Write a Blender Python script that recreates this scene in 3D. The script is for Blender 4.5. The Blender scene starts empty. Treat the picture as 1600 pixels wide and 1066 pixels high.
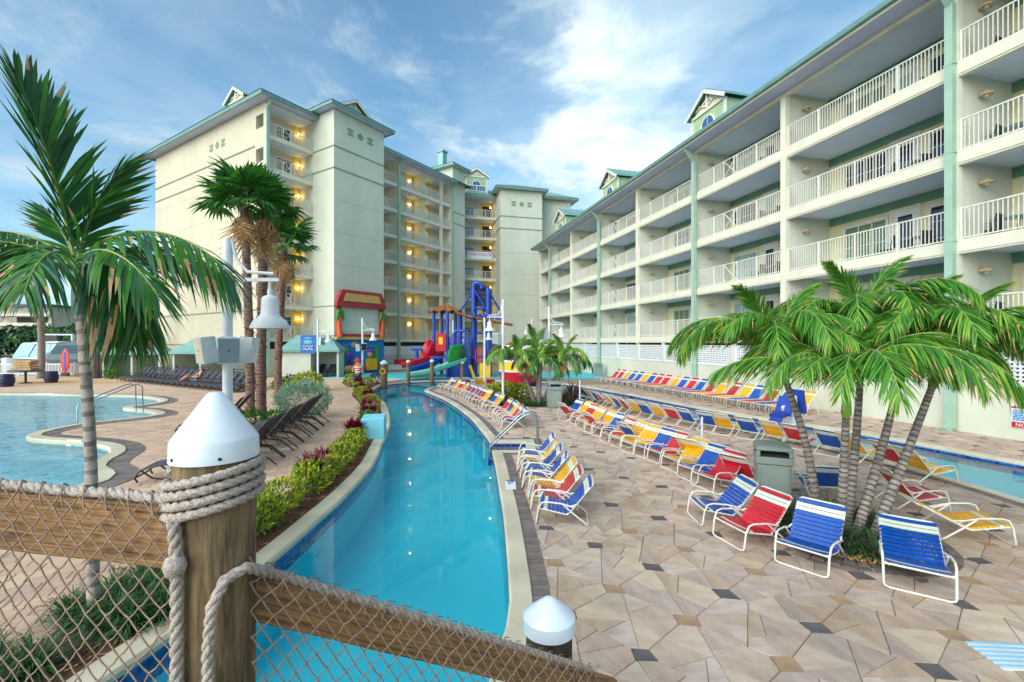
import bpy, bmesh, math, random
from mathutils import Vector as V, Matrix, noise
from mathutils.geometry import tessellate_polygon
R = math.radians
random.seed(7)
U = random.uniform
scene = bpy.context.scene
col = scene.collection

# ---------------------------------------------------------------- camera, sky, sun, exposure
F, CX, CY, H = 711.0, 800.0, 536.0, 2.8
cd = bpy.data.cameras.new("camera")
cam = bpy.data.objects.new("camera", cd)
col.objects.link(cam)
cd.sensor_width = 36.0
cd.lens = 36.0 * F / 1600.0
cd.shift_y = 3.0 / 1600.0
cd.clip_start = 0.05
cd.clip_end = 3000.0
cam.location = (0, 0, H)
cam.rotation_euler = (R(90), 0, 0)
scene.camera = cam

SUN_EL, SUN_AZ = R(31), R(220)          # azimuth from +Y towards +X; put behind the camera as facade fill
world = bpy.data.worlds.new("World")
scene.world = world
world.use_nodes = True
wt = world.node_tree
wt.nodes.clear()


def wn(t, **kw):
    n = wt.nodes.new(t)
    for k, v in kw.items():
        setattr(n, k, v)
    return n


def wmath(op, a, b=None, c=None):
    n = wn('ShaderNodeMath', operation=op)
    for i, x in enumerate((a, b, c)):
        if x is None:
            continue
        if isinstance(x, (int, float)):
            n.inputs[i].default_value = x
        else:
            wt.links.new(x, n.inputs[i])
    return n.outputs[0]


def wmix(fac, a, b, blend='MIX'):
    n = wn('ShaderNodeMix', data_type='RGBA', blend_type=blend)
    for s, x in ((n.inputs[0], fac), (n.inputs[6], a), (n.inputs[7], b)):
        if isinstance(x, (int, float)):
            s.default_value = x
        elif isinstance(x, tuple):
            s.default_value = (*x, 1)
        else:
            wt.links.new(x, s)
    return n.outputs[2]


def wramp(x, lo, hi):
    n = wn('ShaderNodeMapRange', interpolation_type='SMOOTHSTEP')
    wt.links.new(x, n.inputs[0])
    n.inputs[1].default_value, n.inputs[2].default_value = lo, hi
    return n.outputs[0]


sky = wn('ShaderNodeTexSky', sky_type='NISHITA', sun_disc=False, sun_elevation=SUN_EL, sun_rotation=SUN_AZ,
         air_density=1.0, dust_density=0.6, ozone_density=2.5)
tc = wn('ShaderNodeTexCoord')
sep = wn('ShaderNodeSeparateXYZ')
wt.links.new(tc.outputs['Generated'], sep.inputs[0])
zc = wmath('ADD', wmath('MAXIMUM', sep.outputs[2], 0.0), 0.16)
comb = wn('ShaderNodeCombineXYZ')
wt.links.new(wmath('DIVIDE', sep.outputs[0], zc), comb.inputs[0])
wt.links.new(wmath('DIVIDE', sep.outputs[1], zc), comb.inputs[1])


def wnoise(scale, detail, rough, off):
    m = wn('ShaderNodeMapping')
    m.inputs['Location'].default_value = off
    wt.links.new(comb.outputs[0], m.inputs[0])
    n = wn('ShaderNodeTexNoise', noise_dimensions='3D')
    n.inputs['Scale'].default_value = scale
    n.inputs['Detail'].default_value = detail
    n.inputs['Roughness'].default_value = rough
    n.inputs['Distortion'].default_value = 0.35
    wt.links.new(m.outputs[0], n.inputs['Vector'])
    return n.outputs[0]


sd = V((math.sin(SUN_AZ) * math.cos(SUN_EL), math.cos(SUN_AZ) * math.cos(SUN_EL), math.sin(SUN_EL)))
dotn = wn('ShaderNodeVectorMath', operation='DOT_PRODUCT')
wt.links.new(tc.outputs['Generated'], dotn.inputs[0])
bank = V((0.21, 0.87, 0.44)).normalized()
dotn.inputs[1].default_value = bank
glow = wmath('POWER', wmath('MAXIMUM', dotn.outputs['Value'], 0.0), 30.0)
n_big = wnoise(1.25, 8, 0.6, (5.3, 2.2, 0.9))
n_thin = wnoise(0.55, 6, 0.6, (8.3, 4.4, 2.0))
n_shade = wnoise(2.0, 6, 0.6, (1.3, 7.9, 5.0))
cl = wmath('ADD', n_big, wmath('MULTIPLY', glow, 0.13))
mask_thick = wmath('MULTIPLY', wramp(cl, 0.49, 0.63), 0.9)
mask_thin = wmath('MULTIPLY', wramp(n_thin, 0.34, 0.72), 0.55)
mask = wmath('MAXIMUM', mask_thick, mask_thin)
lowband = wmath('MULTIPLY', wmath('SUBTRACT', 1.0, wramp(sep.outputs[2], 0.02, 0.30)), 0.55)
mask = wmath('MAXIMUM', mask, lowband)
SKY_STRENGTH = 0.07
k = 1.0 / SKY_STRENGTH
grey = (0.115 * k, 0.195 * k, 0.275 * k)
white = (0.285 * k, 0.335 * k, 0.365 * k)
sh = wmath('MINIMUM', wmath('ADD', wramp(n_shade, 0.36, 0.62), wmath('MULTIPLY', glow, 0.35)), 1.0)
cloud = wmix(sh, grey, white)
cloud = wmix(1.0, cloud, wmix(glow, (0.86, 0.88, 0.9), (1.45, 1.36, 1.26)), 'MULTIPLY')
skyc = wmix(1.0, sky.outputs[0], (0.92, 1.20, 1.12), 'MULTIPLY')
final = wmix(mask, skyc, cloud)
bg = wn('ShaderNodeBackground')
bg.inputs[1].default_value = SKY_STRENGTH
wt.links.new(final, bg.inputs[0])
wo = wn('ShaderNodeOutputWorld')
wt.links.new(bg.outputs[0], wo.inputs[0])

sl = bpy.data.lights.new("fill_sun", 'SUN')  # added soft fill from behind the camera, away from the true sun's side
sl.energy = 1.5
sl.angle = R(70)
sl.color = (1.0, 0.95, 0.87)
fill_sun = bpy.data.objects.new("fill_sun", sl)
col.objects.link(fill_sun)
fill_sun.rotation_euler = sd.to_track_quat('Z', 'Y').to_euler()

scene.view_settings.view_transform = 'Standard'
scene.view_settings.look = 'None'
scene.view_settings.gamma = 1.0
scene.view_settings.use_curve_mapping = False
scene.view_settings.exposure = 1.54
scene.render.engine = 'CYCLES'
scene.cycles.use_denoising = True
scene.cycles.max_bounces = 8
scene.cycles.transparent_max_bounces = 12
scene.cycles.caustics_reflective = False
scene.cycles.caustics_refractive = False
scene.cycles.sample_clamp_indirect = 4.0


# ---------------------------------------------------------------- helpers
def G(px, py, z=0.0):                  # survey point of the photograph on the level z -> metres
    Y = F * (H - z) / (py - CY)
    return V(((px - CX) / F * Y, Y, z))


def P(px, py, Y):
    return V(((px - CX) / F * Y, Y, H - (py - CY) / F * Y))


def lin(c):
    return tuple(((x / 255.0) / 12.92 if x / 255.0 <= 0.04045 else ((x / 255.0 + 0.055) / 1.055) ** 2.4) for x in c)


class MB:
    def __init__(s):
        s.v, s.f, s.m = [], [], []

    def add(s, vs, fs, mi=0):
        b = len(s.v)
        s.v.extend([tuple(p) for p in vs])
        s.f.extend([tuple(i + b for i in f) for f in fs])
        s.m.extend([mi] * len(fs))
        return s

    def box(s, x0, x1, y0, y1, z0, z1, mi=0, M=None):
        vs = [V((x, y, z)) for z in (z0, z1) for y in (y0, y1) for x in (x0, x1)]
        if M is not None:
            vs = [M @ p for p in vs]
        return s.add(vs, [(0, 2, 3, 1), (4, 5, 7, 6), (0, 1, 5, 4), (2, 6, 7, 3), (0, 4, 6, 2), (1, 3, 7, 5)], mi)

    def bar(s, a, b, w, h, mi=0, up=(0, 0, 1)):
        a, b = V(a), V(b)
        d = (b - a)
        L = d.length
        d.normalize()
        up = V(up)
        sx = d.cross(up)
        if sx.length < 1e-4:
            sx = d.cross(V((1, 0, 0)))
        sx.normalize()
        u = sx.cross(d)
        M = Matrix((sx, d, u)).transposed().to_4x4()
        M.translation = a
        return s.box(-w / 2, w / 2, 0, L, -h / 2, h / 2, mi, M)

    def tube(s, pts, r, n=6, mi=0, closed=False, caps=True):
        pts = [V(p) for p in pts]
        N = len(pts)
        rr = r if isinstance(r, (list, tuple)) else [r] * N
        t0 = (pts[1] - pts[0]).normalized()
        ref = V((0, 0, 1)) if abs(t0.z) < 0.9 else V((1, 0, 0))
        nx = t0.cross(ref).normalized()
        vs, fs = [], []
        for i in range(N):
            if closed:
                t = (pts[(i + 1) % N] - pts[i - 1])
            else:
                t = pts[min(i + 1, N - 1)] - pts[max(i - 1, 0)]
            if t.length < 1e-9:
                t = t0.copy()
            t.normalize()
            nx = (nx - t * nx.dot(t))
            if nx.length < 1e-6:
                nx = t.cross(V((1, 0, 0)))
            nx.normalize()
            ny = t.cross(nx)
            for j in range(n):
                a = 2 * math.pi * j / n
                vs.append(pts[i] + nx * (math.cos(a) * rr[i]) + ny * (math.sin(a) * rr[i]))
        for i in range(N if closed else N - 1):
            k2 = (i + 1) % N
            for j in range(n):
                fs.append((i * n + j, i * n + (j + 1) % n, k2 * n + (j + 1) % n, k2 * n + j))
        if caps and not closed:
            fs.append(tuple(range(n - 1, -1, -1)))
            fs.append(tuple((N - 1) * n + j for j in range(n)))
        return s.add(vs, fs, mi)

    def lathe(s, prof, n=16, M=None, mi=0, a0=0.0):
        vs, fs = [], []
        for (r, z) in prof:
            for j in range(n):
                a = a0 + 2 * math.pi * j / n
                p = V((r * math.cos(a), r * math.sin(a), z))
                vs.append(M @ p if M is not None else p)
        for i in range(len(prof) - 1):
            for j in range(n):
                fs.append((i * n + j, i * n + (j + 1) % n, (i + 1) * n + (j + 1) % n, (i + 1) * n + j))
        fs.append(tuple(range(n - 1, -1, -1)))
        fs.append(tuple((len(prof) - 1) * n + j for j in range(n)))
        return s.add(vs, fs, mi)

    def prism(s, poly, z0, z1, mi=0, M=None, holes=()):
        # poly: 2D points; walls and both caps
        loops = [list(poly)] + [list(h) for h in holes]
        flat = [V((p[0], p[1], 0)) for l in loops for p in l]
        tris = tessellate_polygon([[V((p[0], p[1], 0)) for p in l] for l in loops])
        n = len(flat)
        vs = [V((p.x, p.y, z0)) for p in flat] + [V((p.x, p.y, z1)) for p in flat]
        fs = [tuple(t) for t in tris] + [tuple(n + i for i in t) for t in tris]
        b = 0
        for l in loops:
            m = len(l)
            for i in range(m):
                j = (i + 1) % m
                fs.append((b + i, b + j, n + b + j, n + b + i))
            b += m
        if M is not None:
            vs = [M @ p for p in vs]
        return s.add(vs, fs, mi)

    def sheet(s, poly, z, mi=0, holes=()):
        loops = [list(poly)] + [list(h) for h in holes]
        flat = [V((p[0], p[1], z)) for l in loops for p in l]
        tris = tessellate_polygon([[V((p[0], p[1], 0)) for p in l] for l in loops])
        fs = []
        for t in tris:
            a, b, c = (flat[i] for i in t)
            fs.append(tuple(t) if (b - a).cross(c - a).z > 0 else tuple(reversed(t)))
        return s.add(flat, fs, mi)

    def ribbon(s, A, B, mi=0, closed=False):
        n = len(A)
        vs = list(A) + list(B)
        fs = [(i, (i + 1) % n, n + (i + 1) % n, n + i) for i in range(n if closed else n - 1)]
        return s.add(vs, fs, mi)

    def mesh(s, name, mats, smooth=None):
        me = bpy.data.meshes.new(name)
        me.from_pydata(s.v, [], s.f)
        for m in (mats if isinstance(mats, (list, tuple)) else [mats]):
            me.materials.append(m)
        if any(s.m):
            me.polygons.foreach_set('material_index', s.m)
        if smooth is not None:
            me.polygons.foreach_set('use_smooth', [True] * len(s.f))
            if smooth < 180:
                me.set_sharp_from_angle(angle=R(smooth))
        me.update()
        return me

    def build(s, name, mats, parent=None, smooth=None, **kw):
        return obj(name, s.mesh(name, mats, smooth), parent, **kw)


def obj(name, me, parent=None, loc=None, rot=None, kind=None, M=None):
    o = bpy.data.objects.new(name, me)
    col.objects.link(o)
    if parent is not None:
        o.parent = parent
    if M is not None:
        o.matrix_local = M
    if loc is not None:
        o.location = loc
    if rot is not None:
        o.rotation_euler = rot
    if kind:
        o['kind'] = kind
    return o


def tag(o, label=None, cat=None, group=None, kind=None):
    if label:
        o['label'] = label
    if cat:
        o['category'] = cat
    if group:
        o['group'] = group
    if kind:
        o['kind'] = kind
    return o


def thing(name, label, cat, loc=(0, 0, 0), rz=0.0, group=None):
    o = bpy.data.objects.new(name, None)
    o.empty_display_size = 0.2
    col.objects.link(o)
    o.location = loc
    o.rotation_euler = (0, 0, rz)
    return tag(o, label, cat, group)


KIDS = {}


def boxes(name, lst, mats, parent, smooth=None):
    # one part per box: (x0,x1,y0,y1,z0,z1[,slot])
    out = []
    cache = {}
    for b in lst:
        dims = tuple(round(v, 4) for v in (b[1] - b[0], b[3] - b[2], b[5] - b[4])) + ((b[6],) if len(b) > 6 else ())
        if dims not in cache:
            mt = mats[b[6]] if len(b) > 6 else mats
            cache[dims] = MB().box(0, dims[0], 0, dims[1], 0, dims[2]).mesh(name, mt)
        out.append(obj(name, cache[dims], parent, loc=(b[0], b[2], b[4])))
    return out


def copy_tree(o, loc=None, rz=None, label=None, group=None, scale=None):
    c = o.copy()
    col.objects.link(c)
    for ch in o.children:
        d = ch.copy()
        col.objects.link(d)
        d.parent = c
        for g in ch.children:
            e = g.copy()
            col.objects.link(e)
            e.parent = d
    if loc is not None:
        c.location = loc
    if rz is not None:
        c.rotation_euler = (0, 0, rz)
    if label:
        c['label'] = label
    if group:
        c['group'] = group
    if scale:
        c.scale = (scale,) * 3
    return c


ORD = ['first', 'second', 'third', 'fourth', 'fifth', 'sixth', 'seventh', 'eighth', 'ninth', 'tenth', 'eleventh', 'twelfth',
       'thirteenth', 'fourteenth', 'fifteenth', 'sixteenth', 'seventeenth', 'eighteenth', 'nineteenth', 'twentieth',
       'twenty-first', 'twenty-second', 'twenty-third', 'twenty-fourth', 'twenty-fifth']


def smooth_curve(pts, step=0.4):
    # Catmull-Rom through 2D points, resampled
    P4 = [V((p[0], p[1])) for p in pts]
    out = []
    for i in range(len(P4) - 1):
        p0, p1, p2, p3 = P4[max(i - 1, 0)], P4[i], P4[i + 1], P4[min(i + 2, len(P4) - 1)]
        n = max(1, int((p2 - p1).length / step))
        for k2 in range(n):
            t = k2 / n
            out.append(0.5 * ((2 * p1) + (p2 - p0) * t + (2 * p0 - 5 * p1 + 4 * p2 - p3) * t * t + (3 * p1 - p0 - 3 * p2 + p3) * t ** 3))
    out.append(P4[-1])
    return out


def offset(poly, d, closed=True):
    n = len(poly)
    out = []
    for i in range(n):
        a = poly[i - 1] if (closed or i > 0) else poly[i]
        b = poly[(i + 1) % n] if (closed or i < n - 1) else poly[i]
        e1 = (poly[i] - a)
        e2 = (b - poly[i])
        if e1.length < 1e-6:
            e1 = e2
        if e2.length < 1e-6:
            e2 = e1
        e1, e2 = e1.normalized(), e2.normalized()
        n1, n2 = V((-e1.y, e1.x)), V((-e2.y, e2.x))
        m = n1 + n2
        if m.length < 1e-4:
            m = n1
        m.normalize()
        out.append(poly[i] + m * (d / max(0.5, m.dot(n1))))
    return out


def inside(p, poly):
    c = False
    n = len(poly)
    j = n - 1
    x, y = p[0], p[1]
    for i in range(n):
        xi, yi, xj, yj = poly[i][0], poly[i][1], poly[j][0], poly[j][1]
        if (yi > y) != (yj > y) and x < (xj - xi) * (y - yi) / (yj - yi) + xi:
            c = not c
        j = i
    return c


# ---------------------------------------------------------------- materials
MATS = {}


def pm(name, c1, c2=None, scale=4.0, rough=0.6, bump=0.0, bscale=None, metal=0.0, stretch=(1, 1, 1), detail=5, vary=0.0,
       trans=0.0, spec=0.5, coat=0.0, lo=0.35, hi=0.68, rot=(0, 0, 0), dist=0.0, wave=None, emit=None, stain=0.0):
    if name in MATS:
        return MATS[name]
    m = bpy.data.materials.new(name)
    m.use_nodes = True
    nt = m.node_tree
    b = nt.nodes['Principled BSDF']
    L = nt.links
    a = lin(c1)
    c2 = lin(c2) if c2 else tuple(x * 0.82 for x in a)
    t = nt.nodes.new('ShaderNodeTexCoord')
    mp = nt.nodes.new('ShaderNodeMapping')
    mp.inputs['Scale'].default_value = stretch
    mp.inputs['Rotation'].default_value = rot
    L.new(t.outputs['Object'], mp.inputs[0])
    n = nt.nodes.new('ShaderNodeTexNoise')
    n.inputs['Scale'].default_value = scale
    n.inputs['Detail'].default_value = detail
    n.inputs['Roughness'].default_value = 0.6
    n.inputs['Distortion'].default_value = dist
    L.new(mp.outputs[0], n.inputs['Vector'])
    mr = nt.nodes.new('ShaderNodeMapRange')
    mr.inputs[1].default_value, mr.inputs[2].default_value = lo, hi
    L.new(n.outputs[0], mr.inputs[0])
    mx = nt.nodes.new('ShaderNodeMix')
    mx.data_type = 'RGBA'
    mx.inputs[6].default_value = (*a, 1)
    mx.inputs[7].default_value = (*c2, 1)
    L.new(mr.outputs[0], mx.inputs[0])
    out = mx.outputs[2]
    if stain:
        ge = nt.nodes.new('ShaderNodeNewGeometry')
        sn = nt.nodes.new('ShaderNodeTexNoise')
        sn.inputs['Scale'].default_value = 0.75
        sn.inputs['Detail'].default_value = 9
        sn.inputs['Roughness'].default_value = 0.68
        L.new(ge.outputs['Position'], sn.inputs['Vector'])
        sr = nt.nodes.new('ShaderNodeMapRange')
        sr.inputs[1].default_value, sr.inputs[2].default_value = 0.36, 0.66
        sr.inputs[3].default_value, sr.inputs[4].default_value = 1 - 2 * stain, 1 + 0.4 * stain
        L.new(sn.outputs[0], sr.inputs[0])
        sh2 = nt.nodes.new('ShaderNodeHueSaturation')
        L.new(sr.outputs[0], sh2.inputs['Value'])
        L.new(out, sh2.inputs['Color'])
        out = sh2.outputs[0]
    if vary:
        oi = nt.nodes.new('ShaderNodeObjectInfo')
        hs = nt.nodes.new('ShaderNodeHueSaturation')
        mv = nt.nodes.new('ShaderNodeMapRange')
        mv.inputs[3].default_value, mv.inputs[4].default_value = 1 - vary, 1 + vary
        L.new(oi.outputs['Random'], mv.inputs[0])
        L.new(mv.outputs[0], hs.inputs['Value'])
        L.new(out, hs.inputs['Color'])
        out = hs.outputs[0]
    L.new(out, b.inputs['Base Color'])
    b.inputs['Roughness'].default_value = rough
    b.inputs['Metallic'].default_value = metal
    b.inputs['Specular IOR Level'].default_value = spec
    if coat:
        b.inputs['Coat Weight'].default_value = coat
    hgt = None
    if wave:                                # (scale, axis, strength)
        w = nt.nodes.new('ShaderNodeTexWave')
        w.wave_profile = 'SAW'
        w.bands_direction = wave[1]
        w.inputs['Scale'].default_value = wave[0]
        w.inputs['Detail'].default_value = 0
        L.new(t.outputs['Object'], w.inputs['Vector'])
        bp = nt.nodes.new('ShaderNodeBump')
        bp.inputs['Strength'].default_value = wave[2]
        bp.inputs['Distance'].default_value = 0.03
        L.new(w.outputs['Fac'], bp.inputs['Height'])
        L.new(bp.outputs[0], b.inputs['Normal'])
    elif bump:
        if bscale:
            n2 = nt.nodes.new('ShaderNodeTexNoise')
            n2.inputs['Scale'].default_value = bscale
            n2.inputs['Detail'].default_value = 4
            L.new(mp.outputs[0], n2.inputs['Vector'])
            hgt = n2.outputs[0]
        else:
            hgt = n.outputs[0]
        bp = nt.nodes.new('ShaderNodeBump')
        bp.inputs['Strength'].default_value = bump
        bp.inputs['Distance'].default_value = 0.02
        L.new(hgt, bp.inputs['Height'])
        L.new(bp.outputs[0], b.inputs['Normal'])
    if trans:
        tr = nt.nodes.new('ShaderNodeBsdfTranslucent')
        L.new(out, tr.inputs[0])
        ms = nt.nodes.new('ShaderNodeMixShader')
        ms.inputs[0].default_value = trans
        L.new(b.outputs[0], ms.inputs[1])
        L.new(tr.outputs[0], ms.inputs[2])
        L.new(ms.outputs[0], nt.nodes['Material Output'].inputs[0])
    if emit:
        b.inputs['Emission Color'].default_value = (*emit[0], 1)
        b.inputs['Emission Strength'].default_value = emit[1]
    MATS[name] = m
    return m


def water_mat(name, tint, bump, bscale, rough=0.0):
    m = bpy.data.materials.new(name)
    m.use_nodes = True
    nt = m.node_tree
    nt.nodes.clear()
    L = nt.links
    o = nt.nodes.new('ShaderNodeOutputMaterial')
    tr = nt.nodes.new('ShaderNodeBsdfTransparent')
    tr.inputs[0].default_value = (*tint, 1)
    gl = nt.nodes.new('ShaderNodeBsdfGlossy')
    gl.inputs['Roughness'].default_value = rough
    fr = nt.nodes.new('ShaderNodeFresnel')
    fr.inputs[0].default_value = 1.33
    ms = nt.nodes.new('ShaderNodeMixShader')
    t = nt.nodes.new('ShaderNodeTexCoord')
    n = nt.nodes.new('ShaderNodeTexNoise')
    n.inputs['Scale'].default_value = bscale
    n.inputs['Detail'].default_value = 3
    n.inputs['Distortion'].default_value = 0.6
    L.new(t.outputs['Object'], n.inputs['Vector'])
    bp = nt.nodes.new('ShaderNodeBump')
    bp.inputs['Strength'].default_value = bump
    bp.inputs['Distance'].default_value = 0.05
    L.new(n.outputs[0], bp.inputs['Height'])
    L.new(bp.outputs[0], gl.inputs['Normal'])
    L.new(bp.outputs[0], fr.inputs['Normal'])
    L.new(fr.outputs[0], ms.inputs[0])
    L.new(tr.outputs[0], ms.inputs[1])
    L.new(gl.outputs[0], ms.inputs[2])
    L.new(ms.outputs[0], o.inputs[0])
    return m


def tile_mat(name, c1, c2, mortar, sc):
    m = bpy.data.materials.new(name)
    m.use_nodes = True
    nt = m.node_tree
    L = nt.links
    b = nt.nodes['Principled BSDF']
    t = nt.nodes.new('ShaderNodeTexCoord')
    v = nt.nodes.new('ShaderNodeTexVoronoi')
    v.distance = 'CHEBYCHEV'
    v.inputs['Scale'].default_value = sc
    v.inputs['Randomness'].default_value = 0.55
    L.new(t.outputs['Object'], v.inputs['Vector'])
    sp = nt.nodes.new('ShaderNodeSeparateColor')
    L.new(v.outputs['Color'], sp.inputs[0])
    mx = nt.nodes.new('ShaderNodeMix')
    mx.data_type = 'RGBA'
    mx.inputs[6].default_value = (*lin(c1), 1)
    mx.inputs[7].default_value = (*lin(c2), 1)
    L.new(sp.outputs[0], mx.inputs[0])
    L.new(mx.outputs[2], b.inputs['Base Color'])
    b.inputs['Roughness'].default_value = 0.25
    return m


M_white = pm('white_paint', (226, 229, 230), (205, 210, 212), 6, 0.45, vary=0.03)
M_frame = pm('frame_white', (228, 226, 216), (205, 200, 186), 9, 0.4)
M_stucco = pm('stucco_mint', (213, 214, 196), (199, 203, 184), 0.5, 0.85, bump=0.12, bscale=18, stretch=(1, 1, 0.16), detail=8, stain=.035)
M_stucco2 = pm('stucco_cream', (212, 202, 178), (199, 190, 167), 0.5, 0.85, bump=0.12, bscale=18, stretch=(1, 1, 0.16), detail=8, stain=.035)
M_cream = pm('cream_trim', (224, 220, 200), (210, 206, 186), 1.5, 0.7)
M_soffit = pm('soffit_blue', (216, 226, 238), (206, 218, 232), 0.6, 0.75)
M_eave = pm('eave_lavender', (200, 204, 230), (190, 196, 224), 0.8, 0.6)
M_teal = pm('teal_metal', (124, 160, 152), (108, 144, 138), 2, 0.4, metal=0.25)
M_roof = pm('roof_seam', (134, 180, 170), (116, 162, 154), 1.2, 0.4, metal=0.3)
M_spout = pm('downspout_green', (160, 192, 172), (148, 180, 160), 1.5, 0.45)
M_siding = pm('siding_olive', (230, 222, 182), (220, 212, 170), 1.0, 0.7, wave=(3.0, 'Z', 0.35))
M_sidegreen = pm('siding_green', (172, 196, 158), (160, 184, 146), 1.0, 0.7, wave=(2.6, 'Z', 0.5))
M_greentrim = pm('green_trim', (112, 154, 128), (98, 142, 116), 1.5, 0.6)
M_bandgreen = pm('band_green', (140, 156, 128), (126, 144, 118), 2, 0.7)
M_glass = pm('dark_glass', (26, 34, 66), (14, 20, 44), 0.5, 0.06, spec=0.9)
M_glassb = pm('blue_glass', (48, 96, 150), (30, 66, 118), 0.6, 0.06, spec=0.9)
M_glassg = pm('curtain_glass', (112, 138, 104), (92, 120, 92), 3.0, 0.08, stretch=(6, 6, 0.3), spec=0.8)
M_glassw = pm('pale_glass', (160, 186, 180), (128, 160, 160), 2.0, 0.08, stretch=(6, 6, 0.4), spec=0.8)
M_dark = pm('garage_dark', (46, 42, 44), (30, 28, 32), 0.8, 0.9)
M_lampglow = pm('lamp_glow_wall', (214, 190, 96), (200, 172, 80), 1.0, 0.8)  # golden lamp light painted into the wall colour
M_bulb = pm('lit_bulb', (255, 220, 140), (255, 220, 140), 1, 0.5, emit=((1.0, 0.70, 0.28), 9.0))
M_lampshell = pm('lamp_shell', (206, 186, 150), (180, 158, 122), 8, 0.5)
M_steel = pm('stainless', (178, 182, 184), (150, 154, 158), 8, 0.22, metal=0.95)
M_bin = pm('bin_grey', (128, 142, 134), (116, 130, 124), 3, 0.5)
M_binlid = pm('bin_lid', (138, 150, 142), (126, 138, 130), 3, 0.5)
M_black = pm('black_void', (24, 26, 28), (16, 18, 20), 3, 0.8)
M_brown = pm('dark_brown', (62, 48, 44), (44, 34, 32), 6, 0.5)
M_sling = pm('dark_sling', (66, 68, 82), (48, 50, 62), 30, 0.8)
STRAP = {
    'blue': pm('strap_blue', (8, 84, 176), (6, 64, 150), 6, 0.42, vary=0.14),
    'red': pm('strap_red', (206, 34, 50), (178, 24, 40), 6, 0.42, vary=0.14),
    'yellow': pm('strap_yellow', (240, 182, 14), (220, 156, 6), 6, 0.42, vary=0.10),
    'white': pm('strap_white', (216, 222, 206), (196, 204, 186), 6, 0.4, vary=0.05),
}
# ---------------------------------------------------------------- ground, deck, river, pool
WATER_Z = -0.10
left_bank = smooth_curve([(-3.6, -6), (-3.5, 0), (-3.37, 3.79), (-3.19, 4.6), (-3.08, 6.14), (-3.06, 7.3), (-3.06, 8.5), (-3.2, 10.5), (-3.62, 12.76),
                          (-3.9, 14.3), (-4.47, 16.7), (-5.9, 21.2), (-7.6, 25.0), (-8.5, 28.6), (-8.4, 31.1), (-7.34, 32.6), (-5.65, 33.7),
                          (-3, 34.1), (0, 33.6), (2.5, 32.2), (4.3, 29.8), (6.28, 24.8), (7.34, 21.76), (8.17, 19.37), (9.63, 16.3),
                          (10.7, 14.3), (11.2, 12.76), (11.6, 11.4), (12.0, 10.2), (12.4, 8.0), (12.3, 4), (11.6, -6)], 0.35)
isl_a = smooth_curve([(-0.5, -6), (-0.35, 0), (-0.22, 3.6), (-0.15, 4.07), (-0.06, 4.5), (-0.03, 4.94), (-0.07, 6.07), (-0.15, 7.54), (-0.25, 8.78),
                      (-0.38, 10.4), (-0.52, 11.85)], 0.3)
notch = [V((0.38, 11.85)), V((0.38, 12.9))]
isl_b = smooth_curve([(-0.62, 12.9), (-0.97, 14.57), (-1.75, 17.8), (-3.27, 22.4), (-4.5, 25.2), (-5.2, 27.0), (-5.0, 28.8), (-4.0, 30.2), (-2, 30.8), (0.4, 29.9),
                      (2.3, 27.4), (3.4, 24.6), (4.7, 21.0), (5.8, 18.4), (7.2, 15.2), (8.5, 12.2), (9.0, 9.86), (9.15, 8.09), (9.1, 4), (8.8, -6)], 0.35)
island_raw = isl_a + notch + isl_b        # clockwise seen from above starting bottom-left
outer_raw = left_bank
POOL = smooth_curve([(-60, 30), (-45, 27.2), (-34, 25.4), (-28.1, 25.0), (-23.6, 24.5), (-19.9, 23.9), (-17.4, 22.4), (-16.6, 21.0), (-16.9, 19.9), (-16.3, 19.2),
                     (-14.9, 18.6), (-13.9, 17.7), (-14.2, 16.9), (-14.9, 15.9), (-15.0, 14.7), (-14.7, 13.8), (-13.9, 13.2), (-12.2, 12.75), (-10.9, 12.2),
                     (-10.2, 11.5), (-9.9, 10.8), (-9.45, 10.1), (-8.7, 9.5), (-8.5, 8.8), (-9.2, 8.1), (-11, 7.8), (-16, 7.7), (-26, 8.5), (-60, 12)], 0.3)

M_deckbase = pm('paving_joint', (158, 140, 122), (128, 112, 98), 3, 0.9, bump=0.1)
M_ground = pm('ground_soil', (120, 112, 92), (98, 96, 74), 0.15, 0.95)
M_coping = pm('coping_cream', (216, 206, 178), (196, 186, 156), 0.7, 0.6, bump=0.1, bscale=22, stain=.10)
M_greyband = pm('band_grey_paver', (134, 120, 112), (110, 98, 94), 3.5, 0.85, bump=0.2, bscale=20)
M_shell = pm('pool_shell', (134, 242, 252), (120, 236, 249), 0.5, 0.7)
M_shell2 = pm('pool_shell_pale', (212, 246, 250), (190, 236, 247), 0.8, 0.7)
M_tile = tile_mat('waterline_tile', (22, 52, 130), (66, 120, 196), (60, 80, 120), 14)
M_tile2 = pm('waterline_tile_pale', (150, 190, 190), (120, 168, 176), 5, 0.4)
M_mulch = pm('mulch', (112, 74, 48), (64, 42, 30), 26, 0.95, bump=0.6)

ground = MB()
ground.sheet([(-900, -300), (900, -300), (900, 1500), (-900, 1500)], -0.62, holes=[[(-58, -7.5), (58, -7.5), (58, 40), (-58, 40)]])
ground.build('ground', M_ground, kind='structure')

cop_out = offset(outer_raw, 0.30, closed=False)          # land lies on the left of the outer bank
band_out = offset(outer_raw, 0.32, closed=False)
cop_isl = offset(island_raw, -0.25, closed=False)
band_isl = offset(island_raw, -0.46, closed=False)
pool_c = offset(POOL, 0.32, closed=False)
pool_b = offset(POOL, 0.72, closed=False)
if not inside((1.5, 8), [tuple(p) for p in band_isl]):
    print('WARN island offset side')

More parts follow.
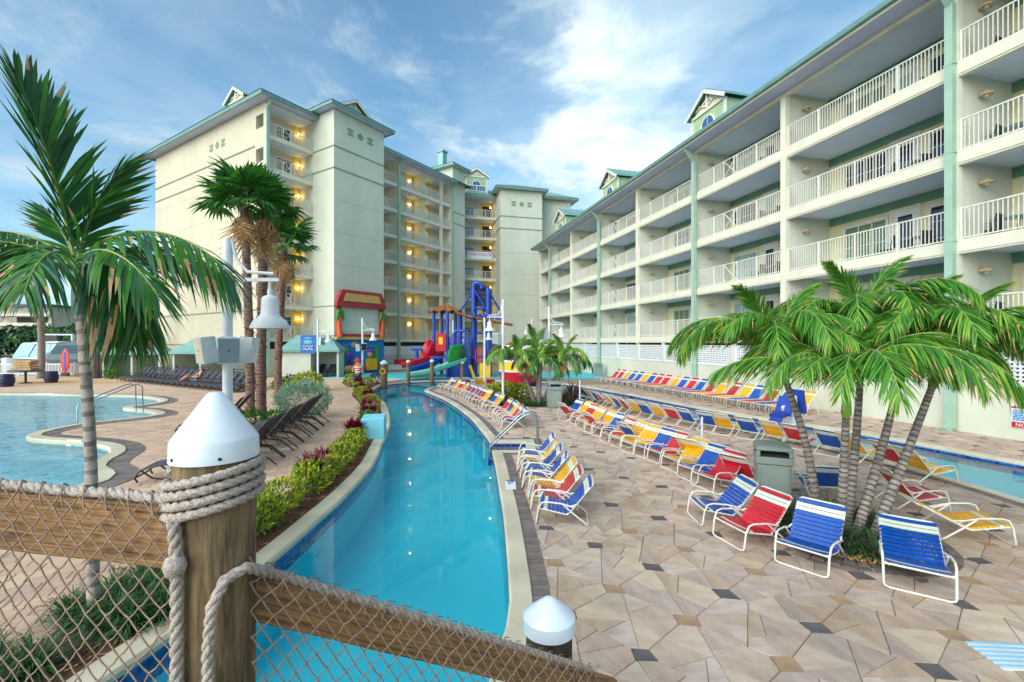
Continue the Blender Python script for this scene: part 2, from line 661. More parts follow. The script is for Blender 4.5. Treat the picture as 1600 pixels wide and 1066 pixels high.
deck = MB()
deck.sheet([(-60, -8), (60, -8), (60, 75), (-41, 75), (-41, 50), (-31, 41), (-60, 41)], -0.014,
           holes=[[(p.x, max(p.y, -7.99)) for p in cop_out], [(max(p.x, -59.9), p.y) for p in pool_c]])
deck.ribbon([V((-60, 41, -.014)), V((-31, 41, -.014)), V((-41, 50, -.014)), V((-41, 75, -.014))], [V((-60, 41, -.7)), V((-31, 41, -.7)), V((-41, 50, -.7)), V((-41, 75, -.7))])
deck.build('pool_deck', M_deckbase, kind='structure')
isl = MB()
isl.sheet([(p.x, p.y) for p in cop_isl], -0.014)
isl.build('plaza', M_deckbase, kind='structure')


def v3(poly, z):
    return [V((p.x, p.y, z)) for p in poly]


def coping(name, inner, outer, mat, z1=0.018, z0=-0.35, lip=0.03):
    # rounded nose towards the water, joints every 1.2 m
    m = MB()
    n = len(inner)
    ins = [inner[i] + (outer[i] - inner[i]).normalized() * lip for i in range(n)]
    m.ribbon(v3(ins, z1), v3(outer, z1))
    m.ribbon(v3(inner, z1 - 0.03), v3(ins, z1))
    m.ribbon(v3(inner, -0.06), v3(inner, z1 - 0.03))
    m.ribbon(v3(outer, z1), v3(outer, z0))
    return m.build(name, mat, kind='structure')


coping('river_coping', outer_raw, cop_out, M_coping)
coping('plaza_coping', island_raw, cop_isl, M_coping)
coping('pool_coping', POOL, pool_c, M_coping, z1=0.03)


def band(inner, outer, w, z, mat, gap=0.012, name='border_paver', maxn=None):
    # border pavers cut across the band, one small slab each
    m = MB()
    acc = 0
    i = 0
    n = len(inner)
    while i < n - 1:
        L = (inner[i + 1] - inner[i]).length
        q = max(1, int(round(L / w)))
        for k2 in range(q):
            t0, t1 = k2 / q, (k2 + 1) / q
            g = gap / max(L, 1e-3) * 0.5
            a0 = inner[i].lerp(inner[i + 1], t0 + g)
            a1 = inner[i].lerp(inner[i + 1], t1 - g)
            b0 = outer[i].lerp(outer[i + 1], t0 + g)
            b1 = outer[i].lerp(outer[i + 1], t1 - g)
            zz = z + U(-0.0015, 0.0015)
            mid0, mid1 = a0.lerp(b0, 0.5), a1.lerp(b1, 0.5)
            vs = [(a0.x, a0.y, zz), (a1.x, a1.y, zz), (b1.x, b1.y, zz), (b0.x, b0.y, zz)]
            vs += [(p[0], p[1], -0.014) for p in vs[:4]]
            m.add(vs, [(0, 1, 2, 3), (0, 4, 5, 1), (1, 5, 6, 2), (2, 6, 7, 3), (3, 7, 4, 0)], random.randint(0, 1))
        i += 1
    return m


M_band2 = pm('band_grey_paver_dark', (118, 106, 100), (96, 88, 84), 3.5, 0.85, bump=0.2, bscale=20)
i0 = 0
for i0, p in enumerate(island_raw):
    pass
band(cop_isl, band_isl, 0.105, 0.004, M_greyband).build('border_pavers', [M_greyband, M_band2], kind='stuff')
band(pool_c, pool_b, 0.2, 0.003, M_greyband).build('pool_border_pavers', [M_greyband, M_band2], kind='stuff')


# shells: tile band, wall, floor
def shell(name, loops, depth, tile, wall, tz=-0.30):
    m = MB()
    for lp in loops:
        m.ribbon(v3(lp, -0.06), v3(lp, tz), 0)
        m.ribbon(v3(lp, tz), v3(lp, -depth), 1)
    m.sheet([(p.x, p.y) for p in loops[0]], -depth, 1, holes=[[(p.x, p.y) for p in l] for l in loops[1:]])
    return m.build(name, [tile, wall], kind='structure')


shell('river_basin', [outer_raw, [V((p.x, max(p.y, -5.99))) for p in island_raw]], 1.05, M_tile, M_shell)
shell('pool_basin', [POOL], 0.9, M_tile2, M_shell2, -0.2)
# ledge inside the big pool that follows the near lobe
m = MB()
led_o = offset(POOL, -0.5, closed=False)
m.ribbon(v3(POOL, -0.42), v3(led_o, -0.42))
m.ribbon(v3(led_o, -0.42), v3(led_o, -0.9))
m.build('pool_ledge', M_shell2, kind='structure')
w = MB()
w.sheet([(p.x, p.y) for p in outer_raw], WATER_Z, holes=[[(p.x, max(p.y, -5.99)) for p in island_raw]])
w.build('river_water', water_mat('river_water', (0.52, 0.975, 1.0), 0.035, 1.2), kind='structure')
w = MB()
w.sheet([(p.x, p.y) for p in POOL], WATER_Z)
w.build('pool_water', water_mat('pool_water', (0.80, 0.985, 1.0), 0.9, 2.2), kind='structure')
w = MB()
w.sheet([(-400, 41), (-31, 41), (-41, 50), (-41, 90), (-400, 90)], -0.55)
w.build('marina_water', water_mat('marina_water', (0.2, 0.3, 0.32), 0.4, 1.2, 0.05), kind='structure')
# entry steps in the notch
m = MB()
m.box(-0.62, 0.36, 11.87, 12.88, -0.40, -0.30)
m.box(-0.30, 0.37, 11.865, 12.885, -0.30, -0.20)
m.box(0.02, 0.372, 11.86, 12.89, -0.20, -0.13)
m.build('river_steps', M_tile, kind='structure')
# depth-marker tiles set in the coping
M_mark = pm('marker_white', (232, 234, 232), (220, 222, 220), 4, 0.4)
M_ink = pm('marker_black', (30, 32, 36), (22, 24, 28), 4, 0.5)
M_bluetxt = pm('blue_print', (40, 70, 160), (30, 60, 140), 4, 0.5)
M_redtxt = pm('red_print', (196, 34, 44), (180, 26, 36), 4, 0.5)


def text_mesh(body, size, mat, name='lettering', extrude=0.0006, align='CENTER'):
    cu = bpy.data.curves.new('txt', 'FONT')
    cu.body = body
    cu.size = size
    cu.extrude = extrude
    cu.align_x = align
    cu.align_y = 'CENTER'
    cu.resolution_u = 2
    to = bpy.data.objects.new('txt', cu)
    col.objects.link(to)
    dg = bpy.context.evaluated_depsgraph_get()
    me = bpy.data.meshes.new_from_object(to.evaluated_get(dg))
    me.name = name
    me.materials.clear()
    me.materials.append(mat)
    bpy.data.objects.remove(to)
    bpy.data.curves.remove(cu)
    return me


def marker(x, y, rz, text, size, label, z=0.019, tilt=0.0, w=0.3, h=0.15):
    t = thing('depth_marker', label, 'pool marker', (x, y, z), rz)
    M = Matrix.Rotation(tilt, 4, 'X')
    MB().box(-w / 2, w / 2, -h / 2, h / 2, -0.004, 0.003, 0, M).build('tile', M_mark, t)
    me = text_mesh(text, size, M_ink)
    obj('lettering', me, t, M=M @ Matrix.Translation((0, 0, 0.0045)))
    return t


t = marker(-0.03, 9.02, R(-88), 'NO\nDIVING', 0.055, 'white NO DIVING tile with round symbol in the river coping beside the near chairs', w=0.5, h=0.2)
t.children[1].location.x = 0.12
m = MB()
m.tube([(-.13 + .07 * math.cos(q * .349), .07 * math.sin(q * .349), .004) for q in range(18)], .008, 5, closed=True)
m.bar((-.18, -.05, .005), (-.08, .05, .005), .014, .006)
m.build('symbol', M_bluetxt, t)
marker(-0.75, 14.15, R(-78), '4 FT', 0.12, 'white 4 FT tile in the coping just past the entry steps', w=0.3, h=0.17)
marker(-12.35, 12.82, R(-12), '3 FT', 0.13, 'white 3 FT tile on the near lobe of the big pool', z=-0.02, tilt=R(75), w=0.5, h=0.16)
marker(-25.6, 24.9, R(3), '3 FT', 0.16, 'white 3 FT tile on the far edge of the big pool', z=-0.03, tilt=R(75), w=0.9, h=0.16)
marker(-7.0, 32.95, R(35), '4 FT', 0.16, 'white 4 FT tile on the far bend of the river', z=-0.03, tilt=R(75), w=0.6, h=0.16)
marker(6.45, 24.4, R(-68), '4 FT', 0.14, 'white 4 FT tile on the far coping of the second channel', z=-0.02, tilt=0, w=0.45, h=0.2)

# ---------------------------------------------------------------- irregular pavers of the plaza
PV = [pm('paver_' + str(i), a, b, 2.6, 0.82, bump=0.18, bscale=24, stretch=st, rot=(0, 0, rz), lo=0.3, hi=0.7, vary=0.05, stain=.12)
      for i, (a, b, st, rz) in enumerate([
          ((214, 194, 172), (188, 165, 146), (1, 2.6, 1), 0.4), ((206, 182, 162), (180, 154, 137), (2.6, 1, 1), 0.2),
          ((218, 198, 172), (196, 172, 146), (1, 2.2, 1), 1.2), ((200, 178, 162), (170, 149, 137), (2.4, 1, 1), 0.9),
          ((214, 194, 179), (182, 160, 148), (1, 3, 1), 2.1), ((203, 176, 151), (178, 152, 129), (2.2, 1, 1), 1.6)])]
PV_small = pm('paver_tan', (176, 146, 112), (150, 124, 96), 5, 0.85, bump=0.2, bscale=24, vary=0.06)
PV_dark = pm('paver_charcoal', (104, 98, 96), (82, 78, 78), 6, 0.85, bump=0.2, bscale=24, vary=0.06)
PVALL = PV + [PV_small, PV_dark]
A0 = V((1.175, 4.096))
E1, E2 = V((0.62, -0.603)), V((0.603, 0.495))


def jit(i, j, s, a=0.035):
    random.seed(i * 7919 + j * 104729 + s * 31)
    return V((U(-a, a), U(-a, a)))


def cells(i0, i1, j0, j1, A0=A0, E1=E1, E2=E2):
    r1, r2 = 0.165, 0.165
    for i in range(i0, i1):
        for j in range(j0, j1):
            def corner(ii, jj, d):        # square corners: 0 +E1, 1 +E2, 2 -E1, 3 -E2
                c = A0 + E1 * ii + E2 * jj
                return c + (E1 * r1, E2 * r2, -E1 * r1, -E2 * r2)[d] + jit(ii, jj, d, 0.022)
            yield [corner(i, j, d) for d in (0, 1, 2, 3)], (7 if (j % 2 == 0) else 6)
            # octagon among (i,j) (i+1,j) (i+1,j+1) (i,j+1)
            o = [corner(i, j, 0), corner(i + 1, j, 2), corner(i + 1, j, 1), corner(i + 1, j + 1, 3),
                 corner(i + 1, j + 1, 2), corner(i, j + 1, 0), corner(i, j + 1, 3), corner(i, j, 1)]
            random.seed(i * 31337 + j * 1009 + 5)
            for hh in chop(o, U(0.08, 0.14)):
                yield hh, random.randint(0, 5)


def area2(p):
    return abs(sum(p[q].x * p[(q + 1) % len(p)].y - p[q].y * p[(q + 1) % len(p)].x for q in range(len(p)))) / 2


def chop(poly, amax):
    if area2(poly) < amax:
        return [poly]
    n = len(poly)
    best = max(((poly[a] - poly[b]).length, a, b) for a in range(n) for b in range(a))
    ax = (poly[best[1]] - poly[best[2]]).normalized()
    tw = U(-0.45, 0.45)
    ax = V((ax.x * math.cos(tw) - ax.y * math.sin(tw), ax.x * math.sin(tw) + ax.y * math.cos(tw)))
    c = sum(poly, V((0, 0))) / n + V((U(-.05, .05), U(-.05, .05)))
    A, Bp = [], []
    for q in range(n):
        p, r2 = poly[q], poly[(q + 1) % n]
        dp, dr = (p - c).dot(ax), (r2 - c).dot(ax)
        (A if dp >= 0 else Bp).append(p)
        if dp * dr < 0:
            x = p.lerp(r2, dp / (dp - dr))
            A.append(x)
            Bp.append(x)
    if min(len(A), len(Bp)) < 3:
        return [poly]
    return chop(A, amax) + chop(Bp, amax)


def clip_to(poly, region, segs):
    c = sum(poly, V((0, 0))) / len(poly)
    best, bd = None, 9
    for (a, b) in segs(c):
        ab = b - a
        t = max(0, min(1, (c - a).dot(ab) / max(ab.length_squared, 1e-9)))
        d = (a + ab * t - c).length
        if d < bd:
            bd, best = d, (a, b)
    if best is None or bd > 0.75:
        return poly if inside(c, region) else None
    a, b = best
    nrm = V((-(b - a).y, (b - a).x)).normalized()
    mid = (a + b) / 2
    if not inside(mid + nrm * 0.05, region):
        nrm = -nrm
    out = []
    n = len(poly)
    for q in range(n):
        p, r = poly[q], poly[(q + 1) % n]
        dp, dr = (p - a).dot(nrm), (r - a).dot(nrm)
        if dp >= 0:
            out.append(p)
        if dp * dr < 0:
            out.append(p.lerp(r, dp / (dp - dr)))
    if len(out) < 3:
        return None
    c = sum(out, V((0, 0))) / len(out)
    return out if inside(c, region) else None


def seg_index(region, cell=2.0):
    grid = {}
    n = len(region)
    for q in range(n):
        a, b = region[q], region[(q + 1) % n]
        L = max(1, int((b - a).length / 0.8))
        for s in range(L + 1):
            p = a.lerp(b, s / L)
            for dx in (-1, 0, 1):
                for dy in (-1, 0, 1):
                    grid.setdefault((int(p.x // cell) + dx, int(p.y // cell) + dy), set()).add(q)
    return lambda c: [(region[q], region[(q + 1) % n]) for q in grid.get((int(c.x // cell), int(c.y // cell)), ())]


def paver(m, poly, mi, top=0.0, base=-0.014, gap=0.0032, ch=0.0045):
    if len(poly) < 3:
        return
    c = sum(poly, V((0, 0))) / len(poly)
    ar = sum(poly[q].x * poly[(q + 1) % len(poly)].y - poly[q].y * poly[(q + 1) % len(poly)].x for q in range(len(poly)))
    if ar < 0:
        poly = poly[::-1]
    if abs(ar) < 0.01:
        return
    tz = top + U(-0.0015, 0.0015)

    def ins(d):
        return [p + (c - p).normalized() * min(d * 1.25, (c - p).length * 0.5) for p in poly]
    n = len(poly)
    o, t = ins(gap), ins(gap + ch)
    vs = [(p.x, p.y, base) for p in o] + [(p.x, p.y, tz) for p in t]
    fs = [tuple(range(n, 2 * n))] + [(q, (q + 1) % n, n + (q + 1) % n, n + q) for q in range(n)]
    m.add(vs, fs, mi)


plaza_region = [p.copy() for p in band_isl]
psegs = seg_index(plaza_region)
ring_c, ring_r = V((4.9, 6.6)), 1.18
allc = []
for poly, mi in cells(-34, 22, -10, 36):
    c = sum(poly, V((0, 0))) / len(poly)
    if c.y < -0.5 or c.y > 27 or (c - ring_c).length < ring_r - 0.05:
        continue
    q = clip_to(poly, plaza_region, psegs)
    if q:
        allc.append((q, mi))
random.seed(11)


def vis(c):
    if c.y < 3.5:
        return 99
    px, py = CX + c.x / c.y * F, CY + H / c.y * F
    return c.y if (780 < px < 1610 and py < 1075) else 50 + c.y


allc.sort(key=lambda t: vis(sum(t[0], V((0, 0))) / len(t[0])))
plaza_o = bpy.data.objects['plaza']
for poly, mi in allc[:300]:
    c = sum(poly, V((0, 0))) / len(poly)
    m = MB()
    paver(m, [p - c for p in poly], 0)
    if m.v:
        m.build('paver', PVALL[mi], plaza_o, loc=(c.x, c.y, 0))
m = MB()
for poly, mi in allc[300:]:
    paver(m, poly, mi)
m.build('distant_pavers', PVALL, plaza_o, kind='stuff')

# strip between the second channel and the building: the same stone, joined
strip_region = [V((p.x, p.y)) for p in offset(outer_raw, 0.30, closed=False) if p.x > 4 and p.y < 31]
far_edge = [V((17.9, -4)), V((14.2, 14.5)), V((10.0, 31))][::-1]
strip_poly = strip_region + [V((17.9, strip_region[-1].y)), V((17.9, 0)), V((14.15, 14.5)), V((9.9, 31))]
ssegs = seg_index(strip_poly)
m = MB()
for poly, mi in cells(-34, 24, -6, 60):
    c = sum(poly, V((0, 0))) / len(poly)
    if c.x < 3 or c.x > 18 or c.y < 2 or c.y > 30.5:
        continue
    q = clip_to(poly, strip_poly, ssegs)
    if q:
        paver(m, q, mi)
m.build('wall_side_pavers', PVALL, kind='stuff')

# left deck: small rectangular pavers, pinkish
LP = [pm('pink_paver_' + str(i), a, b, 3, 0.85, bump=0.15, bscale=24, stain=.08) for i, (a, b) in enumerate([
    ((216, 182, 152), (196, 160, 132)), ((208, 176, 150), (186, 154, 130)), ((222, 192, 160), (204, 172, 142)), ((198, 168, 146), (178, 150, 130))])]
bed_out = offset(outer_raw, 1.12, closed=False)
near_left = [p for p in bed_out if p.y < 31 and p.x < -3]
deckL = [V((p.x, p.y)) for p in near_left if p.y > 0.0]
poolR = [p for p in offset(POOL, 0.72, closed=False)]
bed_poly = deckL + [V((-9.6, 31)), V((-60, 31)), V((-60, 0))]
pool_poly = poolR
bsegs, posegs = seg_index(bed_poly), seg_index(pool_poly)
m = MB()
ang = R(24)
ca, sa = math.cos(ang), math.sin(ang)
sx, sy = 0.40, 0.20
for iy in range(-140, 200):
    for ix in range(-90, 60):
        cx = ix * sx + (iy % 2) * sx * 0.5
        cy = iy * sy
        c = V((ca * cx - sa * cy - 8, sa * cx + ca * cy + 10))
        if c.y < 0.3 or c.y > 30.8 or c.x > -3.4 or c.x < -22 or c.y < -c.x * 0.55:
            continue
        if not inside(c, bed_poly) or inside(c, pool_poly):
            continue
        if any((p - c).length < 0.25 for ab in bsegs(c) for p in ab) or any((p - c).length < 0.25 for ab in posegs(c) for p in ab):
            pass
        ln, wd = sx / 2, sy / 2
        poly = [c + V((ca * a - sa * b, sa * a + ca * b)) for a, b in ((-ln, -wd), (ln, -wd), (ln, wd), (-ln, wd))]
        if all(inside(p, bed_poly) and not inside(p, pool_poly) for p in poly):
            paver(m, poly, random.choice((0, 0, 1, 1, 2, 3)), gap=0.004, ch=0.004)
m.build('deck_pavers', LP, kind='stuff')
M_deckpink = pm('deck_pink_far', (210, 180, 152), (190, 160, 134), 2.5, 0.85, bump=0.1, bscale=20)
m = MB()
m.sheet([(p.x, p.y) for p in offset(bed_poly, 0.0)][::1], -0.010, holes=[[(max(p.x, -59.9), p.y) for p in offset(POOL, 0.70, closed=False)]])
m.build('deck_bedding', M_deckpink, kind='structure')
m = MB()
m.sheet([(-9.6, 31), (-60, 31), (-60, 40.9), (-20, 40.9), (-8, 40), (-8.8, 33.5)], -0.008)
m.build('far_deck', M_deckpink, kind='structure')
M_splash = pm('splash_pad_teal', (70, 190, 200), (60, 176, 188), 0.8, 0.6)
m = MB()
m.prism([(-16.6, 36.6), (-9.0, 35.6), (8, 35.6), (8, 44), (-14.5, 41.5)], -0.004, 0.05)
m.build('splash_pad', M_splash, kind='structure')
# planting beds
m = MB()
inner_b = [p for p in cop_out if p.y < 33 and p.x < -3]
outer_b = bed_out[:len(inner_b)]
m.ribbon(v3(inner_b, 0.012), v3(outer_b, 0.012))
m.ribbon(v3(outer_b, 0.012), v3(outer_b, -0.02))
m.build('mulch_bed', M_mulch, kind='structure')
m = MB()
random.seed(3)
for q in range(5200):
    i = random.randrange(0, len(inner_b) - 1)
    if inner_b[i].y < 2.5 or inner_b[i].y > 16:
        continue
    p = inner_b[i].lerp(inner_b[i + 1], U(0, 1)).lerp(outer_b[i], U(0.02, 0.98))
    a = U(0, 6.28)
    L, wd = U(0.015, 0.05), U(0.005, 0.014)
    d, n = V((math.cos(a), math.sin(a))) * L, V((-math.sin(a), math.cos(a))) * wd
    z = 0.013 + U(0, 0.012)
    m.add([(p.x - d.x - n.x, p.y - d.y - n.y, z), (p.x + d.x - n.x, p.y + d.y - n.y, z + U(0, .01)), (p.x + d.x + n.x, p.y + d.y + n.y, z + U(0, .012)),
           (p.x - d.x + n.x, p.y - d.y + n.y, z)], [(0, 1, 2, 3)], random.randint(0, 2))
m.build('mulch_chips', [pm('chip_a', (150, 98, 58), None, 9, 0.9), pm('chip_b', (96, 62, 40), None, 9, 0.9), pm('chip_c', (186, 134, 84), None, 9, 0.9)], kind='stuff')
# oval ring bed of the palm cluster
m = MB()
n = 44
for q in range(n):
    a0, a1 = 2 * math.pi * q / n, 2 * math.pi * (q + 1) / n
    for r0, r1 in ((0.93, 1.055), (1.06, 1.18)):
        g = 0.006
        pts = [V((math.cos(a) * r, math.sin(a) * r)) + ring_c for a, r in ((a0 + g, r0), (a1 - g, r0), (a1 - g, r1), (a0 + g, r1))]
        paver(m, pts, random.randint(0, 1), top=0.014, gap=0.003, ch=0.005)
m.build('ring_border', [M_greyband, M_band2], kind='structure')
m = MB()
m.sheet([(ring_c.x + 0.94 * math.cos(a * 0.2244), ring_c.y + 0.94 * math.sin(a * 0.2244)) for a in range(28)], 0.006)
m.build('ring_bed_soil', M_mulch, kind='structure')
m = MB()
ico = [V(p) for p in ((1, 0, 0), (-1, 0, 0), (0, 1, 0), (0, -1, 0), (0, 0, .7), (0, 0, -.7))]
icof = [(0, 2, 4), (2, 1, 4), (1, 3, 4), (3, 0, 4), (2, 0, 5), (1, 2, 5), (3, 1, 5), (0, 3, 5)]
for q in range(3600):
    a, r = U(0, 6.283), 0.92 * math.sqrt(U(0.25, 1))
    s = U(0.011, 0.024)
    Mx = Matrix.Translation((ring_c.x + r * math.cos(a), ring_c.y + r * math.sin(a), 0.014 + U(0, .014))) @ Matrix.Rotation(U(0, 6), 4, (U(-1, 1), U(-1, 1), 1)) @ Matrix.Diagonal((s * U(.7, 1.3), s, s, 1))
    m.add([Mx @ p for p in ico], icof, random.randint(0, 2))
m.build('river_pebbles', [pm('pebble_a', (214, 172, 112), None, 9, 0.7), pm('pebble_b', (176, 122, 70), None, 9, 0.7), pm('pebble_c', (226, 200, 152), None, 9, 0.7)], kind='stuff')
# ---------------------------------------------------------------- buildings
LZ = 2.97
LH = 2.81


def railing_mesh(L, xpanels=(), post_every=1.6, mat=None):
    m = MB()
    z0, z1 = 0.06, 1.04
    m.box(0, L, -0.025, 0.025, z1 - 0.04, z1)
    m.box(0, L, -0.02, 0.02, z0, z0 + 0.035)
    npost = max(1, int(round(L / post_every)))
    for i in range(npost + 1):
        x = min(max(0.03, i * L / npost), L - 0.03)
        m.box(x - 0.028, x + 0.028, -0.027, 0.027, 0.0, z1 + 0.004)
    n = int(L / 0.115)
    for i in range(1, n):
        x = i * L / n
        if any(a < x < b for a, b in xpanels):
            continue
        m.box(x - 0.011, x + 0.011, -0.011, 0.011, z0 + 0.02, z1 - 0.02)
    for a, b in xpanels:
        m.bar((a, 0, z0), (b, 0, z1 - 0.02), 0.03, 0.045, up=(0, 1, 0))
        m.bar((a, 0.003, z1 - 0.02), (b, 0.003, z0), 0.03, 0.045, up=(0, 1, 0))
        for x in (a, b):
            m.box(x - 0.025, x + 0.025, -0.026, 0.026, 0, z1 + 0.003)
    return m.mesh('railing', M_frame)


def window_meshes(w, h, nx, ny, glass):
    f = MB()
    t = 0.11
    f.box(-w / 2 - t, w / 2 + t, 0.0, 0.07, -0.02, t * 0.9)
    f.box(-w / 2 - t, w / 2 + t, 0.0, 0.075, h - t * 0.9, h + 0.05)
    f.box(-w / 2 - t, -w / 2, 0.0, 0.068, t * 0.9, h - t * 0.9)
    f.box(w / 2, w / 2 + t, 0.0, 0.068, t * 0.9, h - t * 0.9)
    for i in range(1, nx):
        x = -w / 2 + w * i / nx
        f.box(x - 0.018, x + 0.018, 0.012, 0.05, t * 0.9, h - t * 0.9)
    for j in range(1, ny):
        z = h * j / ny
        f.box(-w / 2, w / 2, 0.013, 0.045, z - 0.012, z + 0.012)
    p = MB()
    p.box(-w / 2, w / 2, 0.006, 0.02, t * 0.9, h - t * 0.9)
    return f.mesh('window', M_frame), p.mesh('pane', glass)


def door_meshes(glass):
    f = MB()
    w, h, t = 0.92, 2.12, 0.12
    f.box(-w / 2 - t, w / 2 + t, 0.0, 0.07, h, h + t)
    f.box(-w / 2 - t, -w / 2, 0.0, 0.07, 0, h)
    f.box(w / 2, w / 2 + t, 0.0, 0.07, 0, h)
    f.box(-w / 2, w / 2, 0.008, 0.045, 0, 0.55)
    f.box(-w / 2, w / 2, 0.008, 0.045, h - 0.22, h)
    f.box(-w / 2, -0.27, 0.008, 0.045, 0.55, h - 0.22)
    f.box(0.27, w / 2, 0.008, 0.045, 0.55, h - 0.22)
    p = MB().box(-0.27, 0.27, 0.012, 0.03, 0.55, h - 0.22)
    k = MB().lathe([(0.0, 0), (0.03, 0.0), (0.035, 0.03), (0.0, 0.05)], 8, Matrix.Translation((0.38, 0.046, 1.0)) @ Matrix.Rotation(R(-90), 4, 'X'))
    return f.mesh('door', M_frame), p.mesh('pane', glass), k.mesh('door_handle', M_steel)


WIN = {}
for nm, (w, h, nx, ny, gl) in dict(big_dark=(1.75, 1.95, 4, 3, M_glass), big_green=(1.75, 1.95, 3, 2, M_glassg), big_pale=(1.75, 1.95, 3, 2, M_glassw),
                                   mid_blue=(1.35, 1.2, 3, 3, M_glassb), mid_dark=(1.35, 1.2, 3, 3, M_glass)).items():
    WIN[nm] = window_meshes(w, h, nx, ny, gl)
DOORM = {'dark': door_meshes(M_glass), 'pale': door_meshes(M_glassw)}


def put_window(root, kind, x, y, z, rz=0.0):
    f, p = WIN[kind]
    o = obj('window', f, root, loc=(x, y, z), rot=(0, 0, rz))
    obj('pane', p, o)
    return o


def put_door(root, kind, x, y, z, rz=0.0):
    f, p, k2 = DOORM[kind]
    o = obj('door', f, root, loc=(x, y, z), rot=(0, 0, rz))
    obj('pane', p, o)
    obj('door_handle', k2, o)
    return o


def shell_lamp_mesh():
    m = MB()
    m.lathe([(0.0, 0.05), (0.05, 0.045), (0.07, 0.02), (0.05, 0.0), (0.0, 0.0)], 10, Matrix.Rotation(R(90), 4, 'Y'))
    m.lathe([(0.19, -0.06), (0.2, -0.03), (0.13, 0.04), (0.05, 0.1), (0.0, 0.11)], 12, Matrix.Translation((0.2, 0, 0)))
    m.tube([(0.03, 0, 0), (0.12, 0, 0.14), (0.2, 0, 0.1)], 0.018, 6)
    m.lathe([(0.0, -0.14), (0.06, -0.12), (0.075, -0.06), (0.0, -0.05)], 8, Matrix.Translation((0.2, 0, 0)))
    return m.mesh('wall_lamp', M_lampshell, 50)


ME_LAMP = shell_lamp_mesh()


def hip_roof(m, x0, x1, y0, y1, z, over, rise, mi=0, fascia=1, soffit=2, th=0.28):
    # fascia box, soffit sheet, hipped top
    X0, X1, Y0, Y1 = x0 - over, x1 + over, y0 - over, y1 + over
    m.box(X0, X1, Y0, Y0 + 0.12, z, z + th, fascia)
    m.box(X0, X1, Y1 - 0.12, Y1, z, z + th, fascia)
    m.box(X0, X0 + 0.12, Y0 + 0.12, Y1 - 0.12, z, z + th, fascia)
    m.box(X1 - 0.12, X1, Y0 + 0.12, Y1 - 0.12, z, z + th, fascia)
    m.add([(X0 + .12, Y0 + .12, z + 0.05), (X1 - .12, Y0 + .12, z + 0.05), (X1 - .12, Y1 - .12, z + 0.05), (X0 + .12, Y1 - .12, z + 0.05)], [(0, 3, 2, 1)], soffit)
    W, D = X1 - X0, Y1 - Y0
    hh = min(W, D) / 2
    zt = z + th + rise
    g = 0.06
    b = [(X0 - g, Y0 - g, z + th), (X1 + g, Y0 - g, z + th), (X1 + g, Y1 + g, z + th), (X0 - g, Y1 + g, z + th)]
    if W >= D:
        r = [(X0 + hh, (Y0 + Y1) / 2, zt), (X1 - hh, (Y0 + Y1) / 2, zt)]
        fs = [(0, 1, 5, 4), (2, 3, 4, 5), (1, 2, 5), (3, 0, 4)]
    else:
        r = [((X0 + X1) / 2, Y0 + hh, zt), ((X0 + X1) / 2, Y1 - hh, zt)]
        fs = [(0, 1, 4), (1, 2, 5, 4), (2, 3, 5), (3, 0, 4, 5)]
    m.add(b + r, fs + [(3, 2, 1, 0)], mi)
    # standing seams on the slopes
    def seam(p, q):
        m.bar(V(p) + V((0, 0, .02)), V(q) + V((0, 0, .02)), 0.03, 0.05, mi)
    slope = rise / hh
    s = 0.55
    x = X0 + s
    while x < X1:
        for Ys, dY in ((Y0, 1), (Y1, -1)):
            run = min(hh if W >= D else D / 2, x - X0, X1 - x, D / 2)
            if run > 0.3:
                seam((x, Ys, z + th), (x, Ys + dY * run, z + th + slope * run))
        x += s
    y = Y0 + s
    while y < Y1:
        for Xs, dX in ((X0, 1), (X1, -1)):
            run = min(y - Y0, Y1 - y, W / 2)
            if run > 0.3:
                seam((Xs, y, z + th), (Xs + dX * run, y, z + th + slope * run))
        y += s


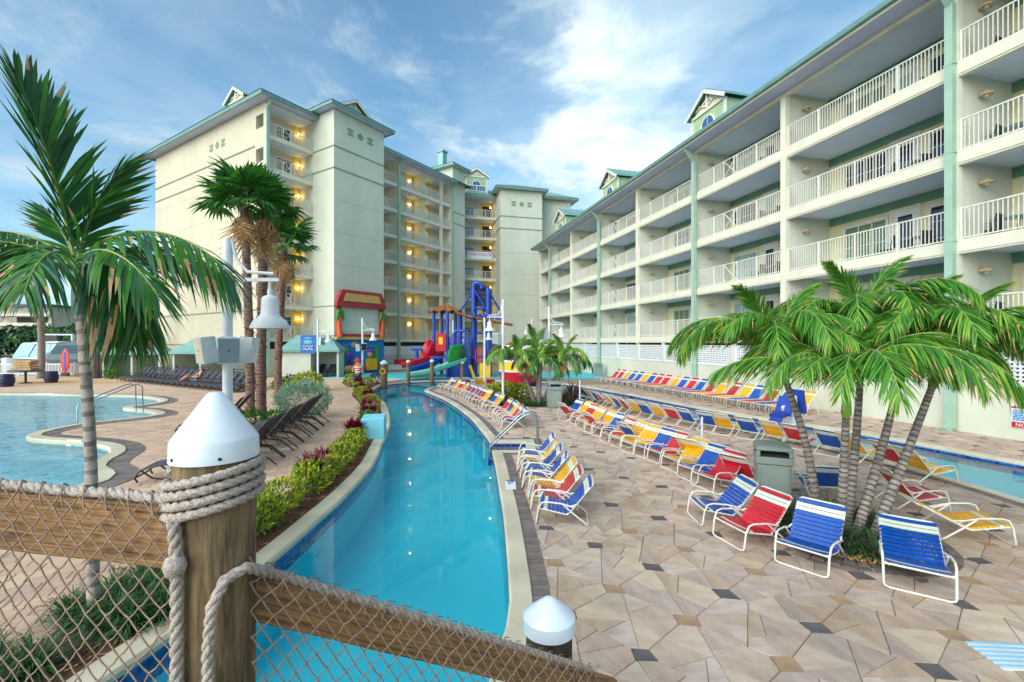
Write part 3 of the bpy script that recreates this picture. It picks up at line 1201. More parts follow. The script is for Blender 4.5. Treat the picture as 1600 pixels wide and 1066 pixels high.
def dormer(root, x, y, z, w, hwall, depth, rz=0.0, windows=True):
    # front faces +y, gable roof with white barge boards and a spindle truss
    T = Matrix.Translation((x, y, z)) @ Matrix.Rotation(rz, 4, 'Z')
    o = obj('dormer', MB().box(-w / 2, w / 2, -depth, 0, -0.95, hwall).mesh('dormer', M_sidegreen), root, M=T)
    ov = 0.35
    h = (w / 2 + ov) * 0.62
    rf = MB()
    for s in (-1, 1):
        a = [(0, ov, hwall + h), (s * (w / 2 + ov), ov, hwall), (s * (w / 2 + ov), -depth, hwall), (0, -depth, hwall + h)]
        b = [(p[0], p[1], p[2] + 0.1) for p in a]
        rf.add(a + b, [(0, 1, 2, 3), (4, 5, 6, 7), (0, 1, 5, 4), (1, 2, 6, 5), (2, 3, 7, 6), (3, 0, 4, 7)], 0)
        k3 = -depth + 0.3
        while k3 < ov - 0.1:
            rf.bar((0, k3, hwall + h + 0.12), (s * (w / 2 + ov), k3, hwall + 0.12), 0.03, 0.05, 0)
            k3 += 0.5
    obj('dormer_roof', rf.mesh('dormer_roof', M_roof), o)
    g = MB()
    g.add([(-w / 2, 0.01, hwall - 0.02), (w / 2, 0.01, hwall - 0.02), (0, 0.01, hwall + w / 2 * 0.62)], [(0, 1, 2)], 0)
    g.build('gable', M_siding, o)
    t = MB()
    for s in (-1, 1):
        t.bar((0, ov - 0.02, hwall + h - 0.08), (s * (w / 2 + ov), ov - 0.02, hwall - 0.08), 0.06, 0.22, 0)
        t.box(s * w / 2 - 0.1, s * w / 2 + 0.1, -0.05, 0.05, -0.5, hwall - 0.02, 0)
        t.bar((0, 0.08, hwall + 0.2), (s * w * 0.26, 0.08, hwall + h * 0.42), 0.05, 0.09, 0)
        t.bar((0, 0.08, hwall + 0.55), (s * w * 0.36, 0.08, hwall + h * 0.25), 0.05, 0.07, 0)
    t.box(-w / 2, w / 2, 0.02, 0.1, hwall - 0.1, hwall + 0.06, 0)
    t.box(-0.08, 0.08, 0.05, 0.13, hwall + 0.06, hwall + h - 0.15, 0)
    t.build('gable_trim', M_frame, o)
    if windows:
        z0 = hwall * 0.30
        wm = MB()
        ww = w * 0.40
        for s in (-1, 1):
            xc = s * (ww / 2 + 0.06)
            wm.box(xc - ww / 2, xc + ww / 2, 0.012, 0.045, z0 - 0.45, z0 + 0.15, 0)
        wm.lathe([(0.0, 0.0), (w * 0.19, 0.0), (w * 0.19, 0.03), (0, 0.03)], 20, Matrix.Translation((0, 0.012, z0 + 0.28)) @ Matrix.Rotation(R(-90), 4, 'X'), 0)
        win = MB()
        win.box(-ww - 0.16, ww + 0.16, 0.008, 0.06, z0 + 0.15, z0 + 0.28, 0)
        win.box(-ww - 0.16, ww + 0.16, 0.008, 0.06, z0 - 0.55, z0 - 0.45, 0)
        for xx in (-ww - 0.11, 0, ww + 0.11):
            win.box(xx - 0.06, xx + 0.06, 0.009, 0.062, z0 - 0.45, z0 + 0.15, 0)
        for s in (-1, 1):
            for q in (1, 2):
                xx = s * (0.06 + ww * q / 3)
                win.box(xx - 0.012, xx + 0.012, 0.03, 0.055, z0 - 0.45, z0 + 0.15, 0)
            win.box(s * (0.06 + ww / 2) - ww / 2, s * (0.06 + ww / 2) + ww / 2, 0.03, 0.052, z0 - 0.165, z0 - 0.14, 0)
        pts = [(math.cos(a) * w * 0.2, 0.035, z0 + 0.28 + math.sin(a) * w * 0.2) for a in [math.pi * q / 12 for q in range(13)]]
        win.tube(pts, 0.055, 6, 0)
        win.bar((0, 0.04, z0 + 0.28), (0, 0.04, z0 + 0.28 + w * 0.2), 0.03, 0.03, 0)
        obj('dormer_window', win.mesh('dormer_window', M_frame), o)
        obj('dormer_pane', wm.mesh('dormer_pane', M_glassb), o)
    return o


def spout_mesh(z_top, z_bot=0.1, out=0.75):
    m = MB()
    m.box(-0.11, 0.11, 0.02, 0.2, z_bot, z_top - 0.75)
    m.bar((0, 0.11, z_top - 0.78), (0, out, z_top + 0.02), 0.2, 0.16, up=(1, 0, 0))
    m.box(-0.13, 0.13, out - 0.12, out + 0.12, z_top - 0.02, z_top + 0.2)
    m.bar((0, 0.11, z_bot + 0.02), (0, 0.36, z_bot - 0.08), 0.2, 0.15, up=(1, 0, 0))
    z = 3.2
    while z < z_top - 1:
        m.box(-0.135, 0.135, 0.0, 0.21, z, z + 0.05)
        z += 2.81
    return m.mesh('downspout', M_spout, 40)


# ---- right building, four balcony floors over a screened car park
W0 = V((14.12, 14.55))
ANG_R = math.atan2(0.969, -0.247)
RB = thing('hotel_wing', 'long mint-cream hotel wing with four floors of white-railed balconies along the pool', 'building', (W0.x, W0.y, 0), ANG_R)
BAY, NB0, NB1, UEND = 6.55, -3, 6, 43.0
ROOFZ = LZ + 4 * LH
D = 2.5
m = MB()
m.box(NB0 * BAY, UEND, -14, -D, LZ, ROOFZ)
m.build('wall', M_siding, RB)
boxes('trim_band', [(NB0 * BAY + 0.01, UEND - 0.01, -D, -D + 0.03, LZ + (i + 1) * LH - 0.36, LZ + (i + 1) * LH - 0.004) for i in range(4)], M_greentrim, RB)
bays = [(k2 * BAY, (k2 + 1) * BAY) for k2 in range(NB0, NB1)] + [(NB1 * BAY, UEND)]
sm = MB()
sm.box(NB0 * BAY, UEND, -D + 0.03, -0.0, 0, 0.22, 1)
sm.box(NB0 * BAY, UEND, -0.12, 0.05, -0.10, 0.27, 0)
sm.box(NB0 * BAY, UEND, -0.16, 0.02, -0.16, -0.10, 0)
me_slab = sm.mesh('balcony_slab', [M_cream, M_soffit])
for i in range(4):
    obj('balcony_slab', me_slab, RB, loc=(0, 0, LZ + i * LH))
pm_ = MB()
pm_.box(-0.11, 0.11, -D, -0.16, LZ - 0.01, ROOFZ, 0)
pm_.box(-0.14, 0.14, -0.17, 0.075, LZ - 0.2, ROOFZ, 1)
me_part = pm_.mesh('partition_wall', [M_stucco, M_cream])
for k2 in range(NB0, NB1 + 1):
    obj('partition_wall', me_part, RB, loc=(k2 * BAY, 0, 0))
obj('partition_wall', me_part, RB, loc=(UEND, 0, 0))
me_rail = railing_mesh(BAY - 0.3)
me_railx = railing_mesh(BAY - 0.3, ((2.9, 3.9),))
me_rails = railing_mesh(UEND - NB1 * BAY - 0.3)
wins_far = ['big_green', 'big_dark', 'big_pale', 'big_dark']
for bi, (u0, u1) in enumerate(bays):
    kk = bi + NB0
    for i in range(4):
        z = LZ + i * LH + 0.22
        L = u1 - u0
        mesh = me_rails if L < 5 else (me_railx if kk % 2 else me_rail)
        obj('railing', mesh, RB, loc=(u0 + 0.15, -0.06, z + 0.04))
        if L > 5:
            flip = kk % 2 == 1
            f = (lambda t: L - t) if flip else (lambda t: t)
            a = ['big_dark', 'big_dark', 'big_dark', 'big_pale'][(i * 2 + kk) % 4] if i else 'big_pale'
            b = ['big_dark', 'big_green'][(i + kk + (0 if i else 1)) % 2]
            put_window(RB, a, u0 + f(1.35), -D, z + 0.08)
            put_door(RB, 'dark' if (i + kk) % 3 else 'pale', u0 + f(3.15), -D, z)
            put_window(RB, b, u0 + f(4.75), -D, z + 0.08)
        else:
            put_window(RB, 'big_dark', u0 + 1.5, -D, z + 0.08)
        # lamp on the far partition, facing the camera side
        obj('wall_lamp', ME_LAMP, RB, loc=(u1 - 0.11, -0.95, z + 1.95), rot=(0, 0, math.pi))
me_sp = spout_mesh(ROOFZ + 0.1)
for k2 in (-2, 0, 2, 4, 6):
    obj('downspout', me_sp, RB, loc=(k2 * BAY - 0.27 if k2 else -0.02, 0.07, 0))
m = MB()
x0, x1 = NB0 * BAY - 0.5, UEND + 0.6
ov = 0.95
m.box(x0, x1, ov - 0.02, ov + 0.15, ROOFZ + 0.12, ROOFZ + 0.30, 1)           # gutter
m.box(x0, x1, ov - 0.06, ov - 0.02, ROOFZ + 0.02, ROOFZ + 0.32, 3)
m.box(x0, x1, 0.02, ov - 0.06, ROOFZ + 0.05, ROOFZ + 0.09, 2)                 # soffit
m.box(x0, x1, -0.16, 0.07, ROOFZ - 0.14, ROOFZ + 0.05, 3)                     # beam
m.box(x0, x1, -0.30, -0.16, ROOFZ - 0.06, ROOFZ + 0.05, 3)
m.box(x0, x1, -D, -0.30, ROOFZ + 0.0, ROOFZ + 0.06, 4)                       # ceiling of the top floor
ry, rz = -6.5, ROOFZ + 0.3 + 7.4 * 0.36
m.add([(x0, ov + .1, ROOFZ + .3), (x1, ov + .1, ROOFZ + .3), (x1 - 3, ry, rz), (x0, ry, rz), (x0, -14, ROOFZ + .3), (x1, -14, ROOFZ + .3)],
      [(0, 1, 2, 3), (3, 2, 5, 4), (1, 5, 2), (0, 3, 4), (0, 4, 5, 1)], 0)
u = x0 + 0.4
while u < x1 - 3:
    m.bar((u, ov + .1, ROOFZ + .33), (u, ry, rz + .03), 0.03, 0.05, 0)
    u += 0.6
m.build('roof', [M_roof, M_teal, M_eave, M_cream, M_soffit], RB)
for u in (0.4, 13.5, 26.7, 39.2):
    dormer(RB, u, -1.3, ROOFZ + 1.1, 3.0, 1.85, 4.2)
# screened car park below
SW = thing('screen_wall', 'low mint wall with white lattice screens under the balconies of the pool wing', 'wall', (W0.x, W0.y, 0), ANG_R)
m = MB()
m.box(NB0 * BAY, UEND, -0.18, -0.02, 0, 1.52)
m.box(NB0 * BAY, UEND, -0.2, 0.0, 1.52, 1.56)
m.build('wall', M_stucco, SW)
M_screenpost = pm('post_pale', (214, 214, 204), (200, 202, 192), 2, 0.6)
posts = []
u = NB0 * BAY
while u < UEND - 0.5:
    posts.append(u)
    u += BAY / 2
pw = MB().box(-0.12, 0.12, -0.17, 0.01, 1.565, LZ - 0.10)
me_post = pw.mesh('post', M_screenpost)
lat = MB()
LW = BAY / 2 - 0.24
lat.box(-LW / 2, LW / 2, -0.03, 0.03, 0, 0.07)
lat.box(-LW / 2, LW / 2, -0.03, 0.03, 1.03, 1.10)
lat.box(-LW / 2, -LW / 2 + 0.07, -0.03, 0.03, 0.07, 1.03)
lat.box(LW / 2 - 0.07, LW / 2, -0.03, 0.03, 0.07, 1.03)
n = 23
for i in range(n + 1):
    x = -LW / 2 + 0.09 + (LW - 0.18) * i / n
    lat.box(x - 0.034, x + 0.034, -0.014, 0.0, 0.06, 1.04)
for j in range(9):
    z = 0.08 + 0.96 * j / 8
    lat.box(-LW / 2 + 0.06, LW / 2 - 0.06, 0.001, 0.012, z - 0.032, z + 0.032)
me_lat = lat.mesh('lattice_panel', M_white)
for u in posts:
    obj('post', me_post, SW, loc=(u, 0, 0))
    obj('lattice_panel', me_lat, SW, loc=(u + BAY / 4, -0.06, 1.565))
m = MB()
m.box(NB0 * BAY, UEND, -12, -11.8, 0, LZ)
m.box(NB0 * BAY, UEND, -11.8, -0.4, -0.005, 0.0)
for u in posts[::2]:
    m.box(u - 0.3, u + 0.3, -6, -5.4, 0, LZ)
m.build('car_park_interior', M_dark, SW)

# ---- left building: seven balcony floors, two towers, narrow stair tower
LB = thing('hotel_tower_block', 'tall cream seven-storey hotel block with teal eaves, towers and lit balconies', 'building', (-20.25, 37.5, 0), math.atan2(-0.842, -0.539))
NF = 7
RZ7 = LZ + NF * LH
DL = 1.9
SE = 25.95


def xb(s0, s1):
    return -s1, -s0


m = MB()
m.box(-SE, -0.25, -21.7, -DL, 0, RZ7)
m.build('wall', M_stucco2, LB)
m = MB()          # end wall facing the pool, with an opening per floor beside the corner
m.box(-0.25, 0, -21.75, -1.6, 0, RZ7 + 0.3)
m.box(-0.25, 0, -0.42, 0, 0, RZ7 + 0.3)
for i in range(NF + 1):
    z = LZ + i * LH
    m.box(-0.25, 0, -1.6, -0.42, (z - 0.75) if i else 0, z + (0.95 if i < NF else 0.3))
m.build('end_wall', M_stucco2, LB)


def motif(root, M):
    for c in (-1, 1):
        m = MB()
        for a in range(3):
            for b in range(3):
                if (a + b) % 2 == 0 or a == 1:
                    m.box(c * 1.1 + (a - 1) * 0.2 - 0.105, c * 1.1 + (a - 1) * 0.2 + 0.105, 0, 0.04 + 0.002 * (a + b), (b - 1) * 0.2 - 0.105, (b - 1) * 0.2 + 0.105, 0, M)
        m.build('wall_ornament', M_bandgreen, root)
    m = MB()
    m.lathe([(0.0, 0), (0.30, 0), (0.30, 0.03), (0, 0.03)], 16, M @ Matrix.Rotation(R(-90), 4, 'X'), 0)
    m.box(-0.34, 0.34, 0.035, 0.045, -0.03, 0.03, 0, M)
    m.box(-0.03, 0.03, 0.036, 0.046, -0.34, 0.34, 0, M)
    m.build('wall_ornament', M_bandgreen, root)


def belt(root, x0, x1, y0, y1, zs, th=0.1):
    e = 0.05
    for z in zs:
        m = MB()
        m.box(x0 - e, x1 + e, y1, y1 + e, z, z + th)
        m.box(x0 - e, x0, y0, y1, z, z + th)
        m.box(x1, x1 + e, y0, y1, z, z + th)
        m.build('belt_course', M_bandgreen, root)


boxes('belt_course', [(0.0, 0.06, -21.75, -1.75, z, z + 0.11) for z in (17.95, 19.35)] + [(0.0, 0.06, -21.75, -0.3, z, z + 0.1) for z in (2.6, 5.55)], M_bandgreen, LB)
motif(LB, Matrix.Translation((0, -8.2, 21.0)) @ Matrix.Rotation(R(-90), 4, 'Z'))
boxes('control_joint', [(0.0, 0.003, -21.7, -1.7, z, z + .025) for z in (8.6, 11.4, 14.2, 17.0)], M_bandgreen, LB)
# tower one
T0, T1, TP = 4.24, 9.82, 3.0
TZ = 23.15
m = MB()
m.box(-T1, -T0, -DL - 0.02, TP, 0, TZ)
m.build('tower', M_stucco, LB)
belt(LB, -T1, -T0, -DL, TP, (18.0, 19.9))
belt(LB, -T1, -T0, -DL, TP, (3.4, 6.0), 0.07)
motif(LB, Matrix.Translation((-(T0 + T1) / 2, TP, 21.7)))
boxes('control_joint', [(-T1 + .05, -T0 - .05, TP, TP + .003, z, z + .025) for z in (6.9, 9.7, 12.5, 15.3)], M_bandgreen, LB)
# narrow tower
m = MB()
m.box(-SE, -23.5, -6, 0.12, 0, 25.0)
m.build('stair_tower', M_stucco, LB)
belt(LB, -SE, -23.5, -6, 0.12, (17.9, 19.3))
BAYS_L = [(0.0, T0, 'corner'), (T1, 14.48, 'left'), (14.48, 21.6, 'wide'), (21.6, 23.5, 'slim')]
for a, b, kd in BAYS_L:
    x0, x1 = xb(a, b)
    if a == 0:
        x1 -= 0.25
    sm = MB()
    sm.box(x0, x1, -DL, 0.0, 0, 0.2, 1)
    sm.box(x0, x1, -0.1, 0.04, -0.06, 0.26, 0)
    me_s = sm.mesh('balcony_slab', [M_cream, M_soffit])
    for i in range(NF):
        obj('balcony_slab', me_s, LB, loc=(0, 0, LZ + i * LH))
boxes('partition_wall', [(-s - 0.12, -s + 0.12, -DL if s != 21.6 else -0.3, 0.07, 0, RZ7 + 0.1) for s in (14.48, 21.6, 23.38, 9.95)], M_cream, LB)
for x in (-0.02, -14.48, -23.42):
    m = MB()
    m.box(x - 0.13, x + 0.13, 0.08, 0.26, 0.1, RZ7 - 0.4)
    m.bar((x, 0.17, RZ7 - 0.42), (x, 0.85, RZ7 + 0.12), 0.2, 0.16, up=(1, 0, 0))
    m.build('downspout', M_spout, LB)
rl = {}
bulb = MB().lathe([(0.0, -0.09), (0.08, -0.06), (0.1, 0.0), (0.08, 0.07), (0.0, 0.1)], 8)
me_bulb = bulb.mesh('lit_lamp', M_bulb)
recess = MB()
for a, b, kd in BAYS_L:
    L = b - a - 0.26
    xps = {'corner': ((1.6, 2.6),), 'left': (), 'wide': ((2.55, 3.75),), 'slim': ()}[kd]
    rl[kd] = railing_mesh(L, xps)
for i in range(NF):
    z = LZ + i * LH + 0.2
    for a, b, kd in BAYS_L:
        obj('railing', rl[kd], LB, loc=(-b + 0.13, -0.05, z + 0.05))
    put_window(LB, 'mid_dark', -2.6, -DL, z + 0.85)
    put_window(LB, 'mid_dark' if i < 5 else 'mid_blue', -15.9, -DL, z + 0.85)
    for x in (-3.9, -18.0, -20.4, -11.0):
        obj('lit_lamp', me_bulb, LB, loc=(x, -DL + (0.25 if x > -5 or x == -11.0 else 0.15), z + 1.85))
for i in range(NF):
    z = LZ + i * LH + 0.21
    boxes('entry_recess', [(-b, -a, -DL, -DL + 0.015, z, z + LH - 0.23) for a, b in ((3.45, 4.22), (17.3, 21.4))], M_lampglow, LB)  # yellow panels carry the glow of the lamps in their colour
    boxes('entry_fin', [(-19.55, -18.85, -DL + 0.015, -0.75, z, z + LH - 0.23)], M_siding, LB)
    boxes('entry_door', [(-18.35, -17.5, -DL + 0.016, -DL + 0.04, z, z + 2.05), (-21.2, -20.7, -DL + 0.016, -DL + 0.04, z, z + 2.05)], M_frame, LB)

m = MB()
x0, x1 = -23.5, 0.0
ov = 0.95
m.box(x0, x1 + ov, ov - 0.14, ov, RZ7 + 0.1, RZ7 + 0.42, 1)
m.box(x0, x1 + ov - .14, -0.0, ov - 0.14, RZ7 + 0.15, RZ7 + 0.2, 2)
m.box(x1 + ov - 0.14, x1 + ov, -22.7, ov - 0.14, RZ7 + 0.1, RZ7 + 0.42, 1)
m.box(x1 + 0.0, x1 + ov - 0.14, -22.7, 0.0, RZ7 + 0.16, RZ7 + 0.21, 2)
m.box(x0, x1 - 0.25, -DL, 0.0, RZ7, RZ7 + 0.12, 3)
m.box(x0, x1 + ov, -22.7, -22.56, RZ7 + 0.1, RZ7 + 0.42, 1)
zt = RZ7 + 0.42
e = ov + 0.05
m.add([(x0 - 3, e, zt), (x1 + e, e, zt), (x1 + e, -22.7, zt), (x0 - 3, -22.7, zt), (x1 - 10.5, -10.8, zt + 3.6), (x0 - 3, -10.8, zt + 3.6)],
      [(0, 1, 4, 5), (1, 2, 4), (2, 3, 5, 4), (3, 0, 5)], 0)
m.build('roof', [M_roof, M_teal, M_eave, M_soffit], LB)
m = MB()
hip_roof(m, -T1, -T0, -4, TP, TZ, 0.75, 1.3)
m.build('tower_roof', [M_roof, M_teal, M_eave], LB)
m = MB()
hip_roof(m, -SE, -23.5, -6, 0.12, 25.0, 0.6, 0.9)
m.box(-25.1, -24.3, -3, -2.2, 25.6, 27.9, 0)
m.box(-25.2, -24.2, -3.1, -2.1, 27.7, 27.95, 1)
m.build('stair_tower_roof', [M_roof, M_teal, M_cream], LB)
# pediment above tower one and the dormer on the end roof
dormer(LB, -7.0, 2.2, TZ + 0.35, 4.4, 0.15, 5.0, windows=False)
dormer(LB, -1.2, -7.2, RZ7 + 0.7, 3.0, 2.0, 4.0, R(-90))
# ground floor screens
for a, b, kd in BAYS_L[1:]:
    boxes('ground_wall', [(-b + 0.13, -a - 0.13, -0.15, -0.05, 0, 1.5)], M_stucco, LB)
    boxes('ground_screen', [(-b + 0.13, -a - 0.13, -0.14, -0.06, 1.5, 2.45)], M_white, LB)
    boxes('vent_gap', [(-b + 0.13, -a - 0.13, -0.3, -0.2, 2.45, 2.9)], M_dark, LB)
boxes('ground_wall', [(-T0, -0.25, -0.15, -0.05, 0, 2.3)], M_stucco, LB)
boxes('vent_gap', [(-T0, -0.25, -0.3, -0.2, 2.3, 2.9)], M_dark, LB)

# ---- corner block between the two wings
CB = thing('corner_block', 'mint corner block with square tower joining the two hotel wings, banner on one balcony', 'building', (-6.53, 61.9, 0), math.atan2(-0.247, -0.969))
m = MB()
m.box(-4.45, 4.5, -14, -DL, 0, RZ7)
m.box(0.0, 4.5, -DL, -0.2, 0, RZ7)
m.box(-15.5, -10.2, -14, 0.0, 0, 23.2)
m.box(-60, -15.3, -14, -0.6, 0, 21.3)
m.build('wall', M_stucco, CB)
m = MB()
m.box(-10.24, -4.45, -6, 2.8, 0, 23.2)
m.build('tower', M_stucco, CB)
boxes('control_joint', [(-10.2, -4.5, 2.8, 2.803, z, z + .03) for z in (3.6, 6.4, 9.2, 12.0, 14.8)], M_bandgreen, CB)
belt(CB, -10.24, -4.45, -DL, 2.8, (18.0, 19.6), 0.12)
motif(CB, Matrix.Translation((-7.35, 2.8, 21.4)))
sm = MB()
sm.box(-4.45, 0, -DL, 0, 0, 0.2, 1)
sm.box(-4.45, 0, -0.1, 0.04, -0.06, 0.26, 0)
me_c = sm.mesh('balcony_slab', [M_cream, M_soffit])
me_rc = railing_mesh(4.3, ((1.9, 2.5),))
rec = MB()
for i in range(NF):
    z = LZ + i * LH
    obj('balcony_slab', me_c, CB, loc=(0, 0, z))
    obj('railing', me_rc, CB, loc=(-4.4, -0.05, z + 0.25))
    put_window(CB, 'mid_blue', -0.95, -DL, z + 0.9)
    obj('lit_lamp', me_bulb, CB, loc=(-3.9, -1.2, z + 2.0))
    boxes('entry_recess', [(-4.4, -2.6, -DL, -DL + 0.015, z + 0.21, z + LH - 0.02)], M_lampglow, CB)
    boxes('entry_passage', [(-4.1, -2.9, -DL + 0.015, -DL + 0.03, z + 0.21, z + 2.3)], M_dark, CB)
m = MB()
m.box(-4.5, 1.5, 0.35, 0.5, RZ7 + 0.1, RZ7 + 0.42, 1)
m.box(-4.45, 1.5, -DL, 0.35, RZ7 - 0.0, RZ7 + 0.1, 2)
m.add([(1.5, .55, RZ7 + .42), (-5.5, .55, RZ7 + .42), (-5.5, -7, RZ7 + 3.6), (1.5, -7, RZ7 + 3.6)], [(0, 1, 2, 3)], 0)
u = -5.4
while u < 1.4:
    m.bar((u, .55, RZ7 + .45), (u, -7, RZ7 + 3.63), 0.03, 0.05, 0)
    u += 0.5
m.build('roof', [M_roof, M_teal, M_eave], CB)
m = MB()
hip_roof(m, -10.24, -4.45, -6, 2.8, 23.2, 0.7, 1.5)
hip_roof(m, -15.5, -10.9, -14, 0.0, 23.2, 0.9, 1.6)
m.build('tower_roof', [M_roof, M_teal, M_cream], CB)
m = MB().box(-60, -15.5, -0.75, -0.5, 21.3, 21.6)
m.build('parapet_cap', M_bandgreen, CB)
rr = MB()
for q in range(26):
    rr.box(-15.7 - q * 0.9, -15.66 - q * 0.9, -3.05, -3.0, 21.3, 23.0)
    if q % 2:
        rr.bar((-15.7 - q * .9, -3.02, 21.6), (-16.6 - q * .9, -3.02, 22.9), 0.03, 0.05)
rr.box(-40, -15.6, -3.06, -2.99, 22.95, 23.05)
rr.box(-40, -15.6, -3.05, -3.0, 21.6, 21.66)
rr.build('roof_railing', M_frame, CB)
dormer(CB, -1.9, -1.0, RZ7 + 1.2, 2.9, 2.1, 4.0)
# banner on the corner balcony, fifth floor
BN = thing('banner', 'white OPEN HOUSE banner with red top edge tied to a corner-block balcony', 'banner', CB.matrix_basis @ V((-2.15, 0.0, LZ + 4 * LH - 0.02)), CB.rotation_euler.z + math.pi)
bm = MB()
bm.box(-1.75, 1.75, -0.10, -0.06, 0.1, 1.25, 0)
bm.build('cloth', M_mark, BN)
MB().box(-1.75, 1.75, -0.112, -0.1, 1.12, 1.25, 0).build('red_edge', M_redtxt, BN)
obj('lettering', text_mesh('OPEN HOUSE', 0.56, M_bluetxt, extrude=0.004), BN, loc=(0, -0.105, 0.72), rot=(R(90), 0, 0))
# balcony furniture behind the nearest railings
bt = thing('balcony_table', 'small round dark table with glass top', 'table')
MB().lathe([(0.0, 0.70), (0.4, 0.70), (0.42, 0.715), (0.4, 0.73), (0, 0.73)], 18).build('table_top', M_glassw, bt, 40)
tm = MB()
for q in range(4):
    a = q * math.pi / 2 + 0.7
    tm.tube([(0.06 * math.cos(a), 0.06 * math.sin(a), 0.7), (0.1 * math.cos(a), .1 * math.sin(a), .35), (0.3 * math.cos(a), 0.3 * math.sin(a), 0.0)], 0.016, 6)
tm.build('base', M_brown, bt)
bc = thing('balcony_chair', 'dark metal balcony chair with arms', 'chair')
cm = MB()
for s in (-1, 1):
    cm.tube([(s * .26, .24, 0), (s * .26, .22, .62), (s * .26, -.15, .63), (s * .25, -.26, 0)], 0.016, 6)
cm.tube([(-.25, -.2, .42), (-.25, -.3, .92), (.25, -.3, .92), (.25, -.2, .42)], 0.016, 6)
cm.build('frame', M_brown, bc)
MB().box(-.25, .25, -.22, .24, .40, .43).build('seat', M_sling, bc)
MB().box(-.24, .24, -.30, -.27, .45, .90).build('backrest', M_sling, bc)
first = [True]
FLN = ['lowest', 'second', 'third', 'top']
for (kk, cols) in ((0, 'nearest full bay'), (1, 'second bay'), (-1, 'bay cut by the photo edge')):
    for i in range(4):
        base = RB.matrix_basis
        z = LZ + i * LH + 0.222
        u0 = kk * BAY
        uu = (u0 + 5.7) if kk == -1 else (u0 + 2.25)
        spots = [(bt, uu, -1.5, 0.3), (bc, uu - 0.75, -1.5, 1.3), (bc, uu + 0.75, -1.35, -1.4)]
        for q, (src, a, b, rz2) in enumerate(spots):
            p = base @ V((a, b, z))
            lab = ('round glass-topped table' if src is bt else ('dark chair nearer than its table' if q == 1 else 'dark chair beyond its table')) + \
                ', ' + FLN[i] + ' balcony of the ' + cols
            g = 'tables on the balconies' if src is bt else 'chairs on the balconies'
            if q == 0 and first[0]:
                o = bt
            elif q == 1 and first[0]:
                o = bc
            else:
                o = None
            if o is not None:
                o.location, o.rotation_euler = p, (0, 0, ANG_R + rz2)
                o['label'], o['group'] = lab, g
            else:
                copy_tree(src, p, ANG_R + rz2, lab, g)
        first[0] = False
# ---------------------------------------------------------------- seating
def heading(dx, dy):
    return math.atan2(dy, dx) + math.pi / 2         # local -Y (the foot end) points along (dx, dy)


def strap_piece(w=0.56, d=0.052, th=0.007, sag=0.012):
    m = MB()
    xs = [-w / 2, -w / 4, 0, w / 4, w / 2]
    zs = [0.0, -sag * 0.75, -sag, -sag * 0.75, 0.0]
    vs = []
    for x, z in zip(xs, zs):
        vs += [(x, -d / 2, z), (x, d / 2, z), (x, d / 2, z - th), (x, -d / 2, z - th)]
    fs = []
    for i in range(4):
        a, b = i * 4, i * 4 + 4
        for q in range(4):
            fs.append((a + q, a + (q + 1) % 4, b + (q + 1) % 4, b + q))
    # wraps round the side tubes
    b0 = len(vs)
    for s in (-1, 1):
        x = s * w / 2
        c = len(vs)
        vs += [(x + s * 0.018, -d / 2, -0.016), (x + s * 0.018, d / 2, -0.016), (x, d / 2, -0.034), (x, -d / 2, -0.034)]
        e = 16 if s > 0 else 0
        fs += [(e, e + 1, c + 1, c), (c, c + 1, c + 2, c + 3)]
    return m.add(vs, fs)


SP = strap_piece()
SPM = {c: SP.mesh('strap', STRAP[c], 40) for c in STRAP}
SEAT_A, SEAT_B = V((0, 0.05, 0.285)), V((0, 0.50, 0.20))
BACK_A, BACK_B = V((0, 0.50, 0.20)), V((0, 0.885, 0.67))


def chair_frame(recl=False):
    m = MB()
    r = 0.0135
    m.tube([(-.31, .60, .31), (-.315, .40, .365), (-.315, .16, .385), (-.313, .08, .365), (-.308, .03, .26), (-.305, .0, .06), (-.295, -.004, .03), (-.25, -.006, .015),
            (.25, -.006, .015), (.295, -.004, .03), (.305, .0, .06), (.308, .03, .26), (.313, .08, .365), (.315, .16, .385), (.315, .40, .365), (.31, .60, .31)], r, 8)
    m.tube([(-.30, .42, .35), (-.302, .60, .2), (-.30, .80, .05), (-.29, .825, .025), (-.25, .83, .015), (.25, .83, .015), (.29, .825, .025), (.30, .80, .05), (.302, .60, .2), (.30, .42, .35)], r, 8)
    m.tube([(-.285, .03, .275), (-.285, .48, .185), (-.285, .54, .225), (-.285, .855, .625), (-.275, .895, .665), (-.24, .912, .685), (.24, .912, .685), (.275, .895, .665), (.285, .855, .625),
            (.285, .54, .225), (.285, .48, .185), (.285, .03, .275)], r, 8)
    if recl:
        N1 = len(m.v)
    m.tube([(-.305, .03, .27), (.305, .03, .27)], r, 6)
    m.tube([(-.30, .50, .19), (.30, .50, .19)], r * .9, 6)
    for s in (-1, 1):
        m.tube([(s * .285, .66, .36), (s * .312, .55, .325)], r * .9, 6)
    return m.mesh('frame', M_frame, 60)


ME_CF = chair_frame()


def strap_frames(BACK_B=BACK_B):
    out = []
    d = (SEAT_B - SEAT_A)
    n = 7
    for i in range(n):
        p = SEAT_A + d * ((i + 0.45) / n)
        out.append((p + V((0, 0, .016)), math.atan2(d.z, d.y), 'white' if i in (1,) else 'c'))
    d = BACK_B - BACK_A
    n = 10
    for i in range(n):
        p = BACK_A + d * ((i + 0.6) / n)
        nrm = V((0, -d.z, d.y)).normalized()
        out.append((p + nrm * 0.016, math.atan2(d.z, d.y), 'white' if i in (7, 8) else 'c'))
    return out


SF = strap_frames()
REC = V((0, 1.10, 0.50))
SFR = strap_frames(REC)


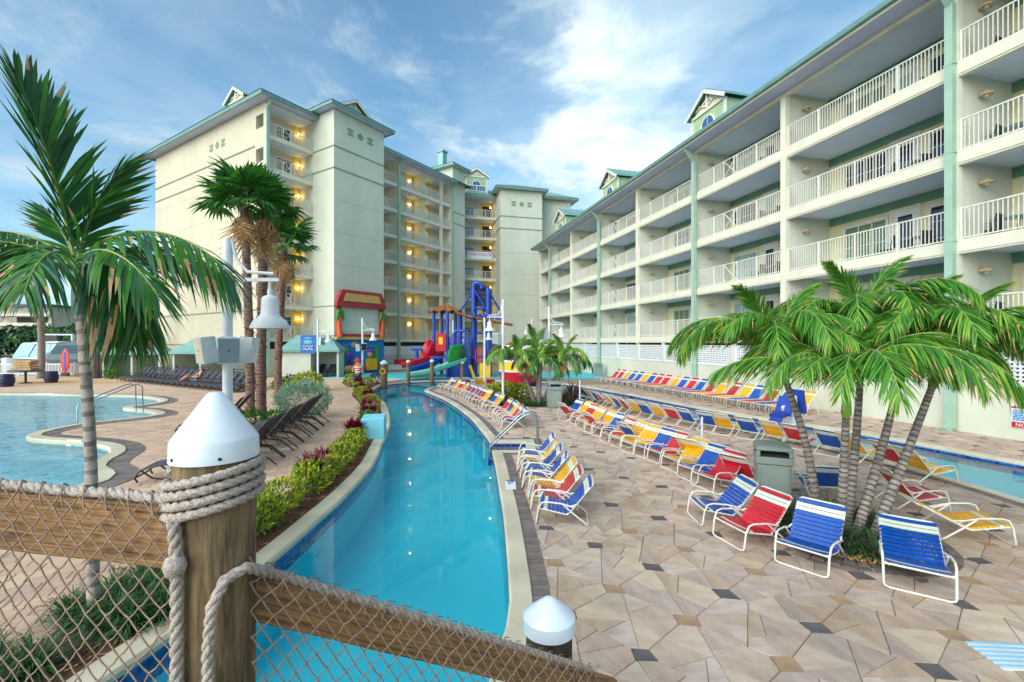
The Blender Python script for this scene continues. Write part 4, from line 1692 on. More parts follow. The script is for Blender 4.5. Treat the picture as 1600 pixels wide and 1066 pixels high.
def reclined_frame():
    me = ME_CF.copy()
    a0, a1 = math.atan2(.47, .385), math.atan2(REC.z - .20, REC.y - .50)
    k2 = (REC - BACK_A).length / (BACK_B - BACK_A).length
    for v in me.vertices:
        y, z = v.co.y - .50, v.co.z - .20
        if y > .03 and abs(z - y * 1.22) < .09 and abs(v.co.x) < .301:
            rr = math.hypot(y, z) * k2
            a = math.atan2(z, y) - a0 + a1
            v.co.y, v.co.z = .50 + rr * math.cos(a), .20 + rr * math.sin(a)
    return me


ME_CFR = reclined_frame()


def make_near_chair(colour, rec=False):
    t = thing('strap_chair', 'x', 'beach chair')
    obj('frame', ME_CFR if rec else ME_CF, t)
    for p, a, c in (SFR if rec else SF):
        obj('strap', SPM[colour if c == 'c' else 'white'], t, loc=p, rot=(a, 0, 0))
    return t


FARM = {}
for c in ('blue', 'red', 'yellow'):
    for w in ('c', 'white'):
        m = MB()
        for p, a, cc in SF:
            if cc == w:
                Mx = Matrix.Translation(p) @ Matrix.Rotation(a, 4, 'X')
                m.box(-.285, .285, -.027, .027, -.008, 0, 0, Mx)
        FARM[(c, w)] = m.mesh('sling', STRAP[c])
WB = []
for half in (0, 1):
    m = MB()
    ks = [x for x in SF if x[2] == 'white']
    for p, a, cc in (ks[:1] if half == 0 else ks[1:]):
        Mx = Matrix.Translation(p) @ Matrix.Rotation(a, 4, 'X')
        m.box(-.285, .285, -.030, .030, -.008, 0, 0, Mx)
    WB.append(m.mesh('white_band', STRAP['white']))
fm = MB()
r = 0.0135
fm.tube([(-.31, .60, .31), (-.315, .16, .385), (-.308, .03, .26), (-.305, .0, .03), (-.25, -.006, .015), (.25, -.006, .015), (.305, .0, .03), (.308, .03, .26), (.315, .16, .385), (.31, .60, .31)], r, 5)
fm.tube([(-.30, .42, .35), (-.30, .80, .04), (-.25, .83, .015), (.25, .83, .015), (.30, .80, .04), (.30, .42, .35)], r, 5)
fm.tube([(-.285, .03, .275), (-.285, .50, .185), (-.285, .855, .625), (-.24, .912, .685), (.24, .912, .685), (.285, .855, .625), (.285, .50, .185), (.285, .03, .275)], r, 5)
fm.tube([(-.305, .03, .27), (.305, .03, .27)], r, 5)
ME_CFF = fm.mesh('frame', M_frame, 60)


def make_far_chair(colour):
    t = thing('strap_chair', 'x', 'beach chair')
    obj('frame', ME_CFF, t)
    obj('sling', FARM[(colour, 'c')], t)
    obj('white_band', WB[0], t)
    obj('white_band', WB[1], t)
    return t


PROTO = {}


def chair(colour, near, p, d, label, group, scale=None, rec=False):
    scale = (scale or 1.0) * 0.95
    if rec:
        o = make_near_chair(colour, True)
        o.location, o.rotation_euler, o.scale = (p[0], p[1], .002), (0, 0, heading(*d)), (scale,) * 3
        o['label'] = label
        return o
    key = (colour, near)
    jz = U(-0.09, 0.09)
    p = (p[0] + U(-.03, .03), p[1] + U(-.03, .03))
    rz = heading(*d) + jz
    if key not in PROTO:
        PROTO[key] = (make_near_chair if near else make_far_chair)(colour)
        o = PROTO[key]
        o.location = (p[0], p[1], 0.002)
        o.rotation_euler = (0, 0, rz)
        o['label'] = label
        o['group'] = group
        if scale:
            o.scale = (scale,) * 3
        return o
    return copy_tree(PROTO[key], (p[0], p[1], 0.002), rz, label, group, scale)


random.seed(21)
B, Rd, Yl = 'blue', 'red', 'yellow'
# row A: seven chairs beside the river, nearest first
for i, c in enumerate([B, Rd, Yl, B, B, Yl, B]):
    p = (0.40 - 0.045 * i, 7.27 + 0.575 * i)
    chair(c, i < 7, p, (-1, 0.06 + 0.01 * i), f'{c} strap chair facing the river, {ORD[i]} from the near end of the near row', 'strap chairs along the near river bank')
# row B1: five chairs past the handrail
for i, c in enumerate([B, Rd, Yl, B, Rd]):
    t = i / 4
    chair(c, False, (-0.33 - 0.5 * t, 15.05 + 2.3 * t), (-0.96, -0.05 - 0.2 * t), f'{c} strap chair, {ORD[i]} past the handrail in the short row by the river', 'strap chairs just past the handrail')
# row B2: following the curve of the coping
crv = smooth_curve([(-1.15, 18.7), (-1.75, 20.4), (-2.55, 22.8), (-3.4, 25.0), (-4.35, 27.1)], 0.61)
for i, p in enumerate(crv):
    c = [Yl, B, Yl, Rd, B, Rd, B, Rd, Yl, Rd, Yl, B, Yl, B, Rd, Yl][i % 16]
    q = crv[min(i + 1, len(crv) - 1)] - crv[max(i - 1, 0)]
    q.normalize()
    chair(c, False, (p.x + 0.0, p.y), (-q.y, q.x), f'{c} strap chair, {ORD[i]} from the near end of the curved river bank row', 'strap chairs along the curving river bank')
for i, c in enumerate([Rd, B, Yl, Rd]):
    p = G([715, 722, 731, 740][i], 603)
    chair(c, False, (-3.5 + 0.72 * i, 28.9 + 0.1 * i), (0.05, 1), f'{c} strap chair seen from behind at the river bend, {ORD[i]} from the left', 'strap chairs facing the play structure')
# row C: the plaza row that faces the camera side
rowC = [(876.5, 653, B), (888.5, 657.6, Yl), (896, 663.6, Rd), (906.5, 669.6, Yl), (917.8, 677, Yl), (930.5, 681.6, B), (944.8, 692, Rd), (960.6, 698, Yl),
        (981.6, 707.8, Yl), (998.8, 714.6, B), (1019, 721, Rd), (1045.6, 734.8, Yl), (1073.8, 751.7, B), (1098, 764.8, Rd)]
for i, (px, py, c) in enumerate(rowC[::-1]):
    g = G(px, py)
    chair(c, i < 9, g, (-0.95, -0.28 - 0.0 * i), f'{c} strap chair, {ORD[i]} from the litter bin in the middle plaza row', 'strap chairs of the middle plaza row')
# back-to-back chairs behind row C
for i, (px, py, c, dx, dy, lab) in enumerate([
        (1176, 752, Rd, .75, .6, 'red strap chair turned away, back to the red chair nearest the litter bin'),
        (1104, 722, Yl, .8, .5, 'yellow strap chair turned away behind the white pole'),
        (1010, 694, B, .9, .4, 'blue strap chair turned away, half hidden behind a yellow chair of the middle row'),
        (950, 673, Rd, .9, .4, 'red strap chair turned away, half hidden behind the middle row'),
        (905, 655, Rd, .9, .4, 'red strap chair turned away near the far end of the middle row')]):
    g = G(px, py)
    chair(c, i < 2, (g.x, g.y), (dx, dy), lab, None)
# loose chairs round the palm bed
chair(B, True, G(1087, 812), (-1, -0.08), 'small blue strap chair in profile between the red chair and the middle row', None)
chair(Rd, True, G(1141, 851), (-0.95, -0.30), 'red strap chair at the left edge of the palm bed', None)
chair(B, True, G(1254, 892), (-0.77, -0.64), 'blue strap chair in front of the palm bed, next to the red one', None)
chair(B, True, G(1436, 931), (-0.58, -0.81), 'blue strap lounger nearest the camera, at the right front of the palm bed', None, 1.05, True)
chair(Yl, True, G(1560, 842), (0.97, -0.25), 'yellow strap chair facing right beside the palm bed', None, 1.05, True)
chair(Rd, True, G(1462, 792), (0.93, -0.1), 'red strap chair facing right behind the leaning palm trunks', None)
chair(B, True, (5.75, 8.75), (0.15, 1), 'blue strap chair seen from behind between the palm trunks', None)
# row D: backs to the plaza, feet to the second channel
lineD = smooth_curve([(3.15, 23.2), (3.7, 20.0), (4.45, 17.2), (5.35, 15.4), (6.1, 14.1), (6.75, 13.1), (7.3, 12.1), (7.75, 11.1), (7.95, 10.2), (8.0, 9.3)], 0.1)
rowD = [Rd, Rd, B, Yl, B, Rd, Yl, B, Rd, Yl, B, Yl, Rd, B, B, Yl, B, Yl, Rd, B, Yl, Rd, Yl]
Ltot = len(lineD) - 1
for i, c in enumerate(rowD):
    k2 = int(Ltot * i / (len(rowD) - 1))
    p = lineD[k2]
    q = (lineD[min(k2 + 4, Ltot)] - lineD[max(k2 - 4, 0)]).normalized()
    d = V((-q.y, q.x))
    if d.x < 0:
        d = -d
    f = p + d * 0.86
    chair(c, i > 12, (f.x, f.y), (d.x, d.y), f'{c} strap chair facing the second channel, {ORD[i]} from the far end of its row', 'strap chairs facing the second channel')
chair(Yl, False, G(922, 581), (-.6, -.8), 'yellow strap chair alone by the far end of the screen wall', None)
chair(B, False, G(932, 582), (.9, -.4), 'blue strap chair alone by the far end of the screen wall', None)


# row E: chaises by the wall
def chaise(colour):
    t = thing('chaise_longue', 'x', 'lounger')
    m = MB()
    r = 0.016
    for s in (-1, 1):
        m.tube([(s * .30, 0, .36), (s * .30, 1.25, .36)], r, 5)
        for y in (0.12, 0.55, 0.98):
            m.tube([(s * .30, y, .36), (s * .31, y - .06, .12), (s * .31, y + .05, .012), (s * .31, y + .22, .012), (s * .30, y + .34, .36)], r * .8, 4)
        m.tube([(s * .29, 1.25, .36), (s * .29, 1.78, .95)], r, 5)
        m.tube([(s * .29, 1.55, .68), (s * .29, 1.75, .36), (s * .29, 1.8, .02)], r * .8, 4)
    m.tube([(-.30, 0, .36), (.30, 0, .36)], r, 5)
    m.tube([(-.29, 1.78, .95), (.29, 1.78, .95)], r, 5)
    m.build('frame', M_frame, t, 60)
    b = MB()
    for i in range(11):
        y = 0.06 + i * 0.112
        b.box(-.30, .30, y, y + .10, .365, .378)
    dv = V((0, .53, .59)).normalized()
    for i in range(7):
        a = V((0, 1.27, .385)) + dv * (i * .1)
        if i < 5:
            b.bar(a, a + dv * .088, .58, .012, up=(0, -.7, .6))
    b.build('sling', STRAP[colour], t)
    w = MB()
    for i in (5,):
        a = V((0, 1.27, .385)) + dv * (i * .1)
        w.bar(a, a + dv * .088, .58, .012, up=(0, -.7, .6))
    w.build('headband', STRAP['white'], t)
    w = MB()
    a = V((0, 1.27, .385)) + dv * .6
    w.bar(a, a + dv * .1, .58, .014, up=(0, -.7, .6))
    w.build('top_strap', STRAP[colour], t)
    return t


CH = {c: None for c in (B, Rd, Yl)}
rowE = [Rd, Rd, Yl, B, B, Yl, B, Rd, Rd, Yl, B, Rd, B, Rd, Yl, Rd, Yl, B, Rd, B, Yl]
for i, c in enumerate(rowE):
    t = i / (len(rowE) - 1)
    p = V((6.05, 32.2, 0.002)).lerp(V((10.05, 17.5, 0.002)), t)
    lab = f'{c} chaise longue along the screen wall, {ORD[i]} from the far bin'
    rz = heading(-0.969, -0.247) + U(-.04, .04)
    if CH[c] is None:
        CH[c] = chaise(c)
        CH[c].location, CH[c].rotation_euler = p, (0, 0, rz)
        CH[c]['label'], CH[c]['group'] = lab, 'chaises along the screen wall'
    else:
        copy_tree(CH[c], p, rz, lab, 'chaises along the screen wall')


# dark loungers of the pool deck
def dark_lounger():
    t = thing('sun_lounger', 'x', 'lounger')
    m = MB()
    r = 0.018
    for s in (-1, 1):
        m.tube([(s * .31, .05, .03), (s * .315, .0, .12), (s * .315, .10, .27), (s * .315, .45, .35), (s * .315, 1.3, .35), (s * .315, 1.62, .30), (s * .315, 1.95, .02)], r, 6)
        m.tube([(s * .315, .10, .27), (s * .315, .3, .10), (s * .315, .7, .02), (s * .315, .95, .16), (s * .315, 1.1, .35)], r, 6)
        m.tube([(s * .335, .75, .35), (s * .34, .85, .52), (s * .34, 1.3, .55), (s * .335, 1.42, .36)], r * .9, 6)
        m.tube([(s * .29, 1.2, .36), (s * .29, 1.75, 1.02)], r, 6)
        m.tube([(s * .29, 1.55, .76), (s * .3, 1.85, .34)], r * .7, 5)
    m.tube([(-.315, 0, .12), (.315, 0, .12)], r, 6)
    m.tube([(-.29, 1.75, 1.02), (.29, 1.75, 1.02)], r, 6)
    m.build('frame', M_brown, t, 60)
    b = MB()
    b.add([(-.29, .08, .275), (.29, .08, .275), (.29, .45, .355), (-.29, .45, .355), (.29, 1.22, .345), (-.29, 1.22, .345),
           (-.29, .08, .262), (.29, .08, .262), (.29, .45, .342), (-.29, .45, .342), (.29, 1.22, .332), (-.29, 1.22, .332)],
          [(0, 1, 2, 3), (3, 2, 4, 5), (6, 9, 8, 7), (9, 11, 10, 8), (0, 6, 7, 1), (5, 4, 10, 11), (0, 3, 9, 6), (3, 5, 11, 9), (1, 7, 8, 2), (2, 8, 10, 4)])
    b.build('seat', M_sling, t)
    b = MB()
    b.bar((0, 1.23, .37), (0, 1.74, .99), .57, .016, up=(0, -.7, .6))
    b.build('backrest', M_sling, t)
    return t


DL0 = dark_lounger()
spots = []
for i in range(20):
    t = i / 19
    p = V((-28.8, 33.3)).lerp(V((-15.9, 25.4)), t)
    spots.append((p, (-.53, -.85), f'dark sling lounger, {ORD[i]} from the left in the long row before the cabanas', 'dark loungers in the long poolside row'))
for i in range(7):
    t = i / 6
    p = V((-7.35, 10.3)).lerp(V((-8.3, 15.4)), t)
    spots.append((p, (-.98, -.18), f'dark lounger by the river path, {ORD[i]} from the near end of its row', 'dark loungers beside the river path'))
for i, p in enumerate([(-10.4, 14.2), (-10.7, 15.2), (-7.55, 9.3)]):
    spots.append((V(p), (-.95, -.3), ['dark lounger with looped foot end left of the white piling cap', 'dark lounger just behind the looped foot end left of the piling cap',
                                      'dark lounger half hidden by the rope coils of the big piling'][i], 'dark loungers behind the piling'))
for i in range(3):
    spots.append((V((-17.0 + i * 0.85, 36.6 - i * 0.1)), (-.2, -.98), f'lounger in the shade of the right cabana, {ORD[i]} from its left wall', 'loungers inside the right cabana'))
random.seed(5)
for i, (p, d, lab, g) in enumerate(spots):
    rz = heading(*d) + U(-.05, .05)
    z = 0.002
    if i == 0:
        DL0.location, DL0.rotation_euler = (p.x, p.y, z), (0, 0, rz)
        DL0['label'], DL0['group'] = lab, g
    else:
        copy_tree(DL0, (p.x, p.y, z), rz, lab, g)


# person lying on a lounger
def person_on_lounger():
    p0 = spots[11][0]
    d = V((-.53, -.85)).normalized()
    T = Matrix.Translation((p0.x, p0.y, 0)) @ Matrix.Rotation(heading(d.x, d.y), 4, 'Z')
    M_skin = pm('skin', (206, 148, 116), (188, 128, 98), 8, 0.6)
    M_top = pm('red_top', (206, 30, 52), (180, 22, 40), 10, 0.8)
    M_short = pm('pale_shorts', (206, 204, 214), (180, 180, 194), 10, 0.8)
    M_hair = pm('dark_hair', (46, 30, 26), (30, 20, 18), 20, 0.7)

    def skin(name, verts, edges, rad, mat, parent):
        me = bpy.data.meshes.new(name)
        me.from_pydata(verts, edges, [])
        o = obj(name, me, parent)
        o.modifiers.new('s', 'SKIN')
        o.modifiers.new('sub', 'SUBSURF').render_levels = 2
        for i, r2 in enumerate(rad):
            me.skin_vertices[0].data[i].radius = (r2, r2)
        me.skin_vertices[0].data[0].use_root = True
        me.materials.append(mat)
        return o
    t = thing('person', 'person in a red top and pale shorts lying on a dark lounger, knees bent', 'person', (p0.x, p0.y, 0), heading(d.x, d.y))
    v = [(0, 1.15, .47), (0, 1.32, .60), (0, 1.46, .76), (0, 1.53, .84), (0, 1.60, .92), (0, 1.66, 1.0),
         (-.09, 1.1, .47), (-.12, .78, .74), (-.13, .45, .46), (-.13, .36, .45), (.09, 1.1, .47), (.14, .70, .66), (.13, .36, .44), (.13, .27, .44),
         (-.19, 1.44, .78), (-.30, 1.28, .62), (-.22, 1.08, .58), (-.16, 1.0, .56), (.19, 1.44, .78), (.29, 1.3, .6), (.24, 1.08, .55), (.18, 1.0, .55)]
    e = [(0, 1), (1, 2), (2, 3), (3, 4), (4, 5), (0, 6), (6, 7), (7, 8), (8, 9), (0, 10), (10, 11), (11, 12), (12, 13), (2, 14), (14, 15), (15, 16), (16, 17), (2, 18), (18, 19), (19, 20), (20, 21)]
    rr = [.13, .12, .13, .05, .095, .085, .09, .062, .045, .035, .09, .062, .045, .035, .055, .042, .033, .03, .055, .042, .033, .03]
    skin('body', v, e, rr, M_skin, t)
    skin('top', [(0, 1.2, .50), (0, 1.32, .605), (0, 1.45, .76)], [(0, 1), (1, 2)], [.145, .14, .15], M_top, t)
    skin('shorts', [(0, 1.14, .47), (-.09, 1.08, .50), (-.105, .93, .62), (.09, 1.08, .50), (.115, .9, .58)], [(0, 1), (1, 2), (0, 3), (3, 4)], [.145, .105, .09, .105, .09], M_short, t)
    MB().lathe([(0.0, -.12), (.07, -.09), (.108, -.02), (.112, .05), (.08, .1), (0, .125)], 12, Matrix.Translation((0, 1.66, .985)) @ Matrix.Rotation(R(-50), 4, 'X')).build('hair', M_hair, t, 180)


person_on_lounger()


# ---------------------------------------------------------------- bins, lamps, rails, small furniture
def litter_bin(loc, rz, label, s=1.0, panel=True):
    t = thing('litter_bin', label, 'bin', loc, rz)
    w = 0.29
    b = MB()
    b.lathe([(w * 1.30, 0), (w * 1.36, .05), (w * 1.36, .78)], 4, None, 0, math.pi / 4)
    o = b.build('body', M_bin, t)
    bv = o.modifiers.new('b', 'BEVEL')
    bv.width, bv.segments = 0.03, 2
    p = MB()
    for q in range(4):
        Mx = Matrix.Rotation(q * math.pi / 2, 4, 'Z')
        p.box(-.21, .21, -w * .985, -w * .955, .08, .73, 0, Mx)
        p.box(-.225, .225, -w * .975, -w * .95, .065, .08, 0, Mx)
    p.build('side_panel', M_binlid, t)
    l = MB()
    W = .30
    for sx in (-1, 1):
        for sy in (-1, 1):
            l.box(sx * W - (.07 if sx > 0 else 0), sx * W + (.07 if sx < 0 else 0), sy * W - (.07 if sy > 0 else 0), sy * W + (.07 if sy < 0 else 0), .92, 1.03)
    l.box(-W, W, -W, W, .785, .92)
    l.lathe([(W * 1.414, 1.03), (W * 1.414, 1.08), (W * 1.25, 1.12), (W * .7, 1.15), (0.0, 1.155)], 4, None, 0, math.pi / 4)
    o = l.build('lid', M_binlid, t)
    bv = o.modifiers.new('b', 'BEVEL')
    bv.width, bv.segments = 0.018, 2
    MB().box(-W + .04, W - .04, -W + .04, W - .04, .921, .96).build('inner_liner', M_black, t)
    t.scale = (s,) * 3
    return t


litter_bin((4.55, 7.95, 0.002), R(-22), 'large grey litter bin with side openings beside the palm bed', .93)
g = G(866, 637)
litter_bin((g.x, g.y, 0.002), R(8), 'grey litter bin in front of the small palm clump')
g = G(1456, 664)
litter_bin((g.x + .1, g.y + .25, 0.002), ANG_R, 'beige-grey litter bin against the screen wall beside the wide downspout')
g = G(931, 588)
litter_bin((g.x + .2, g.y, 0.002), ANG_R, 'small far litter bin against the screen wall behind the red chaises')
litter_bin((-34.0, 37.0, 0.002), 0, 'grey litter bin by the marina fence between the palm trunks')


def bell_profile(s=1.0):
    return [(0.0, .52), (.03, .52), (.035, .44), (.085, .42), (.105, .38), (.11, .2), (.118, .185), (.12, .17), (.2, .1), (.235, .03), (.24, .0), (.228, .0), (.19, .08), (.1, .16), (0, .17)]


ME_BELL = MB().lathe(bell_profile(), 24).mesh('lamp_shade', M_white, 50)


def lamp_post(loc, h, rz, label, arm=0.62, bell_z=None, r=0.06, sc=1.0):
    t = thing('lamp_post', label, 'lamp post', loc, rz)
    m = MB()
    m.lathe([(.12, 0), (.12, .06), (r, .07), (r, h), (r * .9, h + .04), (0, h + .05)], 14)
    m.build('pole', M_white, t, 50)
    bz = bell_z or h - 1.5
    a = MB()
    top = bz + .62
    a.box(r * .8, arm + .12, -.025, .025, top, top + .045)
    a.tube([(r, 0, top + .55), (r + .05, 0, top + .3), (r + .2, 0, top + .13), (arm + .05, 0, top + .10)], .022, 8)
    a.tube([(arm, 0, top + .02), (arm, 0, bz + .5)], .018, 8)
    a.build('arm', M_white, t, 50)
    obj('lamp_shade', ME_BELL, t, loc=(arm, 0, bz))
    MB().lathe([(0, 0), (.05, .02), (.06, .1), (0, .12)], 10, Matrix.Translation((arm, 0, bz + .04))).build('bulb', M_glassw, t, 180)
    return t


def speaker(loc, rz, pitch, label, s=1.0, face=None):
    t = thing('speaker', label, 'speaker', loc, rz)
    M = Matrix.Rotation(pitch, 4, 'X')
    prof = [(-.2, 0), (.2, 0), (.13, .28), (-.13, .28)]
    MB().prism(prof, -.27, .27, 0, M).build('cabinet', M_white, t)
    b = MB()
    b.box(-.185, .185, -.012, 0.0, -.25, .25, 0, M)
    b.build('grille', face or pm('speaker_grille', (150, 164, 172), (138, 152, 160), 60, .6), t)
    MB().box(-.018, .018, -.018, -.012, -.012, .012, 0, M).build('badge', M_black, t)
    MB().tube([M @ V((0, .26, 0)), (0, .42, 0)], .03, 6).build('bracket', M_white, t)
    t.scale = (s,) * 3
    return t


pl = V((-3.75, 6.0, 0.0))
lamp_post(pl, 4.13, R(0), 'big white lamp post with bell shade beside the front palm, loudspeakers on it', 0.56, bell_z=2.99)
sz = 2.70
for a, q, sc_, fc, lab in ((34, .40, .60, None, 'middle grey-faced loudspeaker on the big lamp post'), (-36, .33, .62, M_cream, 'left cream-faced loudspeaker on the big lamp post'),
                           (100, .33, .62, M_white, 'right white loudspeaker on the big lamp post')):
    speaker((pl.x + q * math.sin(R(a)), pl.y - q * math.cos(R(a)), sz), R(a), R(7), lab, sc_, fc)
MB_ = None
g = G(786, 631)
lamp_post((g.x, g.y, 0), 4.75, R(180), 'white lamp post at the end of the curved chair row', 0.62, bell_z=3.35)
speaker((g.x - .36, g.y - .15, 3.0), R(-40), R(6), 'loudspeaker on the lamp post at the end of the curved chair row', .9)
g = G(858, 622)
lamp_post((g.x, g.y, 0), 4.6, R(0), 'white lamp post behind the small palm clump', 0.62, bell_z=3.1)
speaker((g.x - .4, g.y - .2, 3.2), R(-60), R(6), 'loudspeaker on the lamp post behind the small palm clump', .9)
g = G(757, 604)
lamp_post((g.x, g.y, 0), 4.4, R(60), 'white lamp post beside the yellow slide supports', 0.5, bell_z=3.0)
lamp_post((-11.3, 26.5, 0), 4.2, R(0), 'white lamp post with blue sign before the right cabana', 0.62, bell_z=2.85)
speaker((-10.95, 26.35, 2.9), R(60), R(6), 'loudspeaker on the lamp post with the blue sign', .8)
lamp_post((-9.2, 28.0, 0), 4.3, R(0), 'white lamp post in front of the painted pirate mural', 0.66, bell_z=2.95)
speaker((-9.0, 27.7, 2.55), R(20), R(6), 'dark-faced loudspeaker on the lamp post before the mural', .8, M_dark)
speaker((-9.55, 27.8, 2.5), R(-70), R(6), 'white loudspeaker on the lamp post before the mural', .8)
lamp_post((-5.6, 43.2, 0), 4.9, R(0), 'far white lamp post left of the play tower roof', 0.9, bell_z=2.9)
g = G(822, 610)
lamp_post((2.0, 46.0, 0), 5.2, R(180), 'far white lamp post in front of the wing end', 0.6, bell_z=3.7)

# blue sign on the lamp post
t = thing('hanging_sign', 'small blue sign with white lettering on a lamp post', 'sign', (-11.83, 26.4, 2.75), R(4))
MB().box(-.42, .42, -.03, .03, -.55, .5).build('board', pm('sign_blue', (30, 104, 186), (24, 90, 166), 3, .4), t)
MB().lathe([(0, 0), (.25, .005), (.2, .012), (0, .014)], 16, Matrix.Translation((0, -.03, .1)) @ Matrix.Rotation(R(90), 4, 'X') @ Matrix.Diagonal((1, .5, 1, 1))).build('emblem', pm('sign_teal', (96, 190, 186)), t)
MB().tube([(-.28, -.036, -.2), (-.2, -.036, -.08), (-.12, -.036, -.2), (-.04, -.036, -.1), (.04, -.036, -.2), (.12, -.036, -.1), (.2, -.036, -.2), (.28, -.036, -.12)], .03, 6).build('script_mark', M_mark, t, 60)
MB().tube([(-.28, -.036, -.34), (-.16, -.036, -.28), (-.05, -.036, -.36), (.08, -.036, -.28), (.28, -.036, -.34)], .03, 6).build('script_mark', M_mark, t, 60)
MB().box(-.2, .2, -.036, -.03, .3, .36).build('sign_stripe', pm('sign_sky', (110, 190, 226)), t)

# slim white poles among the chairs
ME_POLE = MB().lathe([(.15, 0), (.15, .03), (.025, .04), (.025, 1.75), (0, 1.76)], 10).mesh('slim_pole', M_white, 50)
for i, (px, py, h, lab) in enumerate([(1097, 716, 1.0, 'slim white pole behind the middle chair row, by the yellow chair'), (906, 641, 1.25, 'slim white pole near the far end of the middle row')]):
    g = G(px, py)
    o = obj('slim_pole', ME_POLE, None, loc=(g.x, g.y, 0.001))
    o.scale = (1, 1, h / 1.75)
    tag(o, lab, 'pole')

# stainless handrails
def handrail(loc, rz, label, pts, gap=.5, r=.022):
    t = thing('handrail', label, 'handrail', loc, rz)
    for s in (0, gap):
        m = MB()
        m.tube([(p[0], p[1] + s, p[2]) for p in pts], r, 8)
        m.build('rail', M_steel, t, 60)
    return t


handrail((-0.62, 12.1, 0), R(0), 'stainless handrail of the river entry steps',
         [(0.0, 0, -.45), (0.03, 0, .02), (.85, 0, .80), (.98, 0, .88), (1.12, 0, .90), (1.26, 0, .86), (1.32, 0, .74), (1.32, 0, 0.0)], .55)
handrail((-15.2, 17.4, 0), R(62), 'stainless handrail at the big pool steps',
         [(-.9, 0, -.5), (-.9, 0, .45), (-.85, 0, .55), (.55, 0, 1.12), (.75, 0, 1.16), (.9, 0, 1.05), (.92, 0, 0)], .55)

# pool lift chair
t = thing('pool_lift', 'white and blue pool lift with blue covers by the second channel', 'pool lift', (9.85, 15.9, 0), R(15))
MB().lathe([(.3, 0), (.3, .05), (.12, .08), (.1, .95), (0, .97)], 10).build('column', M_white, t, 50)
m = MB()
m.bar((0, 0, .9), (-.75, -.25, .55), .08, .12)
m.bar((-.35, -.1, .35), (-.75, -.25, .62), .05, .08)
m.build('arm', M_white, t)
M_cov = pm('blue_cover', (24, 62, 160), (18, 48, 132), 5, .6, bump=.3, bscale=8)
m = MB()
m.bar((.28, .05, .35), (.12, .02, 1.15), .5, .12)
m.build('battery_cover', M_cov, t)
m = MB()
m.bar((-.75, -.25, .35), (-.45, -.15, .95), .5, .1)
m.bar((-.75, -.25, .4), (-1.15, -.4, .36), .46, .1)
m.build('seat', M_cov, t)
m = MB()
m.bar((-1.15, -.4, .3), (-1.3, -.45, .05), .4, .06)
m.build('footrest', M_cov, t)

# NO DIVING notice on the wall
p = RB.matrix_basis @ V((-1.9, 0.0, 0))
t = thing('wall_notice', 'white pool rules notice with red NO DIVING line on the screen wall', 'sign', (p.x, p.y, 0.66), ANG_R)
MB().box(-.5, .5, -.015, .012, -.3, .34).build('board', M_mark, t)
MB().box(-.48, .48, .012, .015, .26, .32).build('red_band', M_redtxt, t)
random.seed(2)
MB().box(-.47, .47, .0125, .0145, -.10, .24).build('blue_panel', pm('notice_paleblue', (166, 204, 232)), t)
m = MB()
for q in range(7):
    x = -.44
    while x < .42:
        wd = U(.03, .09)
        m.box(x, min(x + wd, .45), .015, .0165, .195 - q * .046, .215 - q * .046)
        x += wd + .022
m.build('small_print', M_bluetxt, t, kind='stuff')
MB().box(-.48, .48, .0125, .0145, -.29, -.125).build('red_line', M_redtxt, t)
obj('warning_text', text_mesh('NO DIVING', .15, M_mark), t, loc=(0, .0155, -.21), rot=(R(90), 0, R(180)))
# pale striped mat lying at the right edge
g = G(1600, 1026)
t = thing('striped_mat', 'pale blue and white striped mat lying on the pavers at the bottom right', 'mat', (g.x, g.y, 0.003), R(-4))
for q in range(12):
    boxes('stripe', [(-.36, .5, q * .03 - .20, q * .03 - .172, 0, .014 + .002 * (q % 2))], [M_white, pm('strap_pale_blue', (150, 206, 232))][q % 2], t)
# ---------------------------------------------------------------- plants
L_dark = pm('leaf_dark', (52, 112, 54), (34, 84, 42), 3, .5, trans=.22)
L_mid = pm('leaf_mid', (84, 150, 46), (54, 116, 38), 3, .48, trans=.28)
L_light = pm('leaf_light', (142, 184, 56), (104, 158, 46), 3, .48, trans=.3)
L_blue = pm('leaf_bluegreen', (58, 116, 84), (42, 92, 70), 3, .5, trans=.2)
L_dry = pm('leaf_dry', (212, 172, 122), (176, 134, 92), 4, .85, trans=.15)
L_rach = pm('rachis', (150, 164, 84), (122, 140, 66), 4, .5)
L_shaft = pm('crownshaft_green', (122, 168, 62), (92, 140, 52), 1.6, .45, stretch=(1, 1, .3))
L_grass = pm('liriope', (44, 96, 44), (28, 66, 34), 4, .5, trans=.2)
L_grass2 = pm('liriope_light', (84, 128, 56), (56, 100, 44), 4, .5, trans=.2)
L_purple = pm('purple_blade', (112, 78, 96), (82, 54, 70), 4, .6, trans=.15)
L_cro1 = pm('croton_yellow', (206, 204, 62), (168, 178, 48), 12, .45, trans=.25)
L_cro2 = pm('croton_lime', (150, 176, 50), (112, 146, 42), 12, .45, trans=.25)
L_cro3 = pm('croton_green', (86, 124, 40), (62, 98, 34), 12, .45, trans=.2)
L_red1 = pm('cordyline_red', (150, 34, 52), (110, 24, 42), 8, .4, trans=.2)
L_red2 = pm('cordyline_dark', (92, 26, 38), (64, 20, 32), 8, .4, trans=.15)
L_silv1 = pm('buttonwood_silver', (158, 184, 158), (126, 158, 132), 10, .6, trans=.15)
L_silv2 = pm('buttonwood_green', (104, 144, 110), (82, 120, 92), 10, .6, trans=.15)
T_grey = pm('trunk_grey', (176, 164, 152), (112, 102, 100), 6, .9, bump=.5, bscale=30, stretch=(1, 1, 2.0), lo=.38, hi=.66, stain=.1)
T_ring = pm('trunk_ring', (104, 96, 92), (78, 70, 68), 9, .9, bump=.3, bscale=30)
